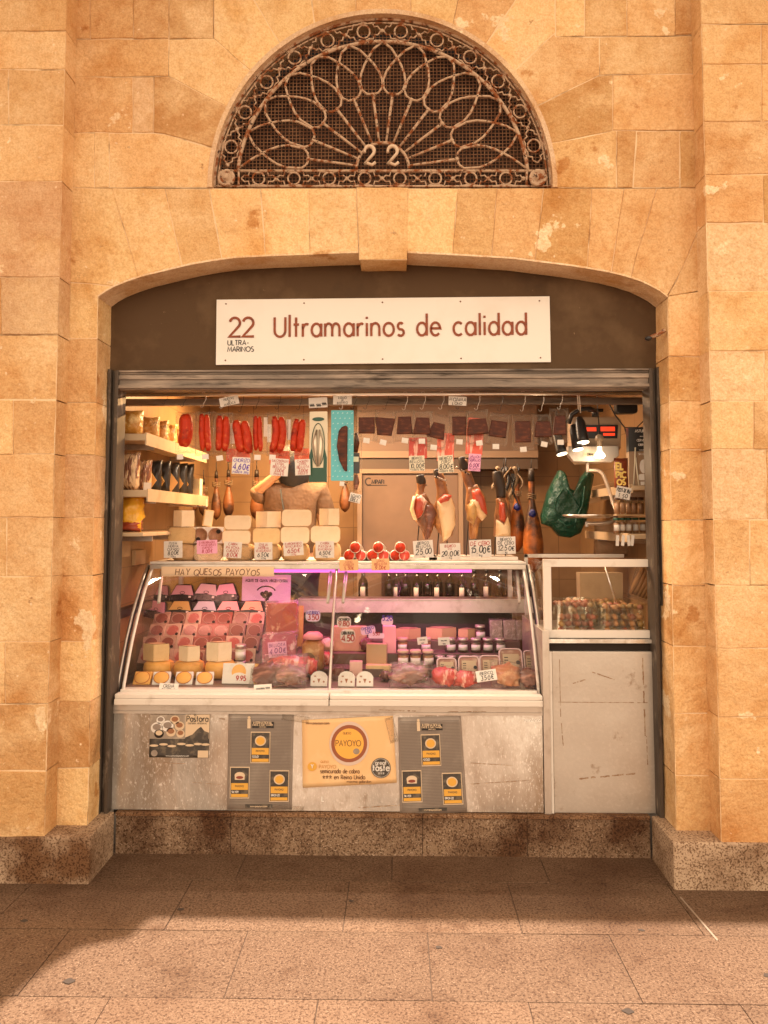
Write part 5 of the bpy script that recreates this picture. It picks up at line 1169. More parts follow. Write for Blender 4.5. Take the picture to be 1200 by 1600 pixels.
for a_ in (
 (376.5,727.5,28,26,.12,-3,[('CHORIZO',.8),('4,60€',1.5),('PAQUETE 200g',.5)],'pale card reading 4,60 hanging under the fourth sausage pack',INKV,None),
 (436.5,730,28,27,.12,-4,[('SALCHICHON',.7),('EXTRA',.7),('BELLOTA',.8),('3.00€',1.0),('PAQUETE',.6)],'red written card reading 3.00 hanging under the sixth sausage pack',INKR,None),
 (473,730,24,25,.12,2,[('CHORIZO',.7),('EXTRA',.7),('BELLOTA',.8),('3,00€',1.1),('PAQUETE',.6)],'red written card reading 3,00 left of the dark green pack foot',INKR,None),
 (651.5,724,24,24,.12,2,[('IBERICO',.7),('BELLOTA',.8),('10,00€',1.2),('PAQUETE 100g',.5)],'cream card reading 10,00 under the dark red sliced ham pack',None,CREAMB),
 (696.5,725,24,27,.12,4,[('IBERICO',.7),('CEBO',.7),('8,00€',1.2),('PAQUETE 100g',.5)],'cream card reading 8,00 under the bright red sliced ham pack',None,CREAMB),
 (741.5,722.5,19,27,.12,-4,[('JAMON',.7),('SERRANO',.7),('6,00€',1.0),('PAQUETE',.6)],'lilac pink card reading 6,00 under the long sliced ham pack',mat('purple_ink',(.25,.05,.2)),PAPERP),
 (555,778,18,14,.14,-14,[('LOMO',.8),('BELL.',1)],'small tilted card reading LOMO under the narrow stick pack',None,None),
 (358,626.5,30,14,.10,12,[('HUEVAS',.8),('DE',.6),('MARUCA',.8)],'card reading HUEVAS DE MARUCA stuck to the rail',None,None),
 (497,629,29,16,.10,3,[('~~~',.8)],'crumpled blank white paper stuck to the rail above the cream pack',None,None),
 (535,625,29,14,.10,0,[('LOMO',.8),('DE',.6),('BONITO',.8)],'card reading LOMO DE BONITO on the rail above the turquoise pack',None,None),
 (715,626.5,28,14,.10,-3,[('MOJAMA',.9),('LOMO',.8)],'card reading MOJAMA LOMO stuck to the rail on the right half',None,None)):
    card(*a_, group=RC)
# ================================================================== HAMS
def limb(mb, pts, Y, flat_=.8, n=12):
    """pts = [(px, py, half width px)...]"""
    P0 = [Q(p[0], p[1], Y) for p in pts]; rs = [p[2]/S(p[0], p[1], Y) for p in pts]; mb.tube(P0, rs, n=n)
def smooth(pts, k=3):
    out = []
    for i in range(len(pts)-1):
        p0, p1, p2, p3 = pts[max(i-1, 0)], pts[i], pts[i+1], pts[min(i+2, len(pts)-1)]
        for j in range(k):
            t = j/k; out.append(tuple(.5*((2*b)+(-a+c)*t+(2*a-5*b+4*c-d)*t*t+(-a+3*b-3*c+d)*t**3) for a, b, c, d in zip(p0, p1, p2, p3)))
    out.append(pts[-1]); return out
def blob2(poly, Y, y0, y1, cham=.006): # outlined slab with rounded front, polygon in pixels
    m = MB(); pp = [P(a, b, Y) for a, b in poly]; pp = rough(pp, .02, .002)
    c = (sum(p[0] for p in pp)/len(pp), sum(p[1] for p in pp)/len(pp))
    r1 = [(c[0]+(p[0]-c[0])*.82, c[1]+(p[1]-c[1])*.88) for p in pp]; r2 = [(c[0]+(p[0]-c[0])*.4, c[1]+(p[1]-c[1])*.5) for p in pp]
    A = [m.bm.verts.new((p[0], Y+y1, p[1])) for p in pp]; B = [m.bm.verts.new((p[0], Y+y0*.5, p[1])) for p in pp]; C_ = [m.bm.verts.new((p[0], Y+y0, p[1])) for p in r1]; D = [m.bm.verts.new((p[0], Y+y0*1.25, p[1])) for p in r2]
    n = len(pp); e = m.bm.verts.new((c[0], Y+y0*1.3, c[1]))
    for U, V in ((A, B), (B, C_), (C_, D)):
        for i in range(n): f = m.bm.faces.new((U[i], U[(i+1) % n], V[(i+1) % n], V[i])); f.smooth = True
    for i in range(n): f = m.bm.faces.new((D[i], D[(i+1) % n], e)); f.smooth = True
    m.bm.faces.new(A[::-1]); return m
def ham(label, shank, body, cuts, Y, hoof=None, hang_=False, name='cured_ham', grp='carved hams standing on the counter top'):
    t_ = thing(name, label, 'ham', Q(shank[-1][0], shank[-1][1], Y), group=grp)
    m = MB(); limb(m, smooth(shank), Y); part(m, 'shank', SKIN, t_)
    if body: part(blob2(body, Y, -.035, .05), 'skin_side', SKIN, t_)
    for nm, poly, mm, d in cuts: part(blob2(poly, Y-.012, d, .03), nm, mm, t_)
    if hoof: m = MB(); limb(m, smooth(hoof), Y-.002); part(m, 'hoof', HOOF, t_)
    return t_
YH = .72
ham('leftmost carved ham with small streaky red cut face behind the card reading 25.00', [(657,745,7),(658,756,7),(657,765,5.5),(656,775,8),(660,785,12)], [(650,772),(664,770),(672,785),(681,792),(684,802),(676,826),(671,842),(664,846),(660,830),(648,812),(645,796)],
    [('cut_face',[(648,778),(658,774),(668,784),(664,796),(659,806),(650,812),(644,800)],HAMC,-.05),('fat_edge',[(645,776),(650,774),(646,790),(648,808),(653,813),(646,812),(641,796)],FAT,-.054),('stringy_meat',[(664,788),(676,790),(682,802),(675,822),(669,843),(662,844),(666,820),(662,804)],DKM,-.045)], YH, [(656,742,6.5),(658,752,7.5),(659,757,6.5)])
ham('second carved ham with a large cream fat side behind the card reading 20.00', [(684,736,6),(687,748,8),(690,762,8),(692,775,10),(693,800,14)], [(686,770),(702,772),(710,788),(712,812),(706,838),(696,846),(688,838),(678,820),(677,795)],
    [('fat_side',[(682,783),(694,778),(704,775),(711,795),(711,820),(703,838),(691,847),(689,828),(685,806)],FAT,-.052),('cut_face',[(684,780),(694,772),(706,774),(704,784),(692,786),(684,790)],HAMC,-.05)], YH, [(682,733,5),(684,741,6.5),(688,750,7)])
ham('third carved ham leaning right, orange red cut face, behind the card reading 15.00', [(724,718,6),(727,734,7),(732,750,8),(736,762,8),(742,785,12)], [(730,760),(745,756),(757,775),(761,800),(756,812),(748,818),(745,842),(735,842),(733,815),(728,795)],
    [('cut_face',[(736,766),(748,762),(757,782),(761,803),(752,806),(745,795),(738,785)],HAMC,-.05),('fat_edge',[(734,782),(744,776),(752,796),(760,806),(752,814),(744,806),(738,800)],FAT,-.053),('golden_flap',[(729,790),(738,782),(746,790),(744,806),(739,822),(729,812)],mat('golden_fat',(.52,.30,.10),.4,var=((.3,.14,.05),12,.5,.62,4)),-.06)], YH, [(721,714,5),(723,722,7),(727,734,7.5)])
ham('rightmost narrow carved ham with red stripe, behind the card reading 12.50', [(781,778,7),(784,790,9),(785,805,11)], [(778,778),(789,780),(796,800),(796,838),(773,838),(774,806)],
    [('cut_face',[(780,784),(787,786),(790,808),(787,818),(779,812),(778,798)],HAMC,-.05),('fat_side',[(775,812),(786,818),(792,806),(796,820),(797,838),(773,838)],FAT,-.05)], YH, [(776,736,7),(779,750,9),(782,764,8),(783,778,7)])
for i, (px_, dx) in enumerate(((660,6),(692,4),(738,6),(782,6))):
    t_ = thing('ham_stand', 'black wire ham stand on a pale board, holding one of the carved hams', 'ham stand', (Q(px_, 866, YH).x, YH, ZT), group='wire ham stands on the counter top')
    s_ = S(px_, 850, YH)
    MB().box(-24/s_, 22/s_, -.13, .12, .0005, .022).build('board', WHITEMET, t_, bevel=.004)
    for q in (-1, 1): MB().tube([(q*9/s_, .02, .02), (q*5/s_, .04, .20), (0, .06, .36), (0, .06, .44)], .0035, n=6).build('rod', BLACK, t_)
    MB().tube([(.03*math.cos(R(a)), .06+.03*math.sin(R(a)), .44) for a in range(0, 360, 30)], .003, n=5, closed=True).build('ring', BLACK, t_)
    for o in list(t_.children): pass
def rope(px0, py0, px1, py1, Y, label, n=6):
    m = MB(); pts = []
    for i in range(16):
        u = i/15; a = P(px0+(px1-px0)*u, py0+(py1-py0)*u, Y); pts.append((a[0]+.004*math.sin(i*2.4), Y-.02+.004*math.cos(i*2.4), a[1]))
    m.tube(pts, .006, n=5); o = part(m, 'rope', mat('striped_rope', (.5, .38, .28), .8, var=((.03, .02, .02), 60, .48, .55, 2)), None); tag(o, label, 'rope', 'striped ropes round the ham shanks')
rope(679,745,697,752,YH-.01,'striped rope wound round the shank of the second carved ham'); rope(712,730,733,742,YH-.01,'striped rope tied at the shank of the third carved ham')
t_ = thing('twine_bundle', 'tangled bundle of black twine and hooks hanging above the rightmost carved ham', 'twine', Q(790, 735, .95))
for q in range(9):
    m = MB(); pts = []; x0 = 776+q*4.4
    for i in range(9): u = i/8; pts.append(Q(x0+6*math.sin(q*2.1+u*5), 730+u*(34+9*(q % 4)), .95+.03*math.sin(q+u*4)))
    m.tube(pts, .0055 if q % 3 else .011, n=6); part(m, 'strand', BLACK if q % 2 else NETC, t_)
part(MB().tube([Q(790, 715, .95), Q(790, 735, .95)], .004, n=6), 'hook', BLACK, t_)
nb = thing('clipboard', 'small black clipboard with a pale note hanging behind the rightmost hams', 'clipboard', Q(805, 740, 1.6)); s_ = S(805, 750, 1.6)
MB().box(-7/s_, 7/s_, 0, .01, -22/s_, 0).build('board', BLACK, nb); MB().box(-5/s_, 5/s_, -.002, -.0003, -21/s_, -13/s_).build('note', CREAMB, nb)
# hanging hams behind
def hang_ham(px, yt, yb, w_, Y, label, net=None, col=SKIN, dx=0):
    t_ = thing('hanging_ham', label, 'ham', Q(px, yt, Y), group='whole hams hanging behind the counter'); h = yb-yt
    m = MB(); limb(m, smooth([(px, yt, w_*.10), (px+dx*.1, yt+h*.12, w_*.16), (px+dx*.3, yt+h*.3, w_*.15), (px+dx*.5, yt+h*.5, w_*.36), (px+dx*.8, yt+h*.72, w_*.5), (px+dx, yt+h*.9, w_*.40), (px+dx, yb, w_*.08)]), Y); part(m, 'ham_body', col, t_)
    m = MB(); limb(m, [(px, yt-4, w_*.14), (px, yt+h*.10, w_*.18)], Y); part(m, 'hoof', HOOF, t_)
    m = MB(); c = Q(px+dx*.25, yt+h*.27, Y)
    for k in range(3): m.tube([(c.x+.028*math.cos(R(a)), Y+.028*math.sin(R(a)), c.z+.012*k+.005*math.sin(R(a*2))) for a in range(0, 360, 30)], .003, n=4, closed=True)
    part(m, 'string', NETC, t_)
    if net: m = MB(); c = Q(px+dx*.4, yt+h*.42, Y-.05); m.blob(c, (.022, .015, .024), 2, .5, 3); part(m, 'wax_seal_tag', net, t_)
    part(MB().tube([Q(px, yt-3, Y), Q(px, yt-18, Y)], .003, n=5), 'hanging_cord', BLACK, t_)
BLU = flat('blue_tag', (.015, .02, .16), .4); ORG = mat('orange_skin', (.42, .12, .02), .42, var=[((.05, .02, .012), 5, .44, .58, 6)], bump=(20, .5, .008, 4))
hang_ham(787,735,832,24,1.15,'dark tied ham hanging just above the rightmost carved ham')
hang_ham(808,742,862,26,1.2,'dark ham with blue seal hanging right of the card reading 12.50', BLU, ORG)
hang_ham(830,736,894,32,1.05,'long ham with glowing orange lower half and blue seal left of the green bag', BLU, ORG, 4)
for px_, yt, yb, w_, q in ((302,748,800,20,'leftmost small dark'),(318,752,806,18,'second reddish'),(338,740,812,20,'third string tied'),(357,738,808,22,'fourth string tied'),(401,738,812,26,'fifth darkest'),(539,738,800,22,'single dark')):
    hang_ham(px_, yt, yb, w_*.8, 1.75, col=mat('dark_ham_skin', (.20, .07, .022), .45, var=[((.05, .02, .01), 9, .46, .60, 5)], bump=(20, .7, .01, 4)), label=f'{q} ham hanging on the back wall' + (' left of the person' if px_ < 500 else ' right of the person behind the turquoise pack'))
# ================================================================== BACK OF THE STALL
cs = thing('cold_store', 'large brown cold store cabinet with black logo behind the hams', 'cold store', (Q(650, 870, 1.9).x, 2.0, FZ+.001))
cx0, cx1 = P(566, 800, 1.9)[0], P(716, 800, 1.9)[0]; BR = mat('beige_panel', (.23, .145, .098), .45, var=((.19, .12, .08), 3, .45, .7, 3))
part(MB().box(cx0, cx1, 1.90, 2.14, FZ+.001, P(640, 741, 1.9)[1]), 'door_panel', BR, cs, bevel=.003)
STR = mat('pale_trim', (.34, .23, .155), .4)
z1, z0 = P(640, 733, 1.9)[1], P(640, 740, 1.9)[1]; part(MB().box(cx0-.04, cx1+.05, 1.88, 2.14, z0+.001, z1), 'top_trim', STR, cs)
part(MB().box(cx0-.04, cx1+.6, 1.90, 2.14, z1+.001, P(640, 716, 1.9)[1]), 'dark_band', flat('dark_band', (.12, .08, .055), .5), cs)
part(MB().box(cx0-.04, cx1+.6, 1.88, 2.14, P(640, 715.5, 1.9)[1], P(640, 705, 1.9)[1]), 'upper_trim', STR, cs)
part(MB().box(cx0-.04, cx1+.6, 1.90, 2.14, P(640, 704.5, 1.9)[1], CZ-.02), 'upper_panel', BR, cs)
part(MB().box(cx0-.035, cx0-.001, 1.87, 2.14, FZ+.001, z0), 'side_trim', STR, cs); part(MB().box(cx1+.001, cx1+.035, 1.88, 2.14, FZ+.001, z0), 'side_trim', STR, cs)
part(MB().box(cx1+.036, cx1+.10, 1.92, 2.14, FZ+.001, z0), 'side_post', BR, cs)
m = MB(); a = P(571, 756, 1.9); s_ = S(590, 750, 1.9); text(m, 'C', a[0], a[1]-2/s_, 11/s_, 1.897, wd=.16); text(m, 'MPAFI', a[0]+10/s_, a[1], 6/s_, 1.897, wd=.24, sp=.12); m.box(a[0]+3/s_, a[0]+34/s_, 1.897, 1.898, a[1]-2.8/s_, a[1]-1.8/s_); part(m, 'logo', INKB, cs, recalc=False)
sp_ = MB().box(P(596, 900, 1.8)[0], P(836, 900, 1.8)[0], 1.80, 1.82, P(700, 949, 1.5)[1]+.001, P(700, 890, 1.8)[1]+.02).build('dark_backdrop', flat('dark_panel', (.045, .022, .012), .5)); tag(sp_, 'added dark backdrop for the shade behind the oil bottles on the worktable', 'panel')  # added dark sheet stands in for the gloom behind the bottles
bc = thing('back_worktable', 'low dark worktable behind the counter carrying dark oil bottles', 'worktable', (Q(690, 950, 1.5).x, 1.6, FZ+.001)); wt0, wt1 = P(548, 948, 1.5)[0], P(845, 948, 1.5)[0]; wz = P(690, 949, 1.5)[1]
part(MB().box(wt0, wt1, 1.35, 1.86, wz-.04, wz), 'top', BR, bc)
for x_ in (wt0+.03, wt1-.07):
    for y_ in (1.37, 1.80): part(MB().box(x_, x_+.04, y_, y_+.04, FZ+.001, wz-.041), 'leg', BR, bc)
BGL = mat('dark_bottle', (.022, .014, .008), .12, spec=.7)
proto_b = None
for i, px_ in enumerate((567,608,620,634,652,668,684,703,722,742,762,782,800,818)):
    c = P(px_, 949, 1.5); hgt = random.uniform(.22, .27); t_ = thing('oil_bottle', 'dark oil bottle on the worktable behind the counter glass', 'bottle', (c[0], 1.5+random.uniform(-.04, .06), wz+.0005), (0, 0, random.uniform(-.4, .4)), 'dark oil bottles behind the counter glass')
    if proto_b is None:
        a_ = MB().lathe([(.030, 0), (.034, .008), (.034, .16), (.030, .18), (.014, .205), (.012, .235)], n=14).build('glass', BGL, t_); b_ = MB().lathe([(.0135, .236), (.0135, .255), (.0001, .256)], n=10).build('cap', BLACK, t_)
        c_ = MB().lathe([(.0345, .05), (.0345, .14)], n=6, a0=R(240), a1=R(300)).build('label', mat('bottle_label', (.62, .50, .44), .5), t_, solid=.0006); proto_b = (a_, b_, c_)
    else:
        for k_, q in enumerate(proto_b):
            if k_ == 2 and i % 2: continue
            n2 = q.copy(); scene.collection.objects.link(n2); n2.parent = t_
# ------------------------------------------------------------------ left shelves
def shelf(name, label, z, xi, xo, y0, y1, th, m_=WOODS, rail_=True):
    t_ = thing(name, label, 'shelf', (xi, y0, z-th), group='side wall shelves'); part(MB().box(min(xi, xo), max(xi, xo), y0, y1, z-th*.6, z), 'board', m_, t_, bevel=.002)
    sg = 1 if xo > xi else -1
    if rail_: part(MB().box(*sorted((xo+sg*.0005, xo+sg*.008)), y0, y1, z-th, z+.006), 'edge_strip', WOODS, t_)
    for y_ in (y0+.2, y1-.2): part(MB().box(*sorted((xi, xo-sg*.02)), y_, y_+.015, z-th*.6-.03, z-th*.6-.0005), 'bracket', ALU, t_)
    return t_
zs1, zs2, zs3 = 2.108, 1.815, 1.594
shelf('wall_shelf', 'top left shelf carrying crinkly snack bags', zs1, XLI+.001, -1.315, .14, 1.35, .06); shelf('wall_shelf', 'middle left shelf carrying black sachets', zs2, XLI+.001, -1.30, .14, 1.35, .06); shelf('wall_shelf', 'bottom left shelf carrying the yellow bag', zs3, XLI+.001, -1.30, .10, .85, .03, rail_=False)
def bag(px, pya, pyb, w_, Y, m_, label, zb=None, name='snack_bag', grp='snack bags on the left shelves', thick=.09, extra=None, cat='bag'):
    s_ = S(px, pyb, Y); c = P(px, pyb, Y); W, H = w_/s_, (pyb-pya)/s_
    t_ = thing(name, label, cat, (c[0], Y, zb if zb else c[1]), (R(-4), 0, R(random.uniform(-15, 15))), grp)
    MB().pillow(W, H, thick, n=10, seed=px*.37).build('bag_body', m_, t_, loc=(0, 0, H/2))
    if extra: extra(t_, W, H)
    return t_
bag(205,632,672,36,.24,mat('orange_snack',(.62,.30,.06),.25,var=((.85,.6,.25),16,.5,.62,5),bump=(20,.9,.02,5)),'large orange snack bag at the front of the top left shelf',zs1+.001)
for px_, Y, q in ((236,.42,'second'),(251,.62,'third'),(264,.85,'fourth'),(276,1.05,'fifth')): bag(px_, 640, 676, 26, Y, SNACK, f'{q} crinkly brown snack bag from the front of the top left shelf', zs1+.001)
STRB = mat('striped_bag', (.70, .48, .28), .3, var=[((.20, .07, .03), 9, .50, .56, 3)], scale3=(6, 1, 1), bump=(18, .9, .02, 4))
bag(200,697,757,36,.24,STRB,'tall striped brown bag at the front of the middle left shelf',zs2+.001); bag(225,712,762,22,.40,STRB,'smaller striped bag leaning beside the tall striped bag',zs2+.001)
def diamond(t_, W, H): m = MB(); m.prism([(0, H*.62), (W*.42, H*.34), (0, H*.05), (-W*.42, H*.34)], -.056, -.053); m.build('gold_label', GOLD, t_)
for px_, Y, q in ((240,.55,'first'),(254,.70,'second'),(268,.88,'third'),(280,1.06,'fourth'),(290,1.22,'last')): bag(px_, 715, 766, 24, Y, BLKB, f'{q} black sachet with gold label, counted from the front of the middle left shelf', zs2+.001, 'black_sachet', 'black sachets on the middle left shelf', .07, diamond)
yb_ = bag(203,764,826,40,.26,YELB,'large shiny yellow bag on the bottom left shelf',zs3+.001,thick=.12); MB().pillow(.135, .06, .124, seed=5).build('red_foot', mat('red_foot', (.30, .05, .02), .3), yb_, loc=(0, -.004, .032))
bx = MB().box(-.03, .03, 0, .03, 0, .12).build('small_box', CREAMB, None, (P(301, 765, 1.2)[0], 1.28, zs2+.001), (0, 0, R(-20))); tag(bx, 'small framed cream box at the far end of the middle left shelf', 'box')
card(230,764,12,20,.30,-3,[('~~',1)],'tiny white tag clipped to the edge of the middle left shelf',group='tags on the left shelf')
card(307,786,34,12,1.3,0,[('IN 20 M',1)],'white note with big black characters under the middle left shelf',group='notes in the back left corner', wd=.25)
for i, (x0, x1, y0, y1, q) in enumerate(((185,202,843,870,'small'),(203,232,862,886,'large'))):
    a, b = P(x0, y1, .35), P(x1, y0, .35); o = MB().box(XLI+.001, XLI+.02, .30+i*.2, .42+i*.25, a[1]-.0, b[1]).build('wall_notice', PAPER if 0 else CARDB); tag(o, f'{q} brown notice fixed on the tiled left wall below the yellow bag', 'notice')
o = MB().box(XLI+.001, XLI+.05, .12, .75, P(190, 968, .2)[1], P(190, 955, .2)[1]).build('black_shelf', BLACK); tag(o, 'black ledge on the left wall beside the counter end', 'ledge')
# ------------------------------------------------------------------ right wall shelves and goods
sr1, sr2 = 1.84, 1.585
shelf('wall_shelf', 'upper right shelf carrying brochures and packets', sr1, XRI-.001, 1.225, .22, 1.1, .04); shelf('wall_shelf', 'lower right shelf carrying small jars', sr2, XRI-.001, 1.20, .22, 1.1, .04)
bp = thing('brochure_bag', 'tall black and brown gift bag with white oval label on the upper right shelf', 'gift bag', (P(1003, 754, .24)[0], .25, sr1+.001), (0, 0, R(-6))); s_ = S(1003, 700, .24)
MB().box(-18/s_, 16/s_, 0, .07, 0, 54/s_).build('bag_body', mat('bag_brown', (.30, .19, .11), .5), bp, bevel=.003); MB().box(-18/s_, 16/s_, -.002, -.0003, 54/s_, 92/s_).build('black_top', BLACK, bp)
MB().box(-18/s_, 16/s_, -.0001, .06, 54.2/s_, 92/s_).build('black_back', BLACK, bp)
m = MB(); disc(m, 4/s_, 30/s_, 6/s_, -.002, 18, rz=11/s_); m.prism(rrect(15/s_, 10/s_, 4/s_, 3/s_, 13/s_), -.002, -.0005); m.box(-1/s_, 9/s_, -.002, -.0005, 0.5/s_, 6/s_); m.build('white_labels', PAPER, bp)
m = MB()
for i, (t, h_) in enumerate((('ASTURIAS',5),('~~~',2.4),('CERVEZA',4),('OBRAS',4),('~~~~',2.4),('SIN GAS',3.4))): fit_text(m, t, 3/s_, (84-i*7.2)/s_, h_*.8/s_, 22/s_, -.003, wd=.2, hand=.03)
m.build('lettering', PAPER, bp, recalc=False)
MB().tube([(-12/s_, -.003, 0), (-9/s_, -.004, 40/s_), (-8/s_, -.004, 60/s_)], .004, n=5).build('ribbon', CREAMB, bp); MB().tube([(-4/s_, -.003, 0), (-8/s_, -.004, 44/s_)], .004, n=5).build('ribbon', CREAMB, bp)
sb = thing('snack_packet', 'red brown packet with yellow block letters hanging left of the gift bag', 'packet', Q(970, 716, .26)); s_ = S(970, 730, .26)
MB().pillow(22/s_, 47/s_, .03, seed=2).build('packet', mat('red_brown', (.20, .04, .015), .3), sb, loc=(0, 0, -23/s_)); m = MB(); text(m, 'EL', -9/s_, -18/s_, 10/s_, -.018, wd=.3); text(m, 'PIC', -9/s_, -31/s_, 9/s_, -.018, wd=.3); text(m, 'OS', -8/s_, -42/s_, 8/s_, -.018, wd=.3); m.build('lettering', mat('yellow_print', (.85, .60, .15), .4), sb, recalc=False)
card(974,770,23,19,.22,-12,[('PICOS DE PAN',.8),('1.50',.9)],'crumpled card about PICOS DE PAN hanging under the red brown packet',group='cards on the right')
for i, px_ in enumerate((966,975,984,993,1003)):
    jar(px_, 808, 10, 27, .36+.03*i, f"{['first','second','third','fourth','fifth'][i]} brown jar from the left in the hanging upper row at the right", mat('pate', (.42, .22, .12), .4), 'brown jars in the upper row at the right', zb=sr2+.105, paper=False, lid=mat('dark_lid', (.10, .05, .03), .4))
o = MB().box(P(962, 810, .36)[0], 1.40, .34, .60, sr2+.098, sr2+.104).build('jar_divider', CARDB); tag(o, 'thin cardboard layer between the two rows of jars at the right', 'cardboard')
for i, px_ in enumerate((965,974,984,995,1006)):
    t_ = jar(px_, 833, 10.5, 25, .34+.03*i, f"{['first','second','third','fourth','fifth'][i]} jar with green lid from the left on the lower right shelf", mat('pate', (.42, .22, .12), .4), 'green lidded jars on the lower right shelf', zb=sr2+.0015, lid=DKG)
for i, px_ in enumerate((964,973,980,988)):
    o = MB().box(-.008, .008, 0, .001, -.055, 0).build('hanging_label', PAPER, None, (P(px_+1, 834, .215)[0], .214, sr2-.004), (0, R(random.uniform(-14, 14)), 0)); tag(o, 'narrow white label hanging from the lower right shelf edge', 'label', 'narrow labels under the lower right shelf')
rt_ = thing('router', 'black rounded electronic box with small lights hanging at the upper right behind the crossbar', 'router', Q(980, 636, .40)); s_ = S(980, 636, .4)
MB().prism(rrect(33/s_, 20/s_, 5/s_), 0, .05, cham=.003).build('case', BLACK, rt_); m = MB()
for q in (-11, -3, 0, 3, 9): m.box(q/s_, (q+1.6)/s_, -.001, -.0001, 4/s_, 6/s_)
m.build('indicator_marks', PAPER, rt_)
m = MB(); m.tube([Q(950, 628, .42), Q(962, 650, .42), Q(976, 668, .42), Q(982, 690, .42), Q(983, 716, .42)], .004, n=5); m.tube([Q(976, 668, .42), Q(995, 668, .42), Q(1016, 648, .42)], .003, n=5); o = part(m, 'power_cable', BLACK, None); tag(o, 'black power cables drooping around the black box at the upper right', 'cable')
# cardboard and paper bag
t_ = thing('carton_stack', 'flattened brown cartons stacked behind the scale arm', 'cartons', (Q(940, 780, 1.2).x, 1.25, P(940, 783, 1.2)[1]))
for i in range(4): MB().box(-.16+.01*i, .14, -.05, .15, .026*i, .026*i+.024).build('carton', CARDB, t_, rot=(0, R(-14), 0))
pb = thing('paper_bag', 'large brown paper bag hanging at the right rear above the glass case', 'paper bag', Q(962, 842, 1.0)); MB().pillow(.28, .22, .1, seed=9).build('bag_body', mat('kraft_paper', (.40, .24, .13), .7, bump=(8, .9, .03, 4)), pb)
# green carrier bag
gb = thing('carrier_bag', 'dark green plastic carrier bag hanging between the hams and the scale', 'carrier bag', Q(890, 738, .95))
s_ = S(890, 780, .95)
m = blob2([(868,745),(874,735),(880,738),(886,762),(900,768),(909,745),(918,735),(926,742),(921,770),(916,800),(916,810),(905,832),(890,840),(875,838),(862,824),(848,818),(846,806),(856,772)], .95, -.06, .05); part(m, 'bag_body', GREENP, gb)
m = MB()
for p_ in ([(880,765),(870,778),(866,795),(876,808),(890,806)], [(886,762),(895,775),(905,790)], [(914,760),(910,790),(900,812),(898,826)], [(872,812),(885,822),(900,818)]): m.tube([Q(a_, b_, .87) for a_, b_ in p_], [.006]*len(p_), n=6)
part(m, 'fold', GREENP, gb)
# ------------------------------------------------------------------ hanging scale
YS = .50
sc_ = thing('hanging_scale', 'electronic hanging scale with red displays, steel hood and round pan on a bent arm', 'scale', Q(932, 650, YS)); s_ = S(932, 690, YS)
pts = [P(*p, YS) for p in ((893,654),(899,651),(966,651),(971,657),(970,700),(960,716),(938,724),(904,724),(893,712))]
m = MB(); m.prism(pts, YS, YS+.10, cham=.004); part(m, 'housing', mat('scale_housing', (.42, .30, .20), .4), sc_)
m = MB(); m.prism([P(*p, YS) for p in ((896,664),(965,664),(964,685),(896,685))], YS-.006, YS-.0005); part(m, 'display_panel', BLACK, sc_)
LED = mat('red_display', (.5, .03, .01), .4, emit=((.22, .012, .003), 1.0))
for a_, b_, c_, d_ in ((904,668,913,674),(915,668,931,674),(938,667,960,674),(942,677,960,681)): m = MB(); p0, p1 = P(a_, d_, YS), P(c_, b_, YS); m.box(p0[0], p1[0], YS-.009, YS-.0065, p0[1], p1[1]); part(m, 'display_window', LED, sc_)
m = MB(); m.prism([P(*p, YS-.02) for p in ((886,698),(964,697),(965,712),(954,723),(894,722),(885,710))], YS-.05, YS-.006, cham=.003); part(m, 'steel_hood', ALU, sc_)
m = MB(); m.prism([P(*p, YS-.08) for p in ((913,706),(932,706),(932,712),(913,712))], YS-.053, YS-.0505); part(m, 'maker_plate', CREAMB, sc_)
m = MB(); fit_text(m, 'DIBAL', P(922.5, 711, YS-.05)[0], P(922.5, 711.5, YS-.05)[1], .011, .05, YS-.0545, wd=.25); part(m, 'maker_name', INKB, sc_, recalc=False)
part(MB().tube([Q(918, 722, YS), Q(918, 738, YS)], .008, n=8), 'stem', WHITEMET, sc_)
part(MB().tube([Q(*p, YS) for p in smooth([(918,735),(932,735),(941,740),(949,758),(957,782),(963,800),(961,810),(952,816),(935,818),(917,818)], 4)], .011, n=10), 'arm', mat('arm_alu', (.66, .55, .45), .3, metal=.6), sc_)
part(MB().tube([Q(917, 815, YS), Q(917, 823, YS)], .009, n=8), 'arm_foot', WHITEMET, sc_)
c = Q(919, 808, YS); m = MB(); m.lathe([(.0001, 0), (.11, .001), (.138, .012), (.142, .020), (.136, .019), (.108, .008), (.0001, .007)], c=(c.x, YS, c.z-.006), n=32); part(m, 'pan', CHROME, sc_)
m = MB(); m.tube([Q(930, 640, YS), Q(930, 651, YS)], .02, n=8); m.tube([Q(918, 641, YS-.02), Q(942, 641, YS-.02)], .010, n=6); part(m, 'hanger', BLACK, sc_)
m = MB(); m.tube([Q(902, 613, .2), Q(904, 640, .3)], .003, n=5); m.tube([Q(905, 613, .2), Q(907, 645, .3)], .003, n=5); o = part(m, 'white_cord', PAPER, None); tag(o, 'pair of white cords hanging from the rail beside the lamps', 'cord')
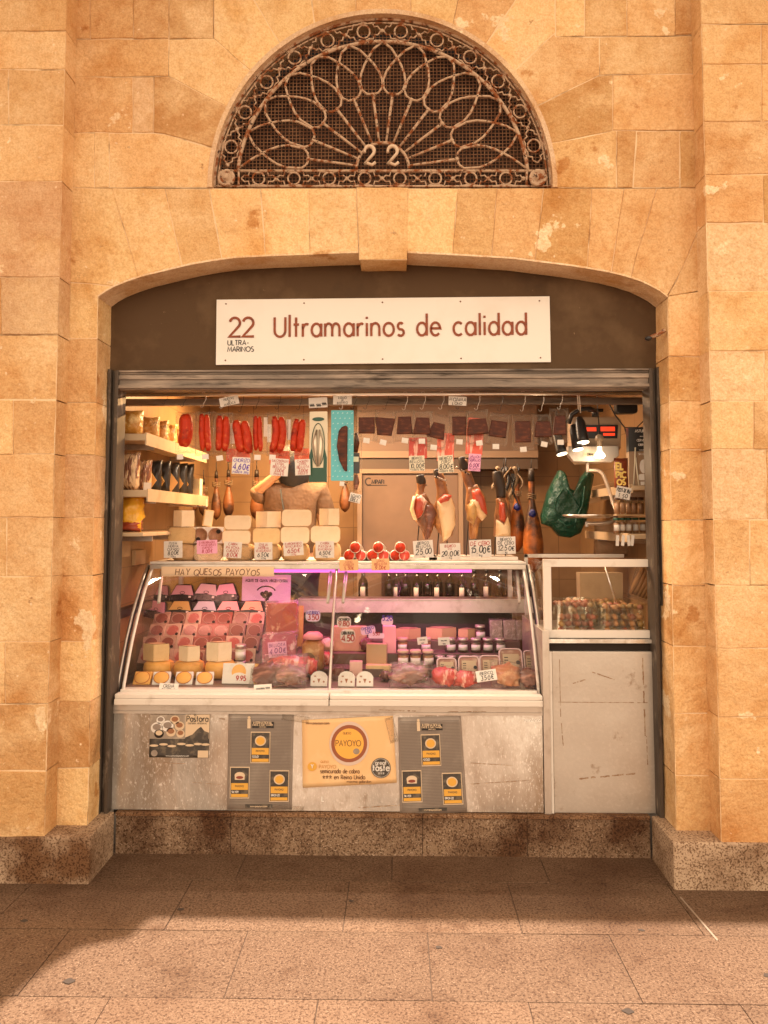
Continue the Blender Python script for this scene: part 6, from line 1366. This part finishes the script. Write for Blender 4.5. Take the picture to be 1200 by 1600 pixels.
# ------------------------------------------------------------------ lamps
LMP = mat('lit_lamp', (1, .9, .75), .4, emit=((1, .80, .52), 1.1))
def spot(pxa, pya, pxb, pyb, r_, Y, label, face=1.0):
    t_ = thing('spot_lamp', label, 'lamp', Q(pxa, pya, Y), group='black clip spot lamps'); a, b = Q(pxa, pya, Y), Q(pxb, pyb, Y-.03)
    d = (b-a).normalized()
    part(MB().tube([a, a+d*.03, b-d*.02, b], [r_*.45, r_*.8, r_*.95, r_], n=14, caps=True), 'lamp_body', BLACK, t_)
    part(MB().tube([b+d*.0005, b+d*.004], [r_*.93, r_*.93], n=16), 'lens', LMP, t_)
    l = bpy.data.lights.new('lamp_light', 'SPOT'); l.energy = .3; l.color = (1, .74, .48); l.spot_size = R(120); l.shadow_soft_size = .03; l.spot_blend = .6
    o = bpy.data.objects.new('lamp_light', l); scene.collection.objects.link(o); o.parent = t_; o.location = b+d*.012-Vector(t_.location); o.rotation_euler = (-d).to_track_quat('Z', 'Y').to_euler()
spot(905,652,911,691,.034,.34,'black spot lamp with lit lens hanging in front of the scale, the upper one'); spot(895,664,903,702,.030,.36,'black spot lamp just below and left of the upper one')
spot(868,672,878,709,.030,.38,'leftmost black spot lamp beside the last fish bag')
m = MB(); m.tube([Q(889, 662, .36), Q(893, 648, .36), Q(906, 640, .35), Q(922, 638, .36), Q(930, 642, .40)], .012, n=7); m.tube([Q(868, 674, .38), Q(880, 664, .37), Q(889, 655, .36)], .007, n=6); o = part(m, 'lamp_bracket', BLACK, None); tag(o, 'crooked black bracket carrying the spot lamps above the scale', 'lamp bracket')
bl = thing('bulb_lamp', 'bare lit reflector bulb hanging on a black cable in front of the scale', 'lamp', Q(937, 617, .36))
part(MB().tube([Q(933, 614, .34), Q(934, 640, .35), Q(937, 678, .36)], .003, n=5), 'cable', BLACK, bl)
c = Q(937, 716, .36); s_ = S(937, 700, .36)
MBx = MB().lathe([(7/s_*.2, 38/s_), (5/s_, 36/s_), (6.5/s_, 32/s_), (6.5/s_, 28/s_), (4/s_, 27/s_), (4/s_, 18/s_), (.004, 18/s_)], c=c, n=14); part(MBx, 'lamp_holder', flat('brass_holder', (.30, .22, .15), .4), bl)
part(MB().lathe([(3.4/s_, 18/s_), (3.6/s_, 12/s_), (8.5/s_, 5/s_)], c=c, n=16), 'bulb_neck', mat('bulb_neck', (.85, .75, .6), .3, emit=((1, .75, .45), 1.2)), bl)
part(MB().lathe([(8.5/s_, 5/s_), (8.8/s_, 3/s_), (6/s_, 0), (.0001, -1/s_)], c=c, n=16), 'bulb', LMP, bl)
l = bpy.data.lights.new('bulb_light', 'POINT'); l.energy = .2; l.color = (1, .74, .46); l.shadow_soft_size = .04; o = bpy.data.objects.new('bulb_light', l); scene.collection.objects.link(o); o.parent = bl; o.location = c+Vector((0, -.03, -.05))-Vector(bl.location)
def batten(x0, x1, y_, e, col, label):
    t_ = thing('ceiling_lamp', label, 'ceiling lamp', ((x0+x1)/2, y_, CZ-.001), group='ceiling lamps inside the stall')
    part(MB().box(x0, x1, y_-.04, y_+.04, CZ-.04, CZ-.001), 'lamp_case', WHITEMET, t_); part(MB().tube([(x0+.02, y_, CZ-.055), (x1-.02, y_, CZ-.055)], .013, n=8), 'tube', LMP, t_)
    area('lamp_light', ((x0+x1)/2, y_, CZ-.075), (0, 0, 0), x1-x0, .06, e, col, t_)
batten(-1.3, -.3, 1.15, 13, (1, .58, .24), 'lit ceiling tube over the left half of the stall interior'); batten(.1, 1.1, 1.0, 1.8, (1, .62, .34), 'lit ceiling tube over the right half of the stall interior'); batten(-.62, .50, .80, 6.5, (1, .76, .56), 'added unseen ceiling tube brightening the cheeses and hams')  # third tube is an added unseen fill lamp for cheeses and hanging goods
area('lamp_light', (-.5, .62, CZ-.08), (R(-14), 0, 0), 1.2, .1, 7, (1, .68, .42), None) if 0 else None
# ================================================================== PERSON behind the counter, seen from the back
YPn = 1.22
def px3(px, py, dy=0): return Q(px, py, YPn+dy)
pc = px3(455, 750); per = thing('person', 'person in a brown short sleeved shirt with dark hair behind the cheeses, left arm raised', 'person', (pc.x, YPn, FZ+.001))
B0 = Vector((pc.x, YPn, 0)); zs = pc.z-.045                 # shoulder height
def skin_mesh(name, verts, edges, m_, par, sub=2):
    me = bpy.data.meshes.new(name); me.from_pydata([v[0] for v in verts], edges, []); o = bpy.data.objects.new(name, me); scene.collection.objects.link(o); me.materials.append(m_)
    s2 = o.modifiers.new('skin', 'SKIN'); me.skin_vertices[0].data[0].use_root = True
    for i, v in enumerate(verts): me.skin_vertices[0].data[i].radius = v[1]
    su = o.modifiers.new('sub', 'SUBSURF'); su.levels = sub; su.render_levels = sub; s2.use_smooth_shade = True
    o.parent = par; o.location = -Vector(par.location); return o
V = lambda x, y, z: Vector((pc.x+x, YPn+y, z))
elb = px3(397, 772, -.06); wr = px3(437, 738, -.10)
hipz = zs-.50
verts = [(V(0,0,hipz),(.15,.11)), (V(0,0,hipz+.18),(.13,.10)), (V(0,0,zs-.12),(.16,.11)), (V(0,0,zs+.01),(.09,.07)), (V(0,-.0,zs+.07),(.055,.055)), (V(0,.01,zs+.15),(.075,.09)), (V(0,.01,zs+.23),(.07,.085)),
 (V(-.17,0,zs-.02),(.06,.06)), (elb,(.042,.042)), (wr,(.028,.024)), (wr+Vector((.05,-.01,.035)),(.035,.018)),
 (V(.17,0,zs-.02),(.06,.06)), (V(.23,.03,zs-.28),(.042,.042)), (V(.16,.20,zs-.42),(.028,.024)), (V(.12,.27,zs-.43),(.035,.018)),
 (V(-.10,0,hipz-.06),(.09,.09)), (V(-.11,.0,hipz-.44),(.06,.065)), (V(-.11,.03,FZ+.10),(.04,.045)), (V(-.11,-.10,FZ+.045),(.04,.035)),
 (V(.10,0,hipz-.06),(.09,.09)), (V(.11,.0,hipz-.44),(.06,.065)), (V(.11,.03,FZ+.10),(.04,.045)), (V(.11,-.10,FZ+.045),(.04,.035))]
edges = [(0,1),(1,2),(2,3),(3,4),(4,5),(5,6),(2,7),(7,8),(8,9),(9,10),(2,11),(11,12),(12,13),(13,14),(0,15),(15,16),(16,17),(17,18),(0,19),(19,20),(20,21),(21,22)]
nv = len(verts); hands = []
for base, dirv, side in ((wr+Vector((.05,-.01,.035)), Vector((.7,-.1,.55)).normalized(), Vector((-.5,0,.7)).normalized()), (V(.12,.27,zs-.43), Vector((-.6,.7,-.1)).normalized(), Vector((.7,.6,0)).normalized())):
    bi = 10 if base == verts[10][0] else 14
    for k_, (off, L) in enumerate(((-.030,.062),(-.011,.072),(.010,.070),(.028,.055))):
        a_ = base+dirv*.035+side*off; b_ = a_+dirv*L*.5; c_ = b_+dirv*L*.35+Vector((0, 0, -L*.25)); n0 = len(verts); verts += [(a_,(.010,.010)),(b_,(.0085,.0085)),(c_,(.0075,.0075))]; edges += [(bi,n0),(n0,n0+1),(n0+1,n0+2)]
    n0 = len(verts); verts += [(base+side*-.045,(.011,.011)),(base+side*-.06+dirv*.03,(.009,.009))]; edges += [(bi,n0),(n0,n0+1)]
HS = mat('warm_skin', (.56, .30, .16), .5)
skin_mesh('body', verts, edges, HS, per)
SH = mat('brown_shirt', (.20, .115, .062), .85, var=((.15, .085, .045), 5, .45, .65, 5), bump=[(7, .9, .05, 3), (90, .3, .002, 3)])
sv_ = [(V(0,0,hipz-.06),(.175,.135)), (V(0,0,hipz+.14),(.165,.13)), (V(0,0,zs-.15),(.195,.14)), (V(0,0,zs-.04),(.15,.105)), (V(0,0,zs+.015),(.075,.07)),
 (V(-.19,0,zs-.03),(.085,.08)), (elb+Vector((.012,0,-.012)),(.062,.066)), (elb.lerp(wr,.22),(.052,.052)), (V(.19,0,zs-.03),(.085,.08)), (V(.235,.02,zs-.20),(.068,.068))]
skin_mesh('shirt', sv_, [(0,1),(1,2),(2,3),(3,4),(3,5),(5,6),(6,7),(3,8),(8,9)], SH, per)
tv = [(V(0,0,hipz-.02),(.165,.13)), (V(-.10,0,hipz-.10),(.10,.10)), (V(-.11,0,hipz-.44),(.075,.08)), (V(-.11,.02,FZ+.12),(.065,.07)), (V(.10,0,hipz-.10),(.10,.10)), (V(.11,0,hipz-.44),(.075,.08)), (V(.11,.02,FZ+.12),(.065,.07))]
skin_mesh('trousers', tv, [(0,1),(1,2),(2,3),(0,4),(4,5),(5,6)], flat('dark_trousers', (.03, .03, .035), .8), per)
o = MB().blob(V(.02, -.02, zs+.125), (.115, .118, .165), 3, .10, 5).build('hair', mat('dark_hair', (.018, .016, .018), .6, bump=(60, .6, .006, 4)), per); o.location = -Vector(per.location)
o = MB().tube([V(-.05, -.135, zs-.02), V(0, -.16, zs-.3), V(.0, -.15, hipz)], .006, n=5).build('apron_tie', flat('apron_black', (.02, .02, .02), .7), per); o.location = -Vector(per.location)
# ================================================================== POSTERS on the steel front
YF = .0165
def FQ(px, py): return P(px, py, YF)
def poster(name, corners, m_, label):
    """corners (px): tl, tr, br, bl; returns the thing and a mapper from unit square (u right, v up) to local x,z"""
    c = [FQ(*p) for p in corners]; o = (sum(p[0] for p in c)/4, sum(p[1] for p in c)/4)
    t_ = thing(name, label, 'poster', (o[0], YF, o[1])); tl, tr, br, bl = [(p[0]-o[0], p[1]-o[1]) for p in c]
    mp = lambda u, v: (bl[0]*(1-u)*(1-v)+br[0]*u*(1-v)+tl[0]*(1-u)*v+tr[0]*u*v, bl[1]*(1-u)*(1-v)+br[1]*u*(1-v)+tl[1]*(1-u)*v+tr[1]*u*v)
    m = MB(); N = 14; g_ = {}
    for i in range(N+1):
        for j in range(N+1):
            u, v = i/N, j/N; x, z = mp(u, v); edge = max(abs(u-.5), abs(v-.5))*2
            y = -.0012-.0015*max(0, noise.noise(Vector((u*3, v*4, len(label)))))-(.004*max(0, edge-.88)*8*max(0, noise.noise(Vector((u*5+2, v*5, 3)))))
            g_[i, j] = m.bm.verts.new((x, y, z))
    for i in range(N):
        for j in range(N): f = m.bm.faces.new((g_[i, j], g_[i+1, j], g_[i+1, j+1], g_[i, j+1])); f.smooth = True
    m.build('sheet', m_, t_, solid=.0004)
    return t_, mp
YT = -.0048
def q4(mb, mp, u0, u1, v0, v1, y=YT): mb.prism([mp(u0, v0), mp(u1, v0), mp(u1, v1), mp(u0, v1)], y, y+.0006)
def ell(mb, mp, u, v, ru, rv, y=YT, n=24): mb.prism([mp(u+ru*math.cos(2*math.pi*i/n), v+rv*math.sin(2*math.pi*i/n)) for i in range(n)], y, y+.0006)
def ltext(t_, mp, t, u, v, h, m_, maxw=None, y=YT-.0008, wd=.16, par=None, align='c', hand=0, slant=0):
    mb = MB(); x, z = mp(u, v); W = (mp(1, .5)[0]-mp(0, .5)[0]); H = (mp(.5, 1)[1]-mp(.5, 0)[1]); hh = h*H
    tw = text_width(t, hh); sx = min(1, (maxw*W)/tw) if maxw else 1; text(mb, t, x, z, hh, y, wd=wd, sx=sx, align=align, hand=hand, slant=slant); return mb.build('lettering', m_, par or t_, recalc=False)
# 1: round cheeses and a mountain
GRYP = mat('grey_photo', (.30, .24, .19), .5, var=((.5, .42, .34), 12, .5, .65, 4)); DRK = mat('dark_print', (.055, .045, .038), .5, var=((.14, .11, .08), 24, .5, .62, 5))
TAUPE = mat('taupe_print', (.27, .215, .18), .4, var=((.36, .30, .25), 7, .5, .7, 4)); CREAMP = mat('cream_print', (.66, .50, .34), .5, var=((.72, .56, .4), 5, .5, .7, 4))
t_, mp = poster('landscape_poster', [(235,1117),(328,1116),(326,1184),(233,1183)], DRK, 'small dark poster of round cheeses and a mountain on the left of the steel front')
m = MB(); q4(m, mp, .0, .60, .44, 1.0, YT+.0006); m.build('photo_area', GRYP, t_); m = MB(); q4(m, mp, .60, 1.0, .44, 1.0, YT+.0006); m.build('sky_area', CREAMP, t_)
m = MB(); m.prism([mp(.60,.47), mp(.72,.54), mp(.80,.66), mp(.86,.72), mp(.92,.62), mp(.995,.58), mp(.995,.40), mp(.60,.40)], YT, YT+.0006); m.build('mountain', DRK, t_)
m = MB()
for u, v in ((.04,.30),(.2,.33),(.34,.29),(.5,.34),(.64,.31),(.78,.34),(.9,.33)): ell(m, mp, u+.04, v-.02, .075, .028, YT-.0002*0, 9)
m.build('white_houses', CREAMP, t_)
for u, v, r_, c in ((.18,.88,.07,0),(.42,.88,.08,1),(.12,.70,.10,0),(.30,.74,.10,0),(.50,.74,.08,1),(.16,.56,.08,2),(.36,.60,.08,1),(.52,.56,.07,1)):
    k_ = MB(); ell(k_, mp, u, v, r_, r_*1.3, YT-.0008); k_ = k_.build('printed_cheese', [PAPER, CREAMP, DARK][c], t_); m = MB(); ell(m, mp, u, v+.02, r_*.7, r_*.75, YT-.0014); m.build('cheese_top', [TAUPE, mat('brown_print', (.30, .13, .06), .5), CREAMP][c], k_)
ltext(t_, mp, 'Pastora', .80, .84, .13, DRK, .36, YT-.001); ltext(t_, mp, 'la', .76, .965, .05, DRK, .2); ltext(t_, mp, 'QUESERIA ARTESANAL', .80, .78, .035, DRK, .34)
m = MB(); ell(m, mp, .09, .10, .055, .075, YT); m.build('round_seal', TAUPE, t_); m = MB(); q4(m, mp, .82, .995, .01, .17, YT); m.build('cream_corner', CREAMP, t_)
ltext(t_, mp, 'www.quesoslapastora.com', .48, .03, .035, PAPER, .55)
# 2 and 4: grey award posters
AMB = mat('amber_print', (.72, .38, .06), .45); 
def award(corners, label, seedm):
    t_, mp = poster('award_poster', corners, TAUPE, label); t_['group'] = 'grey cheese award posters'
    m = MB(); 
    for i in range(60): q4(m, mp, .03, .97, .04+.0155*i, .0455+.0155*i-.001, YT+.0012)
    m.build('printed_lines', mat('line_print', (.18, .145, .12), .5), t_)
    m = MB(); q4(m, mp, .37, .70, .86, .925, YT); m.build('title_block', BLACK, t_); m = MB(); q4(m, mp, .295, .345, .855, .955, YT); ell(m, mp, .32, .97, .022, .014, YT); m.build('title_figure', CREAMP, t_)
    ltext(t_, mp, 'INTERNATIONAL', .53, .905, .022, CREAMP, .34, YT-.001, .22); ltext(t_, mp, 'CHEESE & DAIRY AWARDS', .53, .885, .016, CREAMP, .32, YT-.001, .2); ltext(t_, mp, 'NANTWICH', .53, .866, .012, CREAMP, .30, YT-.001, .2)
    for u, v, rank, dark in ((.50, .655, 'GOLD', 0), (.19, .285, 'SILVER', 1), (.80, .25, 'BRONZE', 0)):
        k_ = MB(); q4(k_, mp, u-.15, u+.15, v-.165, v+.165, YT+.0006); k_ = k_.build('award_card', CREAMP, t_)
        def add(nm, mm, fn): b_ = MB(); fn(b_); b_.build(nm, mm, k_)
        add('dark_field', DRK, lambda b_: q4(b_, mp, u-.14, u+.14, v-.155, v+.155, YT+.0001))
        add('gold_band', AMB, lambda b_: (q4(b_, mp, u-.13, u+.13, v-.075, v-.005, YT-.0006), q4(b_, mp, u-.13, u+.13, v-.15, v-.118, YT-.0006)))
        if dark: add('printed_cheese', CREAMP, lambda b_: (ell(b_, mp, u, v+.075, .08, .036, YT-.0006), q4(b_, mp, u-.075, u+.075, v+.03, v+.075, YT-.0010))); add('printed_label', mat('maroon_print', (.25, .05, .03), .5), lambda b_: ell(b_, mp, u, v+.055, .055, .016, YT-.0016))
        else: add('printed_cheese', CREAMP, lambda b_: ell(b_, mp, u, v+.07, .085, .054, YT-.0006)); add('printed_label', AMB, lambda b_: ell(b_, mp, u, v+.07, .066, .042, YT-.0014))
        ltext(t_, mp, rank, u-.12, v-.105, .02, PAPER, .16, YT-.001, .22, k_, 'l'); ltext(t_, mp, 'PAYOYO', u, v-.045, .018, DRK, .2, YT-.0014, .18, k_)
    m = MB(); q4(m, mp, .28, .70, .022, .058, YT); m.build('address_block', DRK, t_); ltext(t_, mp, 'www.payoyo.com', .49, .031, .018, CREAMP, .36, YT-.001, .2)
    return t_, mp
award([(357,1116),(459,1117),(456,1265),(355,1265)], 'grey award poster left of the orange poster, its top taped and crumpled', 1)
award([(622,1121),(720,1119),(730,1269),(625,1272)], 'grey award poster with three cards, right of the orange poster, tilted and torn', 2)
# 3: orange poster
t_, mp = poster('cheese_poster', [(472,1125),(614,1118),(620,1223),(473,1231)], mat('orange_poster', (.80, .50, .24), .5, var=((.84, .58, .32), 4, .5, .7, 4)), 'orange cream poster with a big amber round cheese in the middle of the steel front')
for nm, mm, r_, yy in (('printed_rim', mat('pinkish_rim', (.66, .50, .42), .5), .215, YT+.0006), ('printed_ring', mat('maroon_ring', (.30, .09, .04), .5), .195, YT), ('printed_disc', mat('amber_disc', (.85, .43, .08), .5), .158, YT-.0006)):
    m = MB(); ell(m, mp, .51, .62, r_, r_*1.52 if nm == 'printed_rim' else r_*1.42, yy, 36); m.build(nm, mm, t_)
BRN = mat('brown_print2', (.16, .07, .03), .5)
ltext(t_, mp, 'PAYOYO', .50, .585, .085, BRN, .27, YT-.0014, .12); ltext(t_, mp, 'QUESO', .49, .76, .03, BRN, .1, YT-.0014, .16)
m = MB(); ell(m, mp, .585, .50, .035, .045, YT-.0014); m.build('seal', GRYP, t_)
ltext(t_, mp, 'www.payoyo.com', .17, .93, .035, BRN, .27, YT, .2); ltext(t_, mp, 'semicurado de cabra', .40, .19, .06, BRN, .42, YT, .15); ltext(t_, mp, '*** en Reino Unido', .44, .10, .06, BRN, .46, YT, .15); ltext(t_, mp, 'maximo galardon', .60, .035, .035, BRN, .3, YT, .15); ltext(t_, mp, 'PAYOYO', .27, .27, .05, mat('orange_print', (.55, .26, .07), .5), .22, YT, .13); ltext(t_, mp, 'QUESO', .24, .355, .03, mat('orange_print', (.55, .26, .07), .5), .12, YT, .16)
m = MB(); ell(m, mp, .105, .31, .05, .065, YT); m.build('logo_disc', AMB, t_); ltext(t_, mp, 'Y', .105, .285, .06, PAPER, None, YT-.001, .2)
bd = MB(); ell(bd, mp, .84, .235, .105, .15, YT, 32); bd = bd.build('taste_seal', DRK, t_); m = MB(); 
for a in range(0, 360, 12): pass
m.tube([(mp(.84+.095*math.cos(R(a)), .235+.136*math.sin(R(a)))[0], YT-.0006, mp(.84+.095*math.cos(R(a)), .235+.136*math.sin(R(a)))[1]) for a in range(0, 360, 12)], .0009, n=4, closed=True); m.build('seal_ring', PAPER, bd)
ltext(t_, mp, 'great', .84, .285, .055, PAPER, .12, YT-.001, .17, bd); ltext(t_, mp, 'taste', .84, .195, .085, PAPER, .185, YT-.001, .2, bd); ltext(t_, mp, '***', .84, .14, .035, PAPER, .1, YT-.001, .2, bd)
# clear tape strips
for px_, py_, w_, h_, rt, q in ((462,1122,44,10,8,'across the crumpled top right corner of the left award poster'),(612,1140,14,40,-14,'at the torn left edge of the right award poster'),(446,1262,60,8,3,'under the left award poster')):
    s_ = S(px_, py_, YF); c = FQ(px_, py_); o = MB().pillow(w_/s_, h_/s_, .006, n=6, seed=px_).build('tape_strip', FILM, None, (c[0], YF-.006, c[1]), (0, R(rt), 0)); tag(o, f'clear crinkled tape strip {q}', 'tape', 'crinkled tape strips on the steel front')
o = MB(); text(o, 'L', FQ(503, 1250)[0], FQ(503, 1252)[1], .022, YF-.0005, wd=.2); o = o.build('sticker_letter', WHITE, recalc=False); tag(o, 'small white letter L stuck low on the steel front under the orange poster', 'sticker')

sm = MB()
for x, y_, r_ in ((-.9, -.5, .012), (-1.15, -.98, .016), (.15, -.75, .010), (-.45, -1.2, .012), (.75, -1.1, .014), (.95, -.62, .010), (.35, -1.35, .013), (-.2, -.42, .009), (1.3, -.9, .012), (-1.5, -.6, .012)):
    n_ = 11; sm.face([(x+r_*math.cos(2*math.pi*i/n_)*random.uniform(.6, 1.2)*1.4, y_+r_*math.sin(2*math.pi*i/n_)*random.uniform(.6, 1.2), Z0+.0022) for i in range(n_)])
o = sm.build('pavement_stains', flat('old_gum', (.04, .026, .018), .8)); o['kind'] = 'structure'
sm = MB(); a = (P(1055, 1402, 0), ); 
sm.face([(1.196, -.36, Z0+.0025), (1.203, -.36, Z0+.0025), (1.222, -.68, Z0+.0025), (1.214, -.69, Z0+.0025)]); o = sm.build('pavement_paint_mark', flat('pale_scratch', (.24, .18, .13), .8)); o['kind'] = 'structure'
